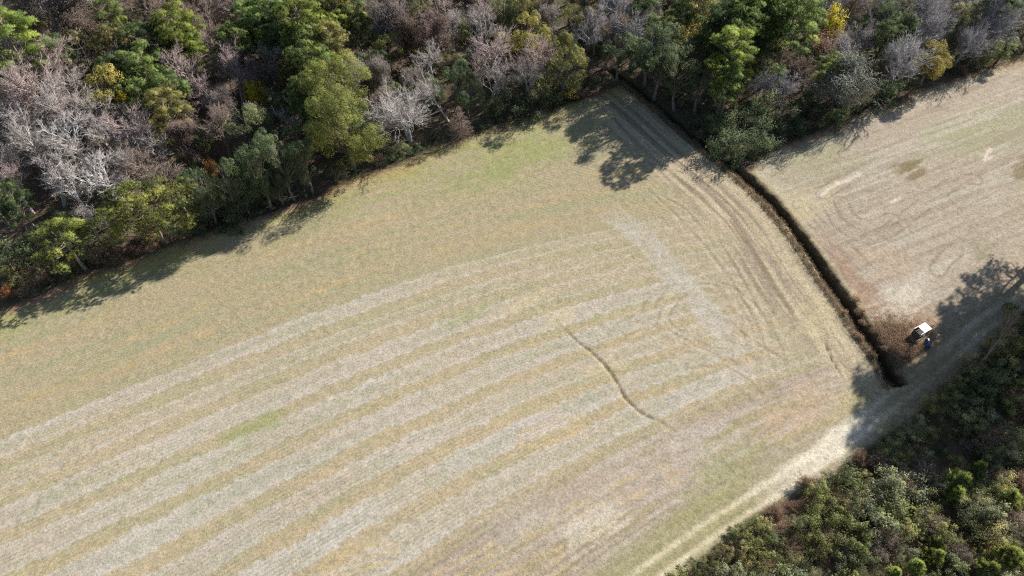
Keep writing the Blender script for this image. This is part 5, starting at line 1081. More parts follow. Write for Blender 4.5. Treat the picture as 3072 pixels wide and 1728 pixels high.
def leaves(mb, rng, C, Nn, L, Wd, a, c=None, out=None):
    """many leaves: pointed rhombs folded a little along the midrib"""
    n = len(C)
    Nn = unit(Nn); t = unit(np.cross(Nn, rdir(rng, n))); b = np.cross(Nn, t)
    L = np.broadcast_to(L, (n,))[:, None]; Wd = np.broadcast_to(Wd, (n,))[:, None]
    V = np.stack([C - t * L * .5, C + b * Wd * .5 + Nn * Wd * .15, C + t * L * .5, C - b * Wd * .5 + Nn * Wd * .15], 1).reshape(-1, 3)
    F = (np.array([(0, 1, 2), (0, 2, 3)])[None] + (np.arange(n) * 4)[:, None, None]).reshape(-1, 3)
    mb.add(V, F, np.repeat(np.broadcast_to(a, (n,)), 4), None if c is None else np.repeat(c, 4, 0), None if out is None else np.repeat(unit(out * .75 + Nn * .5), 4, 0))

def needles(mb, rng, C, D, L, Wd, k, a, out=None):
    """tufts: k narrow blades fanning out of each point"""
    n = len(C)
    D = np.broadcast_to(D, (n, 3)); C = np.repeat(C, k, 0); Dd = unit(np.repeat(D, k, 0) + rng.normal(size=(n * k, 3)) * .55)
    s = unit(np.cross(Dd, rdir(rng, n * k)))
    L = np.repeat(np.broadcast_to(L, (n,)), k)[:, None] * rng.uniform(.7, 1.15, (n * k, 1))
    V = np.stack([C - s * Wd * .5, C + s * Wd * .5, C + Dd * L], 1).reshape(-1, 3)
    F = np.arange(n * k * 3).reshape(-1, 3)
    nrm = None
    if out is not None:
        nrm = unit(np.repeat(np.broadcast_to(out, (n, 3)), k, 0) * .9 + rng.normal(size=(n * k, 3)) * .3); nrm = np.repeat(nrm, 3, 0)
    mb.add(V, F, np.repeat(np.repeat(np.broadcast_to(a, (n,)), k), 3), None, nrm)

def polytube(mb, pts, radii, sides, a):
    pts = np.array(pts, float); radii = np.array(radii, float)
    frusta(mb, pts[:-1], pts[1:], radii[:-1], radii[1:], sides, a)

def grow(rng, par, npar_k, nch, trange, lenf, ang, up, K, jit):
    """children of every parent polyline: par (N,k,3) -> (N*nch, K, 3) plus parent index and position"""
    Np, k, _ = par.shape
    idx = np.repeat(np.arange(Np), nch); n = len(idx)
    t = rng.uniform(trange[0], trange[1], n)
    f = t * (k - 1); i = np.minimum(f.astype(int), k - 2); fr = (f - i)[:, None]
    P = par[idx, i] * (1 - fr) + par[idx, i + 1] * fr
    T = unit(par[idx, i + 1] - par[idx, i])
    plen = np.linalg.norm(np.diff(par, axis=1), axis=2).sum(1)[idx]
    side = unit(np.cross(T, rdir(rng, n)))
    al = rng.uniform(ang[0], ang[1], n)[:, None]
    dr = unit(T * np.cos(al) + side * np.sin(al) + np.array([0, 0, up]))
    L = plen * lenf * rng.uniform(.7, 1.25, n) * (1.15 - .55 * t)
    ks = np.linspace(0, 1, K)[None, :, None]
    bend = rng.normal(size=(n, 1, 3)) * jit + np.array([0, 0, up * .5])
    Q = P[:, None] + dr[:, None] * L[:, None, None] * ks + bend * (ks ** 2) * L[:, None, None] * .5
    if K > 2: Q[:, 1:-1] += rng.normal(size=(n, K - 2, 3)) * (L[:, None, None] * jit * .18)
    return Q, t

def limbset(mb, Q, r0, r1, sides, a):
    K = Q.shape[1]; n = len(Q)
    r0 = np.broadcast_to(r0, (n,)); r1 = np.broadcast_to(r1, (n,))
    for k in range(K - 1):
        fa, fb = k / (K - 1), (k + 1) / (K - 1)
        if k == K - 2 and sides == 3: cones(mb, Q[:, k], Q[:, k + 1], r0 + (r1 - r0) * fa, a)
        else: frusta(mb, Q[:, k], Q[:, k + 1], r0 + (r1 - r0) * fa, r0 + (r1 - r0) * fb, sides, a)

# ---- each kind returns (trunk mesh, crown mesh, nominal height, nominal crown radius)
def k_pine(seed, h=14., r=4., ncl=64, low=.42, lobes=None):
    rng = np.random.default_rng(seed)
    tb = MB(); cb = MB()
    lean = rng.normal(size=2) * .25
    zs = np.linspace(0, h * .95, 8)
    pts = np.c_[lean[0] * (zs / h) ** 2 + rng.normal(size=8) * .06, lean[1] * (zs / h) ** 2 + rng.normal(size=8) * .06, zs]
    pts[0, :2] = 0
    polytube(tb, pts, np.linspace(.24, .05, 8) * np.r_[1.35, np.ones(7)], 8, .2)
    n = ncl
    z = h * (low + (1 - low) * rng.beta(1.5, 1.15, n)); rel = (z / h - low) / (1 - low)
    prof = r * np.clip(np.sqrt(np.clip(1 - (rel * 1.5 - .55) ** 2, .05, 1)), .25, 1)
    th = np.arange(n) * 2.399 + rng.normal(size=n) * .5
    rr = prof * np.sqrt(rng.uniform(.15, 1, n))
    if lobes: rr *= 1 + .28 * np.cos(th * lobes + 1)
    tx = np.interp(z, zs, pts[:, 0]); ty = np.interp(z, zs, pts[:, 1])
    cc = np.c_[tx + rr * np.cos(th), ty + rr * np.sin(th), z + rng.normal(size=n) * .25]
    base = np.c_[np.interp(z - rr * .55, zs, pts[:, 0]), np.interp(z - rr * .55, zs, pts[:, 1]), z - rr * .5]
    mid = (base + cc) / 2 + np.c_[np.zeros(n), np.zeros(n), -.12 * rr] + rng.normal(size=(n, 3)) * .15
    Q = np.stack([base, mid, cc], 1)
    limbset(cb_br := tb, Q, .07, .02, 4, .3)
    for i in range(n):
        m = rng.integers(34, 52); R = rng.uniform(.75, 1.2) * r / 4.
        dv = rdir(rng, m); dv[:, 2] = np.abs(dv[:, 2]) * .8 - .18
        rad_ = R * rng.uniform(.45, 1, m)[:, None]
        C = cc[i] + dv * rad_ * np.array([1, 1, .7])
        D = unit(dv + np.array([0, 0, .55]))
        a = np.clip(.5 + .25 * rng.normal() + .1 * rng.normal(size=m), 0, 1)
        needles(cb, rng, C, D, .40, .062, 12, a, unit(dv + np.array([0, 0, .3])))
    return tb.mesh('pine_trunk', M_BARK, True), cb.mesh('pine_crown', M_NEEDLE), h, r * 1.12

def k_oak(seed, h=9., r=3.6, ncl=74, low=.14, lsize=.155, dens=150):
    rng = np.random.default_rng(seed)
    tb = MB(); cb = MB()
    zs = np.linspace(0, h * .8, 6)
    pts = np.c_[np.cumsum(rng.normal(size=6)) * .12, np.cumsum(rng.normal(size=6)) * .12, zs]; pts[0, :2] = 0
    polytube(tb, pts, np.linspace(.26, .06, 6) * np.r_[1.4, np.ones(5)], 8, .2)
    n = ncl
    cz = h * (low + (1 - low) * .5); hz = h * (1 - low) * .5
    nl = max(8, ncl // 8)
    ld = rdir(rng, nl); ld[:, 2] = ld[:, 2] * .8 + .12
    lr = rng.uniform(.30, .46, nl) * r
    lc = np.c_[ld[:, :2] * (r - lr * .9)[:, None] * rng.uniform(.75, 1.05, (nl, 1)), cz + ld[:, 2] * (hz - lr * .7) * rng.uniform(.8, 1.05, nl)]
    li = rng.integers(0, nl, n)
    dv = unit(rdir(rng, n) + .55 * ld[li] + np.array([0, 0, .25]))
    cc = lc[li] + dv * (lr[li] * rng.uniform(.7, 1.0, n))[:, None]
    lv = rng.normal(size=nl) * .12
    st = np.c_[np.interp(cc[:, 2] * .55, zs, pts[:, 0]), np.interp(cc[:, 2] * .55, zs, pts[:, 1]), cc[:, 2] * .55]
    limbset(tb, np.stack([st, (st + cc) / 2 + rng.normal(size=(n, 3)) * .2, cc], 1), .06, .015, 4, .3)
    for i in range(n):
        m = int(dens * rng.uniform(.7, 1.3)); R = rng.uniform(.42, .85) * (r / 3.4) ** .8
        d2 = rdir(rng, m)
        C = cc[i] + d2 * (R * rng.uniform(.35, 1, m) ** .5)[:, None] * np.array([1, 1, .75])
        Nn = unit(d2 + rdir(rng, m) * .8 + np.array([0, 0, .5]))
        a = np.clip(.48 + lv[li[i]] + .16 * rng.normal() + .13 * rng.normal(size=m), 0, 1)
        leaves(cb, rng, C, Nn, lsize * rng.uniform(.7, 1.3, m), lsize * .6, a, None, unit(d2 + .5 * dv[i] + np.array([0, 0, .25])))
    return tb.mesh('tree_trunk', M_BARK, True), cb.mesh('tree_crown', M_LEAF), h, r * 1.15

def k_bare(seed, h=12., wide=False, forks=1, nb=(15, 7, 6, 6), tw=1.15):
    rng = np.random.default_rng(seed)
    tb = MB(); cb = MB()
    K = 7
    tr = []
    for f in range(forks):
        top = h * (.62 if wide else .86) * rng.uniform(.88, 1)
        zs = np.linspace(0, top, K)
        ln = rng.normal(size=2) * (.5 if forks == 1 else 1.5) * (1.3 if wide else 1)
        p = np.c_[ln[0] * (zs / h) ** 1.5 + np.cumsum(rng.normal(size=K)) * .1, ln[1] * (zs / h) ** 1.5 + np.cumsum(rng.normal(size=K)) * .1, zs]
        p[0, :2] = 0
        polytube(tb, p, np.linspace(.27, .06, K) * np.r_[1.3, np.ones(K - 1)] / forks ** .4, 7, 0.)
        tr.append(p)
    par = np.array(tr)
    n1 = max(4, nb[0] // forks)
    if wide:
        Q1, t = grow(rng, par, K, n1, (.3, 1.), .85, (.55, 1.15), .18, 6, .3)
    else:
        Q1, t = grow(rng, par, K, n1, (.32, 1.), .44, (.45, .95), .3, 5, .28)
    limbset(tb, Q1, .075 * tw, .03 * tw, 5, .1)
    Q2, t = grow(rng, Q1, 0, nb[1], (.2, 1), .5, (.4, .95), .15, 4, .35)
    limbset(cb, Q2, .034 * tw, .015 * tw, 4, .3)
    Q3, t = grow(rng, Q2, 0, nb[2], (.2, 1), .5, (.35, .95), .12, 3, .35)
    limbset(cb, Q3, .016 * tw, .008 * tw, 3, .55)
    Q4, t = grow(rng, Q3, 0, nb[3], (.15, 1), .55, (.3, .9), .1, 2, .3)
    cones(cb, Q4[:, 0], Q4[:, 1], .0085 * tw, np.clip(.8 + .2 * rng.normal(size=len(Q4)), 0, 1))
    allp = np.concatenate([Q3.reshape(-1, 3), Q4.reshape(-1, 3)])
    top = np.percentile(allp[:, 2], 99.5); rr = np.percentile(np.hypot(allp[:, 0], allp[:, 1]), 96)
    return tb.mesh('bare_trunk', M_BARK, True), cb.mesh('bare_crown', M_BARK), top, rr

def k_snag(seed, h=11.):
    rng = np.random.default_rng(seed)
    tb = MB(); cb = MB()
    K = 7; zs = np.linspace(0, h, K)
    p = np.c_[np.cumsum(rng.normal(size=K)) * .15, np.cumsum(rng.normal(size=K)) * .15, zs]; p[0, :2] = 0
    polytube(tb, p, np.linspace(.24, .05, K), 7, 0.)
    Q1, t = grow(rng, p[None], K, 16, (.35, 1), .26, (.6, 1.2), .3, 4, .3)
    limbset(tb, Q1, .06, .02, 4, .2)
    Q2, _ = grow(rng, Q1, 0, 8, (.2, 1), .5, (.4, 1.), .1, 3, .4)
    limbset(cb, Q2, .025, .012, 3, .5)
    # hanging vine strands
    pool = np.concatenate([Q1.reshape(-1, 3), Q2.reshape(-1, 3)])
    n = 3400
    st = pool[rng.integers(0, len(pool), n)] + rng.normal(size=(n, 3)) * .3
    L = rng.uniform(.6, 2.6, n)
    out = st.copy(); out[:, :2] += rng.normal(size=(n, 2)) * .28
    mid = st + (out - st) * .6; mid[:, 2] -= L * .4 * rng.uniform(-.5, 1, n); mid[:, :2] += rng.normal(size=(n, 2)) * .16
    end = out.copy(); end[:, 2] -= L; end[:, 2] = np.maximum(end[:, 2], .3)
    a = np.clip(.55 + .25 * rng.normal(size=n), 0, 1)
    frusta(cb, st, mid, .016, .014, 3, a); cones(cb, mid, end, .016, a)
    m = 5000
    C = st[rng.integers(0, n, m)] + rng.normal(size=(m, 3)) * .3; C[:, 2] -= rng.uniform(0, 1.6, m); C[:, 2] = np.maximum(C[:, 2], .3)
    leaves(cb, rng, C, rdir(rng, m), .11, .05, np.clip(.6 + .25 * rng.normal(size=m), 0, 1))
    rr = np.percentile(np.hypot(pool[:, 0], pool[:, 1]), 95)
    return tb.mesh('snag_trunk', M_BARK, True), cb.mesh('vine_curtain', M_BARK), h, rr + .3

def k_leafy(seed, h=6., dens=1.0):
    rng = np.random.default_rng(seed)
    tb = MB(); cb = MB()
    K = 5; zs = np.linspace(0, h * .8, K)
    p = np.c_[np.cumsum(rng.normal(size=K)) * .1, np.cumsum(rng.normal(size=K)) * .1, zs]; p[0, :2] = 0
    polytube(tb, p, np.linspace(.1, .03, K), 6, 0.)
    Q1, _ = grow(rng, p[None], K, 14, (.25, 1), .5, (.4, 1.), .3, 4, .3); limbset(tb, Q1, .04, .015, 4, .2)
    Q2, _ = grow(rng, Q1, 0, 8, (.2, 1), .5, (.4, 1.), .15, 3, .35); limbset(tb, Q2, .015, .008, 3, .6)
    e = Q2[:, 1:].reshape(-1, 3); m = int(3200 * dens)
    C = e[rng.integers(0, len(e), m)] + rng.normal(size=(m, 3)) * .2
    leaves(cb, rng, C, rdir(rng, m) + np.array([0, 0, .4]), rng.uniform(.14, .26, m), .12, np.clip(.5 + .22 * rng.normal(size=m), 0, 1))
    return tb.mesh('autumn_trunk', M_BARK, True), cb.mesh('autumn_crown', M_LEAF), h, np.percentile(np.hypot(C[:, 0], C[:, 1]), 95)

def k_shrub(seed, h=2.2, r=1.5, ncl=26, dens=85, ls=.14):
    rng = np.random.default_rng(seed)
    tb = MB(); cb = MB()
    n = ncl; dv = rdir(rng, n); dv[:, 2] = np.abs(dv[:, 2])
    ex = 1 + .3 * rng.normal(size=n)
    cc = dv * np.array([r * .75, r * .75, h * .72]) * np.clip(ex, .45, 1.35)[:, None]; cc[:, 2] += .25
    b0 = np.c_[rng.normal(size=(n, 2)) * .15, np.zeros(n)]
    limbset(tb, np.stack([b0, (b0 + cc) / 2 + rng.normal(size=(n, 3)) * .12, cc * 1.12], 1), .03, .008, 4, .3)
    for i in range(n):
        m = int(dens * rng.uniform(.6, 1.4)); R = rng.uniform(.26, .5) * r / 1.4
        d2 = rdir(rng, m)
        C = cc[i] + d2 * (R * rng.uniform(.2, 1.1, m))[:, None]
        C[:, 2] = np.maximum(C[:, 2], .05)
        a = np.clip(.48 + .2 * rng.normal() + .15 * rng.normal(size=m), 0, 1)
        leaves(cb, rng, C, unit(d2 + rdir(rng, m) + np.array([0, 0, .4])), ls * rng.uniform(.6, 1.4, m), ls * .55, a, None, unit(d2 + .5 * dv[i] + np.array([0, 0, .3])))
    return tb.mesh('shrub_stems', M_BARK), cb.mesh('shrub_foliage', M_LEAF), h, r

def k_twiggy(seed, h=2., r=1.4, n=46):
    rng = np.random.default_rng(seed)
    tb = MB(); cb = MB()
    dv = rdir(rng, n); dv[:, 2] = np.abs(dv[:, 2]) + .35; dv = unit(dv)
    b0 = np.c_[rng.normal(size=(n, 2)) * .22, np.zeros(n)]
    tip = b0 + dv * np.array([r, r, h]) * rng.uniform(.6, 1, n)[:, None]
    Q = np.stack([b0, (b0 + tip) / 2 + np.array([0, 0, .25]) + rng.normal(size=(n, 3)) * .08, tip], 1)
    limbset(tb, Q, .022, .008, 4, .4)
    Q2, _ = grow(rng, Q, 0, 9, (.2, 1), .4, (.3, 1.), .05, 3, .5); limbset(tb, Q2, .012, .006, 3, .7)
    Q3, _ = grow(rng, Q2, 0, 5, (.2, 1), .5, (.3, 1.), 0, 2, .4); cones(tb, Q3[:, 0], Q3[:, 1], .009, .9)
    e = np.concatenate([Q2[:, 1:].reshape(-1, 3), Q3[:, 1]])
    m = 1300
    C = e[rng.integers(0, len(e), m)] + rng.normal(size=(m, 3)) * .07
    leaves(cb, rng, C, rdir(rng, m), .11, .055, np.clip(.5 + .25 * rng.normal(size=m), 0, 1))
    return tb.mesh('shrub_twigs', M_BARK), cb.mesh('dry_leaves', M_LEAF), h, r

def k_cypress(seed, h=6.5):
    rng = np.random.default_rng(seed)
    tb = MB(); cb = MB()
    zs = np.linspace(0, h, 6); p = np.c_[np.zeros(6), np.zeros(6), zs]
    polytube(tb, p, np.linspace(.12, .02, 6), 6, 0.)
    n = 90; t = rng.uniform(.08, .98, n); th = rng.uniform(0, 6.28, n)
    L = (1 - t) * h * .3 + .25
    b0 = np.c_[np.zeros(n), np.zeros(n), t * h]
    tip = b0 + np.c_[np.cos(th) * L, np.sin(th) * L, L * .25]
    Q = np.stack([b0, (b0 + tip) / 2, tip], 1); limbset(tb, Q, .02, .008, 4, .3)
    Q2, _ = grow(rng, Q, 0, 14, (.15, 1), .4, (.5, 1.1), 0, 2, .2); cones(cb, Q2[:, 0], Q2[:, 1], .012, .8)
    Q3, _ = grow(rng, Q2, 0, 4, (.1, 1), .5, (.5, 1.1), 0, 2, .2); cones(cb, Q3[:, 0], Q3[:, 1], .009, 1.)
    return tb.mesh('feathery_trunk', M_BARK, True), cb.mesh('feathery_crown', M_BARK), h, h * .32

def k_young(seed, h=2.6, r=1.3):
    rng = np.random.default_rng(seed)
    tb = MB(); cb = MB()
    polytube(tb, [(0, 0, 0), (.03, 0, h * .5), (0, .02, h * .97)], [.06, .04, .015], 6, .2)
    n = 42; t = rng.uniform(.1, 1, n); th = np.arange(n) * 2.399
    L = r * (1.05 - t * .85) * rng.uniform(.7, 1.1, n)
    b0 = np.c_[np.zeros(n), np.zeros(n), t * h * .9]
    tip = b0 + np.c_[np.cos(th) * L, np.sin(th) * L, L * .45]
    limbset(tb, np.stack([b0, (b0 + tip) / 2, tip], 1), .02, .008, 4, .3)
    for i in range(n):
        m = 16; s = rng.uniform(.35, 1.05, m)[:, None]
        C = b0[i] + (tip[i] - b0[i]) * s + rng.normal(size=(m, 3)) * .07
        needles(cb, rng, C, unit((tip[i] - b0[i]) + np.array([0, 0, .4])), .3, .05, 9, np.clip(.55 + .15 * rng.normal(size=m), 0, 1), unit(unit(tip[i] - b0[i]) + rdir(rng, m) * .6 + np.array([0, 0, .4])))
    return tb.mesh('young_pine_trunk', M_BARK), cb.mesh('young_pine_crown', M_NEEDLE), h, r * 1.1

# ------------------------------------------------------------------ ground: one grid, split along the edges of field, wood, ditch and track
def axis(lo, hi, step, far_lo, far_hi):
    core = np.arange(lo, hi + step * .5, step)
    def out(start, end):
        v = [start]; s = step
        while abs(v[-1] - start) < abs(end - start):
            s *= 1.45; v.append(v[-1] + math.copysign(s, end - start))
        return v[1:]
    return np.r_[out(lo, far_lo)[::-1], core, out(hi, far_hi)]
GX = axis(-114, 112, .22, -4000, 4000)
GY = axis(8, 152, .22, -4000, 4000)
X, Y = np.meshgrid(GX, GY, indexing='ij')

def ground_colour(X, Y):
    mixv = lambda C, c, m: C * (1 - m[..., None]) + np.array(c) * m[..., None]
    q = rowq(X, Y)
    along = X * .83 + Y * .55
    jit = (vnoise(along * 1.2, q * 3, 2) - .5) * .08 + (vnoise(X * 2.3, Y * 2.3, 6) - .5) * .12 + (fbm(along / 7, q * 2, 3, 2) - .5) * .16
    qq = q + jit
    fr = qq - np.round(qq)
    idx = np.round(qq).astype(int)
    widths = np.array([.2, .27, .24, .30, .30, .31, .29, .32, .32, .2])[np.clip(idx, 0, 9)]
    stren = np.array([0, .62, .30, .68, .78, .85, .74, .92, .88, 0])[np.clip(idx, 0, 9)]
    stren = stren * (1 - .75 * sst(-12, 12, X + (3 - idx) * 6) * (idx < 4)) * (.55 + .45 * sst(.3, .6, fbm(along / 10, q * 1.5, 6, 2)))
    cd0, cs0, ca0 = pdist(CROSS, X, Y)
    stren = stren * (1 - .85 * sst(-12, 11, cd0 * cs0 + (fbm(X / 4, Y / 4, 2, 3) - .5) * 12) * (ca0 > 1))
    pale_m = (1 - sst(widths - .05, widths + .05, np.abs(fr))) * stren
    edge_m = np.exp(-((np.abs(fr) - widths + .04) / .035) ** 2) * np.where((idx >= 1) & (idx <= 8), .55, 0) * (vnoise(along * 1.5, q * 9, 1) * .8 + .4)
    C = np.zeros(X.shape + (3,)) + np.array((.402, .336, .220))
    # greener, finer-streaked ground above the striped part
    st = fbm(along / 16, q * 5.0, 4, 3)
    st2 = fbm(along / 9, q * 14, 5, 2)
    C = mixv(C, (.350, .318, .192), sst(.45, .62, fbm(along / 9 + 4, q * 3, 6, 3)) * .7)
    up = 1 - sst(.3, 1.2, q)
    C = mixv(C, (.360, .308, .196), up * .9)
    C = mixv(C, (.318, .306, .182), up * sst(.48, .62, st) * .75)
    C = mixv(C, (.39, .315, .195), up * sst(.50, .62, st2) * .6)
    # leafy yellow litter lines
    for k0, wv in ((-.15, .16), (-1.15, .14), (-2.4, .18)):
        lm = np.exp(-((q - k0 + (fbm(along / 12, q, 2, 2) - .5) * .5) / wv) ** 2) * sst(.35, .65, vnoise(along / 5, q * 4, 3)) * sst(.35, .6, vnoise(X * 2.2, Y * 2.2, 4))
        C = mixv(C, (.46, .34, .16), np.clip(lm, 0, 1) * .55)
    # striped part
    pale = np.array((.462, .428, .362)); palep = np.array((.468, .408, .348)); paleg = np.array((.405, .390, .300))
    pc = pale + (palep - pale) * sst(.4, .65, fbm(along / 14, q * 2, 7, 2))[..., None]
    pc = pc + (paleg - pc) * (sst(.5, .7, fbm(along / 8, q * 3, 1, 2)) * .8)[..., None]
    mid_ = (1 - sst(.0, .13, np.abs(fr)))[..., None]
    pc = pc * (1 - .10 * mid_ * np.array((1, .93, 1.15)))
    C = C * (1 - pale_m[..., None]) + pc * pale_m[..., None]
    C = C * (1 + (.11 * np.sin(q * 2 * np.pi * 11 + (fbm(along / 5, q * 2, 2, 2) - .5) * 4) * sst(.3, .6, fbm(along / 9, q * 2, 5, 2)))[..., None])
    C = mixv(C, (.50, .46, .395), np.clip(edge_m * 1.3, 0, 1))
    tanm = (1 - sst(.18, .26, .5 - np.abs(fr))) * sst(3.5, 5, q) * (1 - sst(8.3, 8.6, q))
    C = mixv(C, (.430, .345, .212), tanm * sst(.4, .6, fbm(along / 6, q * 3, 2, 3)) * .55)
    # brown stubble below the stripes
    lowm = sst(8.35, 8.75, qq)
    lc = np.array((.385, .318, .243)) + (np.array((.34, .285, .17)) - np.array((.385, .318, .243))) * sst(.45, .6, fbm(along / 12, q * 3, 3, 3))[..., None] * .8
    lc = lc + (np.array((.45, .40, .33)) - lc) * (sst(.52, .68, fbm(along / 8, q * 6, 5, 2)) * .6)[..., None]
    C = C * (1 - lowm[..., None]) + lc * lowm[..., None]
    # row lines in the stubble
    C = C * (1 - (.16 * (sst(.55, .8, np.sin(q * 2 * np.pi * 5.5) * .5 + .5)) * lowm * sst(.4, .6, fbm(along / 10, q, 6, 2)))[..., None])
    # headland beside the ditch, worked parallel to it
    dd, sd, arc = pdist(DITCH, X, Y)
    leftd = sd < 0
    right = (sd > 0)
    sdist = np.where(leftd, dd, -dd)
    wv = fbm(X / 6, Y / 6, 2, 3)
    he = (1 - sst(8.5, 12.5, dd + (wv - .5) * 5 + 2.5 * sst(55, 75, arc))) * leftd
    hc = np.array((.345, .285, .21)) + np.zeros(X.shape + (3,))
    lines = fbm(arc / 14, dd * 1.5, 5, 2)
    hc = mixv(hc, (.53, .45, .30), sst(.48, .60, lines) * .85)
    hc = mixv(hc, (.25, .195, .13), sst(.54, .66, fbm(arc / 18, dd * 2.1 + 7, 6, 2)) * .75)
    hc = hc * (1 - (.22 * sst(.5, .9, np.sin(dd * 2 * np.pi / .9 + fbm(arc / 6, dd * .2, 1, 2) * 3)) * sst(.3, .6, fbm(arc / 8, dd, 3, 2)))[..., None])
    hc = mixv(hc, (.51, .43, .285), (np.exp(-((dd - 3.6) / .9) ** 2) + .8 * np.exp(-((dd - 5.6) / .35) ** 2)) * .8)
    C = C * (1 - he[..., None]) + hc * he[..., None]
    # worked turning strip and the pale cross pass
    cd_, cs, ca = pdist(CROSS, X, Y)
    tn = (1 - sst(9, 15, dd)) * leftd * (1 - he)
    C = mixv(C, (.36, .315, .22), tn * .55 * sst(.4, .6, fbm(X / 5, Y / 5, 3, 3)))
    cw = 1.9 + (vnoise(ca / 2, cd_, 3) - .5)
    cm = (1 - sst(cw - .3, cw + .3, cd_)) * sst(0, 5, ca) * (1 - .7 * sst(ca.max() - 4, ca.max(), ca))
    C = mixv(C, (.45, .415, .345), cm * .75 * (.55 + .5 * sst(.35, .6, fbm(X / 2, Y / 2, 4, 3))))
    for tr in TRACKS:
        td, ts, ta = pdist(tr, X, Y, 4)
        lug = (.75 + .25 * np.sin(ta * 2 * np.pi / .55)) * sst(.05, .5, vnoise(ta / 2.5, td * .7, 4)) * sst(0, 3, ta) * (1 - sst(ta.max() - 4, ta.max(), ta))
        for o, cc_, st_, w_ in ((-1.7, (.47, .41, .31), .45, .26), (-1.15, (.25, .19, .12), .62, .30), (-.65, (.47, .41, .31), .45, .26), (.65, (.47, .41, .31), .45, .26), (1.15, (.25, .19, .12), .62, .30), (1.7, (.47, .41, .31), .45, .26)):
            C = mixv(C, cc_, (1 - sst(.06, w_, np.abs(td * ts - o))) * st_ * lug)
    for tr in ORANGE:
        td, ts, ta = pdist(tr, X, Y, 4)
        sgn_ = td * ts; m = (1 - sst(.1, .45, np.minimum(np.abs(sgn_ + .3), np.minimum(np.abs(sgn_ - .8), np.abs(sgn_ + 1.3))) + (vnoise(ta * 1.3, sgn_ * 3, 5) - .5) * .35)) * sst(.3, .6, vnoise(ta / 3, td, 2))
        C = mixv(C, (.50, .385, .20), m * .5)
    # right-hand field
    rf = right * (Y < y_edge(X) + 1) * sst(1.4, 2.4, dd)
    al2 = X * .90 + Y * .43; ac2 = -X * .43 + Y * .90
    rc = np.array((.405, .342, .264)) + np.zeros(X.shape + (3,))
    gr = sst(.36, .6, fbm(al2 / 16, ac2 / 4, 4, 3)) * sst(48, 66, ac2 + .45 * (X - 45))
    rc = mixv(rc, (.335, .322, .195), gr * .8)
    rc = mixv(rc, (.48, .435, .355), sst(.5, .66, fbm(al2 / 14, ac2 * 1.1, 2, 3)) * .6)
    rc = mixv(rc, (.29, .235, .17), sst(.54, .68, fbm(al2 / 12, ac2 * 1.6, 6, 2)) * .45)
    rc = mixv(rc, (.53, .47, .325), sst(4.5, 2.5, dd) * .0 + (1 - sst(2.0, 6.5, dd + (wv - .5) * 5)) * .5 * (1 - sst(38, 60, arc)))
    weeds = (1 - sst(3.2, 5.5, dd + (wv - .5) * 5 - 5 * sst(60, 74, arc))) * sst(46, 58, arc)
    rc = mixv(rc, (.34, .235, .165), weeds * .85)
    # reddish weeds round the stand
    sdx = np.hypot(X - STAND[0], Y - STAND[1])
    rc = mixv(rc, (.35, .25, .165), (1 - sst(3, 7.5, sdx + (wv - .5) * 6)) * .85)
    for tr in RCURVES:
        td, ts, ta = pdist(tr, X, Y, 4)
        for o in (-1.1, 1.1):
            rc = mixv(rc, (.235, .18, .13), (1 - sst(.05, .32, np.abs(td * ts - o))) * .6 * sst(.2, .6, vnoise(ta / 3, td, 3)))
    rc = mixv(rc, (.50, .44, .30), (1 - sst(1.0, 4.5, y_edge(X) - Y + (wv - .5) * 4)) * .6 * sst(55, 70, X))
    C = C * (1 - rf[..., None]) + rc * rf[..., None]
    for tr in WHITE_MARKS:
        td, ts, ta = pdist(tr, X, Y, 4)
        m = (1 - sst(.18, .42, td + (vnoise(X * 2, Y * 2, 4) - .5) * .3))
        C = mixv(C, (.60, .52, .42), m * .9)
    bc = dict(brown=(.20, .15, .07), olive=(.26, .24, .13), sand=(.56, .50, .40), orange=(.47, .35, .235), green=(.27, .30, .11), straw=(.52, .44, .26))
    RX = X * .86 + Y * .5; RY = -X * .5 + Y * .86
    bs = dict(brown=.75, olive=.5, sand=.65, orange=.42, green=.42, straw=.5)
    for k, L in BLOBS.items():
        for bx, by, br in L:
            bu = bx * .86 + by * .5; bv = -bx * .5 + by * .86
            m = 1 - sst(.3, 1.3, np.hypot((RX - bu) / 1.7, (RY - bv) * 1.3) / br + (fbm(RX / 2.2, RY / .6, 3, 3) - .5) * 2.2)
            C = mixv(C, bc[k], m * bs[k])
    # gullies: bare wet soil, the crack's shadow painted into its dark tone
    for g, wd in ((GULLY, .235), (GULLY2, .22)):
        gd, gs, ga = pdist(g, X, Y, 4)
        gd = gd + (vnoise(X * 1.7, Y * 1.7, 5) - .5) * .18
        C = mixv(C, (.55, .46, .27), (1 - sst(.3, .9, gd)) * .10)
        C = mixv(C, (.11, .085, .055), (1 - sst(.04, wd, gd)) * .9 * sst(0.1, .45, ga / (ga.max() + 1e-6)) * (1 - .8 * sst(.75, .95, ga / (ga.max() + 1e-6))))
    # green weedy border and red bank under the wood edge
    de = y_edge(X) - Y + (wv - .5) * 3
    lw = (sd < 0) | (dd > 30)
    C = mixv(C, (.29, .30, .115), (1 - sst(2.5, 11, de)) * sst(-.5, 1.5, de) * .62 * sst(.35, .6, fbm(along / 7, q * 3, 4, 3)) * (X < 22))
    C = mixv(C, (.42, .33, .115), (1 - sst(2, 5, de)) * sst(0, 1, de) * .55 * sst(.45, .6, fbm(along / 4, q * 6, 2, 3)) * (X < 20))
    red = (1 - sst(.4, 2.4, de)) * sst(.25, .6, fbm(X / 5, Y / 5, 7, 2))
    C = mixv(C, (.34, .205, .140), red * .85)
    wood = sst(-.2, .7, Y - y_edge(X) + (fbm(X / 2.2, Y / 2.2, 3, 2) - .5) * 1.2)
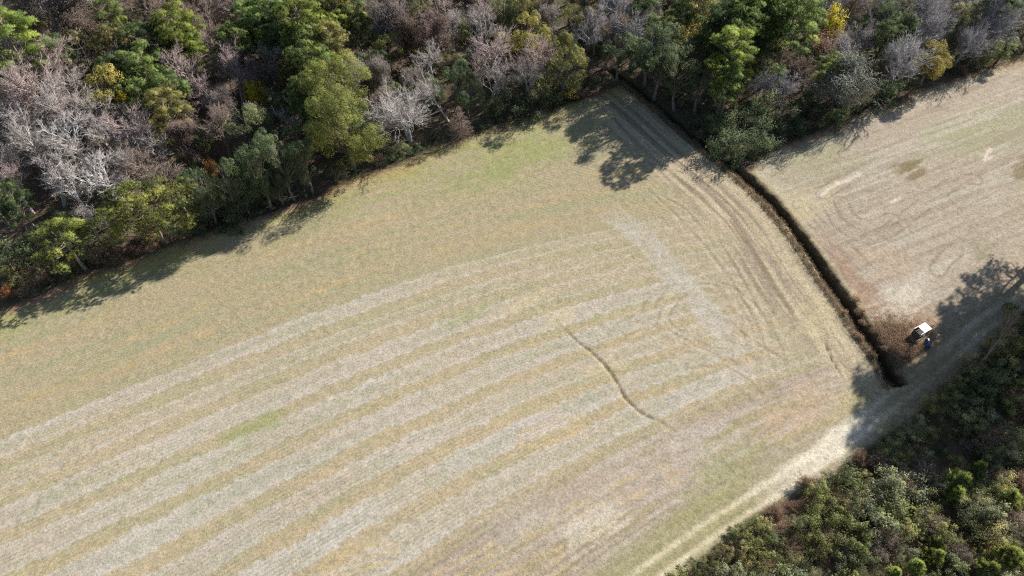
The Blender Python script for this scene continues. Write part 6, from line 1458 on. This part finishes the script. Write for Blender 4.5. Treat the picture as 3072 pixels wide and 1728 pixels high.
    lit = np.array((.175, .130, .095)) + (np.array((.105, .100, .060)) - np.array((.175, .130, .095))) * sst(.4, .65, fbm(X / 5, Y / 5, 1, 3))[..., None]
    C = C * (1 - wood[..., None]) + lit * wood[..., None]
    # road
    rd, rs, ra = pdist(ROAD, X, Y)
    rdn = rd + (fbm(X / 1.3, Y / 1.3, 2, 3) - .5) * .9
    off = rd * rs
    sandy = sst(22, 36, ra) * (1 - sst(42, 52, ra)) + sst(58, 66, ra) * .3
    C = mixv(C, (.30, .285, .135), (1 - sst(2.0, 5.0, rdn)) * .7 * (1 - sandy * .6) * (ra < 48))
    rut = np.exp(-((np.abs(off + .1) - .85) / (.34 + .3 * sandy)) ** 2) * (.6 + .4 * sst(.3, .6, fbm(X / 1.2, Y / 1.2, 5, 3)))
    C = mixv(C, (.60, .53, .37), np.clip(rut, 0, 1) * .85 * (1 - .55 * sst(46, 54, ra)))
    C = mixv(C, (.27, .225, .14), (1 - sst(1.5, 4, rdn)) * sst(44, 52, ra) * .7 * (1 - np.clip(rut, 0, 1) * .5))
    C = mixv(C, (.66, .60, .48), sandy * (1 - sst(.9, 1.7, rdn)) * .85)
    C = mixv(C, (.32, .285, .15), np.exp(-((off + .1) / .35) ** 2) * (1 - sandy) * .7)
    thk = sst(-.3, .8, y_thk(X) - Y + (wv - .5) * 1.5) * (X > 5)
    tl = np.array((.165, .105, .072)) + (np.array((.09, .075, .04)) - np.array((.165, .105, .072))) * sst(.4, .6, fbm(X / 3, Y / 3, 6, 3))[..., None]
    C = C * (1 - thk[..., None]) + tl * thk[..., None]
    # ditch sides: brown dead grass on the left bank, shade painted dark on right bank and bottom
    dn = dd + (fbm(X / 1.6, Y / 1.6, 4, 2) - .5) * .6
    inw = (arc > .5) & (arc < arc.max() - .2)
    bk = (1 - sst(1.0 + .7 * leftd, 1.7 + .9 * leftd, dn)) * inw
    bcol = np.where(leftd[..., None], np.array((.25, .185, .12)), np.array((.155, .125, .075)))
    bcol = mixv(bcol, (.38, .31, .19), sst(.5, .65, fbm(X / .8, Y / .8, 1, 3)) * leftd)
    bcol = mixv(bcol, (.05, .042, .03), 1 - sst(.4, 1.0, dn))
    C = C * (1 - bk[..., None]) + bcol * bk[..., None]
    rough = .35 + .35 * he + .3 * wood + .2 * rf
    return np.clip(C * np.array((.865, .852, .855)), .01, .8), np.clip(rough, 0, 1)

inner = (np.abs(X) < 135) & (Y > -12) & (Y < 172)
Z = np.zeros_like(X)
Z[inner] = height(X[inner], Y[inner])
C = np.zeros(X.shape + (3,)) + np.array((.2, .17, .1)); RG = np.full(X.shape, .3)
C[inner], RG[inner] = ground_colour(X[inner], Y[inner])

def zg(x, y): return float(height(np.array([x]), np.array([y]), False)[0])

fx = (X[:-1, :-1] + X[1:, 1:]) * .5; fy = (Y[:-1, :-1] + Y[1:, 1:]) * .5
ins = (np.abs(fx) < 114) & (fy > 8) & (fy < 152)
cls = np.zeros(fx.shape, int)                              # 0 land beyond
dD, sD, aD = pdist(DITCH, fx[ins], fy[ins])
rD, rS, rA = pdist(ROAD, fx[ins], fy[ins])
c_ = np.where(sD < 0, 1, 2)                                # left field, right field
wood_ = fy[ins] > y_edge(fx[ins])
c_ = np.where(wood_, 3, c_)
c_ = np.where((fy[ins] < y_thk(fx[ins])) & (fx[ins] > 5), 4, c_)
c_ = np.where(rD + (vnoise(fx[ins] * .8, fy[ins] * .8, 2) - .5) * .5 < 1.7, 5, c_)
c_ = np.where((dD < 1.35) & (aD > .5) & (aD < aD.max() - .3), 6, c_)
cls[ins] = c_
gid = np.arange(X.size).reshape(X.shape)
quads = np.stack([gid[:-1, :-1], gid[1:, :-1], gid[1:, 1:], gid[:-1, 1:]], -1)
PV = np.stack([X, Y, Z], -1).reshape(-1, 3); PC = C.reshape(-1, 3); PR = RG.reshape(-1)
def struct(name, k):
    Q = quads[cls == k]
    used = np.unique(Q); mp = np.zeros(X.size, np.int64); mp[used] = np.arange(len(used))
    F = mp[Q]
    me = bpy.data.meshes.new(name)
    me.vertices.add(len(used)); me.vertices.foreach_set('co', PV[used].astype(np.float32).ravel())
    me.loops.add(F.size); me.loops.foreach_set('vertex_index', F.astype(np.int32).ravel())
    me.polygons.add(len(F)); me.polygons.foreach_set('loop_start', np.arange(0, F.size, 4, dtype=np.int32))
    me.polygons.foreach_set('loop_total', np.full(len(F), 4, np.int32))
    me.polygons.foreach_set('use_smooth', np.ones(len(F), bool))
    ca = me.attributes.new('Col', 'FLOAT_COLOR', 'POINT'); ca.data.foreach_set('color', np.c_[PC[used], np.ones(len(used))].astype(np.float32).ravel())
    ra = me.attributes.new('rough', 'FLOAT', 'POINT'); ra.data.foreach_set('value', PR[used].astype(np.float32))
    me.materials.append(M_GROUND); me.update()
    o = bpy.data.objects.new(name, me); COL.objects.link(o); o['kind'] = 'structure'
    return o
GL = {0: ('ground', 'bare land reaching away beyond the woods and fields'),
      1: ('field', 'large striped stubble field between the wood, the ditch and the track'),
      2: ('field', 'smaller pale field on the far side of the ditch'),
      3: ('forest_floor', 'shaded leaf litter under the trees behind both fields'),
      4: ('thicket_ground', 'brown ground under the thicket beside the track'),
      5: ('dirt_road', 'pale sandy two-rut farm track along the thicket'),
      6: ('ditch', 'deep narrow drainage ditch between the two fields')}
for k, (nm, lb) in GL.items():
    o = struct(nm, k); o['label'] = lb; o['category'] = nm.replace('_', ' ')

# ------------------------------------------------------------------ plants
PAL = dict(
    pine_bright=(.300, .375, .095), pine_mid=(.240, .320, .110), pine_dark=(0.136, 0.195, 0.083), pine_olive=(0.304, 0.292, 0.110), pine_edge=(.330, .385, .115),
    yellow_olive=(0.401, 0.342, 0.110), olive_grey=(0.278, 0.265, 0.148), soft_green=(0.254, 0.307, 0.147), olive=(0.278, 0.282, 0.104), dark_green=(0.147, 0.191, 0.100), big_olive=(.265, .290, .085),
    rust=(0.349, 0.161, 0.077), rust_sparse=(0.388, 0.233, 0.129), orange=(0.488, 0.276, 0.095), yellow=(0.620, 0.543, 0.077), yellow_sparse=(0.543, 0.440, 0.117),
    thk_dark=(.205, .240, .105), thk_green=(.310, .325, .120), grey_green=(.33, .345, .20), thk_olive=(0.437, 0.401, 0.189), lime=(.31, .36, .10),
    brown_shrub=(0.318, 0.228, 0.159), pink_shrub=(0.360, 0.302, 0.239), rust_shrub=(0.492, 0.246, 0.117), bramble=(0.445, 0.313, 0.217),
    pink=(.46, .375, .355), pale=(.46, .425, .405), white=(.54, .52, .50), brown=(.31, .25, .21), grey=(.375, .37, .385), silver=(.43, .43, .43),
    vine_grey=(.38, .335, .305), vine_brown=(.30, .235, .190), vine_pink=(.36, .27, .24), vine_silver=(.36, .375, .31))
TRUNK = dict(pine=(.30, .235, .195), oak=(.20, .17, .14), leafy=(.22, .18, .15), shrub=(.19, .14, .10), young=(.22, .16, .11))
PROTO = dict(
    pine=[k_pine(1), k_pine(2, ncl=56, low=.5), k_pine(3, ncl=72, lobes=3), k_pine(4, ncl=60, lobes=2)],
    oak=[k_oak(11), k_oak(12, ncl=60), k_oak(13, ncl=80, low=.12)],
    bare=[k_bare(21), k_bare(22, forks=2), k_bare(23), k_bare(24, forks=3), k_bare(25, nb=(17, 7, 6, 6))],
    wide=[k_bare(31, 9., True, nb=(13, 8, 7, 7)), k_bare(32, 9., True, 2, nb=(14, 8, 7, 7))],
    snag=[k_snag(41), k_snag(42)],
    leafy=[k_leafy(51), k_leafy(52, dens=.45)],
    shrub=[k_shrub(61, ls=.12, dens=110), k_shrub(62, ls=.17, dens=65), k_shrub(63, ls=.10, dens=140), k_shrub(64, ncl=18, ls=.12), k_shrub(65, h=2.8, r=1.3, ncl=34, ls=.12)],
    twiggy=[k_twiggy(71), k_twiggy(72, n=34)],
    cypress=[k_cypress(81)],
    young=[k_young(91), k_young(92)])
PROTO['bigoak'] = [k_oak(15, 15., 6.8, 200, .08, .20, 165), k_oak(16, 15., 6.8, 180, .12, .20, 165)]
PROTO['bigwide'] = [k_bare(35, 11., True, 2, nb=(18, 8, 7, 7))]
PROTO['tallpine'] = [k_pine(7, 20., 4.2, 60, .62), k_pine(8, 20., 4.4, 66, .6)]
PROTO['edgepine'] = [k_pine(5, 10.5, 5.2, 74, .38, 2), k_pine(6, 9., 3.7, 30, .55, 3)]
PN = {'shrub': ('stem', 'foliage'), 'twiggy': ('stem', 'dry_leaves'), 'snag': ('trunk', 'vine_curtain')}
rnd = random.Random(3)
def plant(i, kind, x, y, h, r, col, label):
    key = kind
    if col == 'big_olive': key = 'bigoak'
    elif kind == 'wide' and r > 5.5: key = 'bigwide'
    elif col == 'pine_edge': key = 'edgepine'
    elif kind == 'pine' and h > 18: key = 'tallpine'
    V = PROTO[key]
    if col == 'pine_edge': var = V[0 if r > 5 else 1]
    elif kind == 'leafy': var = V[1 if 'sparse' in col else 0]
    else: var = V[rnd.randrange(len(V))]
    tm, cm, h0, r0 = var
    root = bpy.data.objects.new(NAME[kind], None)
    root.empty_display_size = .3
    root.location = (x, y, zg(x, y) - .05)
    sxy = max(.35, min(3., r / r0)); sz = max(.35, min(3., h / h0))
    if kind in ('bare', 'wide', 'snag'):
        m_ = (sxy * sz) ** .5; sxy = m_ * (sxy / m_) ** .75; 
    root.scale = (sxy * rnd.uniform(.94, 1.06), sxy * rnd.uniform(.94, 1.06), sz)
    lean = .05 if kind in ('pine', 'oak') else .11
    if kind == 'snag' and r > 4: lean = .2
    root.rotation_euler = (rnd.gauss(0, lean), rnd.gauss(0, lean), rnd.uniform(0, 6.28))
    root['label'] = label; root['category'] = CAT[kind]; root['group'] = GROUP[kind]
    COL.objects.link(root)
    tn, cn = PN.get(kind, ('trunk', 'crown'))
    c = PAL[col]
    tc = TRUNK.get(kind, c)
    if kind in ('bare', 'wide', 'snag', 'cypress', 'twiggy'):
        tc = c
    if label.startswith('broad spreading'): tc = tuple(v * .8 for v in c)
    if label.startswith('tall dark-trunked'): tc = (.13, .12, .12)
    for nm, me, cc in ((tn, tm, tc), (cn, cm, c)):
        o = bpy.data.objects.new(nm, me); o.parent = root
        o.color = (*cc, 1)
        COL.objects.link(o)
for i, p in enumerate(PLANTS): plant(i, *p)

# ------------------------------------------------------------------ undergrowth nobody could count
def scatter(name, label, pts, hgt, cols, seed, leaf=.16, per=10, spread=.55, twigs=3, cat='undergrowth', upright=.3):
    rng = np.random.default_rng(seed)
    mb = MB(); n = len(pts)
    z = height(pts[:, 0], pts[:, 1], False)
    P = np.c_[pts, z]
    pick = np.array(cols)[rng.integers(0, len(cols), n)]
    cl = np.repeat(pick, per, 0) * rng.uniform(.7, 1.3, (n * per, 1))
    H_ = np.repeat(hgt, per)
    Cc = np.repeat(P, per, 0) + np.c_[rng.normal(size=(n * per, 2)) * spread, rng.uniform(.05, 1, n * per) * H_]
    leaves(mb, rng, Cc, rdir(rng, n * per) + np.array([0, 0, upright]), leaf * rng.uniform(.6, 1.5, n * per), leaf * .5, np.clip(.5 + .2 * rng.normal(size=n * per), 0, 1), cl)
    if twigs:
        b0 = np.repeat(P, twigs, 0) + np.c_[rng.normal(size=(n * twigs, 2)) * spread * .6, np.zeros(n * twigs)]
        tp = b0 + np.c_[rng.normal(size=(n * twigs, 2)) * spread * .6, np.repeat(hgt, twigs) * rng.uniform(.6, 1.3, n * twigs)]
        cones(mb, b0, tp, .012, .6, np.repeat(np.array([(.33, .26, .20)]), n * twigs, 0) * rng.uniform(.6, 1.3, (n * twigs, 1)))
    o = bpy.data.objects.new(name, mb.mesh(name, M_WEED)); COL.objects.link(o)
    o['kind'] = 'stuff'; o['label'] = label; o['category'] = cat
    return o
rg = np.random.default_rng(77)
p = np.c_[rg.uniform(-110, 108, 22000), rg.uniform(55, 150, 22000)]
p = p[(p[:, 1] > y_edge(p[:, 0]) + .5) & (np.abs(p[:, 0]) < p[:, 1] * .8 + 16)]
scatter('undergrowth', 'dark leafy undergrowth and saplings covering the forest floor', p, rg.uniform(.3, 1.7, len(p)) * (.4 + 1.1 * fbm(p[:, 0] / 7, p[:, 1] / 7, 2, 2)), [(.13, .17, .08), (.18, .215, .10), (.25, .19, .135), (.15, .15, .09), (.29, .24, .18)], 1, .22, 9, .5, 3)
p = np.c_[rg.uniform(5, 85, 9000), rg.uniform(10, 62, 9000)]
p = p[(p[:, 1] < y_thk(p[:, 0]) - .1)]
scatter('undergrowth', 'tangled weeds and brambles between the thicket shrubs', p, rg.uniform(.15, .9, len(p)), [(.14, .17, .07), (.22, .155, .11), (.20, .21, .12), (.27, .19, .14), (.11, .14, .06)], 2, .13, 9, .35, 3)
# reddish dry weeds near the ditch end and round the stand
def dry(n, cx, cy, s, seed):
    r_ = np.random.default_rng(seed); return np.c_[r_.normal(cx, s, n), r_.normal(cy, s, n)]
p = np.concatenate([dry(1500, STAND[0] - 1.5, STAND[1] - 1.5, 2.2, 1), dry(900, STAND[0] - 3.5, STAND[1] - .5, 1.8, 2), dry(700, STAND[0] - 1.5, STAND[1] - 4.5, 1.5, 3)])
dd_, sd_, ar_ = pdist(DITCH, p[:, 0], p[:, 1])
rr_, _, _ = pdist(ROAD, p[:, 0], p[:, 1])
p = p[(sd_ > 0) & (rr_ > 2.2) & (np.hypot(p[:, 0] - STAND[0], p[:, 1] - STAND[1]) > 1.3)]
scatter('dry_weeds', 'reddish-brown dry weeds between the ditch end and the white stand', p, rg.uniform(.15, .55, len(p)), [(.46, .31, .20), (.38, .25, .17), (.54, .40, .23), (.31, .20, .14)], 4, .10, 8, .25, 4, 'weeds', .0)
# dead grass on the ditch banks
t = rg.uniform(4, 84, 4200); Dp = np.array(DITCH); L_ = np.r_[0, np.cumsum(np.hypot(*np.diff(Dp, axis=0).T))]
t = t[t < L_[-1] - .5]
bx = np.interp(t, L_, Dp[:, 0]); by = np.interp(t, L_, Dp[:, 1])
tx = np.interp(t + .3, L_, Dp[:, 0]) - bx; ty = np.interp(t + .3, L_, Dp[:, 1]) - by; tl = np.maximum(np.hypot(tx, ty), 1e-6)
sgn = np.where(rg.random(len(t)) < .85, -1, 1); of = rg.uniform(.6, 2.2, len(t)) * sgn * np.where(sgn > 0, .6, 1)
p = np.c_[bx - ty / tl * of, by + tx / tl * of]
scatter('dead_grass', 'dead brown grass and weeds on the ditch banks', p, rg.uniform(.15, .5, len(p)), [(.30, .23, .14), (.22, .16, .10), (.38, .31, .19), (.14, .13, .06)], 5, .10, 7, .18, 4, 'grass', 0.)
# weeds at the field margin under the trees
xs = rg.uniform(-75, 100, 5200); p = np.c_[xs, y_edge(xs) - rg.exponential(.7, len(xs)) + .3]
dd_, sd_, ar_ = pdist(DITCH, p[:, 0], p[:, 1]); p = p[dd_ > 2]
scatter('margin_weeds', 'low weeds and fallen leaves along the field margin under the trees', p, rg.uniform(.08, .4, len(p)), [(.16, .16, .06), (.26, .17, .10), (.12, .13, .05), (.30, .24, .10)], 6, .11, 7, .25, 2, 'weeds', .2)

# ------------------------------------------------------------------ the white-roofed stand, blue barrel, marker post
def boxm(mb_v, mb_f, c, s, rot=None):
    o = len(mb_v)
    for dx, dy, dz in ((-1, -1, -1), (1, -1, -1), (1, 1, -1), (-1, 1, -1), (-1, -1, 1), (1, -1, 1), (1, 1, 1), (-1, 1, 1)):
        v = Vector((dx * s[0] / 2, dy * s[1] / 2, dz * s[2] / 2))
        if rot is not None: v = rot @ v
        mb_v.append(tuple(v + Vector(c)))
    for f in ((0, 3, 2, 1), (4, 5, 6, 7), (0, 1, 5, 4), (1, 2, 6, 5), (2, 3, 7, 6), (3, 0, 4, 7)): mb_f.append(tuple(o + i for i in f))
def obj(name, boxes, mat, parent=None, bevel=.01):
    v = []; f = []
    for b in boxes: boxm(v, f, *b)
    me = bpy.data.meshes.new(name); me.from_pydata(v, [], f); me.materials.append(mat)
    o = bpy.data.objects.new(name, me); COL.objects.link(o); o.parent = parent
    if bevel:
        bv = o.modifiers.new('bevel', 'BEVEL'); bv.width = bevel; bv.segments = 2
    return o
def lathe(name, prof, mat, parent=None, n=20, smooth=True):
    v = []; f = []
    for r_, z_ in prof:
        for i in range(n):
            a = 2 * math.pi * i / n; v.append((r_ * math.cos(a), r_ * math.sin(a), z_))
    for k in range(len(prof) - 1):
        for i in range(n):
            j = (i + 1) % n; f.append((k * n + i, k * n + j, (k + 1) * n + j, (k + 1) * n + i))
    f.append(tuple(range(n))[::-1]); f.append(tuple((len(prof) - 1) * n + i for i in range(n)))
    me = bpy.data.meshes.new(name); me.from_pydata(v, [], f); me.materials.append(mat)
    if smooth: me.polygons.foreach_set('use_smooth', [len(p_.vertices) == 4 for p_ in me.polygons])
    o = bpy.data.objects.new(name, me); COL.objects.link(o); o.parent = parent
    return o
M_WHITE = plain('white_painted_metal', (.80, .80, .78), .45, 0, .05)
M_DARK = plain('dark_weathered_wood', (.055, .05, .045), .85, 0, .4)
M_BLUE = plain('blue_plastic', (.025, .06, .14), .3, 0, .2)
M_POST = plain('pale_pvc', (.72, .70, .64), .5, 0, .08)
sx, sy = STAND
st = bpy.data.objects.new('hunting_stand', None); st.location = (sx, sy, zg(sx, sy) - .02); st.rotation_euler = (0, 0, rad(29)); st.scale = (.78, .78, .85)
st['label'] = 'small dark stand with white half roof and white side rails'; st['category'] = 'stand'; COL.objects.link(st)
TX, TY, TZ = 2.5, 1.45, 1.75
for ax in (-1, 1):
    for ay in (-1, 1): obj('post', [((ax * (TX / 2 - .08), ay * (TY / 2 - .08), TZ / 2), (.1, .1, TZ))], M_DARK, st)
obj('roof_panel', [((.42, 0, TZ + .055), (TX - .84 + .04, TY + .06, .05))], M_WHITE, st)
for ay in (-1, 1): obj('roof_rail', [((-TX / 2 + .40, ay * (TY / 2 - .01), TZ + .05), (.86, .09, .09))], M_WHITE, st)
obj('floor_board', [((0, 0, .35), (TX - .3, TY - .3, .05))], M_DARK, st)
for k in range(6): obj('side_board', [((-.1, TY / 2 - .02, .45 + k * .2), (TX - .2, .03, .17))], M_DARK, st, .004)
for k in range(6): obj('end_board', [((-TX / 2 + .02, 0, .45 + k * .2), (.03, TY - .2, .17))], M_DARK, st, .004)
for k in range(3): obj('front_board', [((-.55, -TY / 2 + .02, .45 + k * .2), (TX - 1.3, .03, .17))], M_DARK, st, .004)
br = bpy.data.objects.new('plastic_barrel', None)
bx, by = sx + .62, sy - 1.55
br.location = (bx, by, zg(bx, by) + .30); br.rotation_euler = (rad(78), 0, rad(172)); br['label'] = 'blue plastic barrel lying in front of the white-roofed stand'; br['category'] = 'barrel'; COL.objects.link(br)
lathe('barrel_body', [(.24, -.62), (.29, -.56), (.30, -.3), (.315, -.26), (.30, -.22), (.30, .2), (.315, .24), (.30, .28), (.29, .54), (.25, .60)], M_BLUE, br)
lathe('barrel_lid', [(.255, .60), (.255, .66), (.22, .67)], M_WHITE, br)
mp = bpy.data.objects.new('marker_post', None)
px_, py_ = sx + 2.15, sy - .55
mp.location = (px_, py_, zg(px_, py_) - .05); mp['label'] = 'short white capped marker post beside the white-roofed stand'; mp['category'] = 'post'; COL.objects.link(mp)
lathe('pipe', [(.05, 0), (.05, .75)], M_POST, mp, 12)
lathe('cap', [(.12, .75), (.16, .78), (.16, .92), (.10, 1.0), (.02, 1.02)], M_POST, mp, 14)
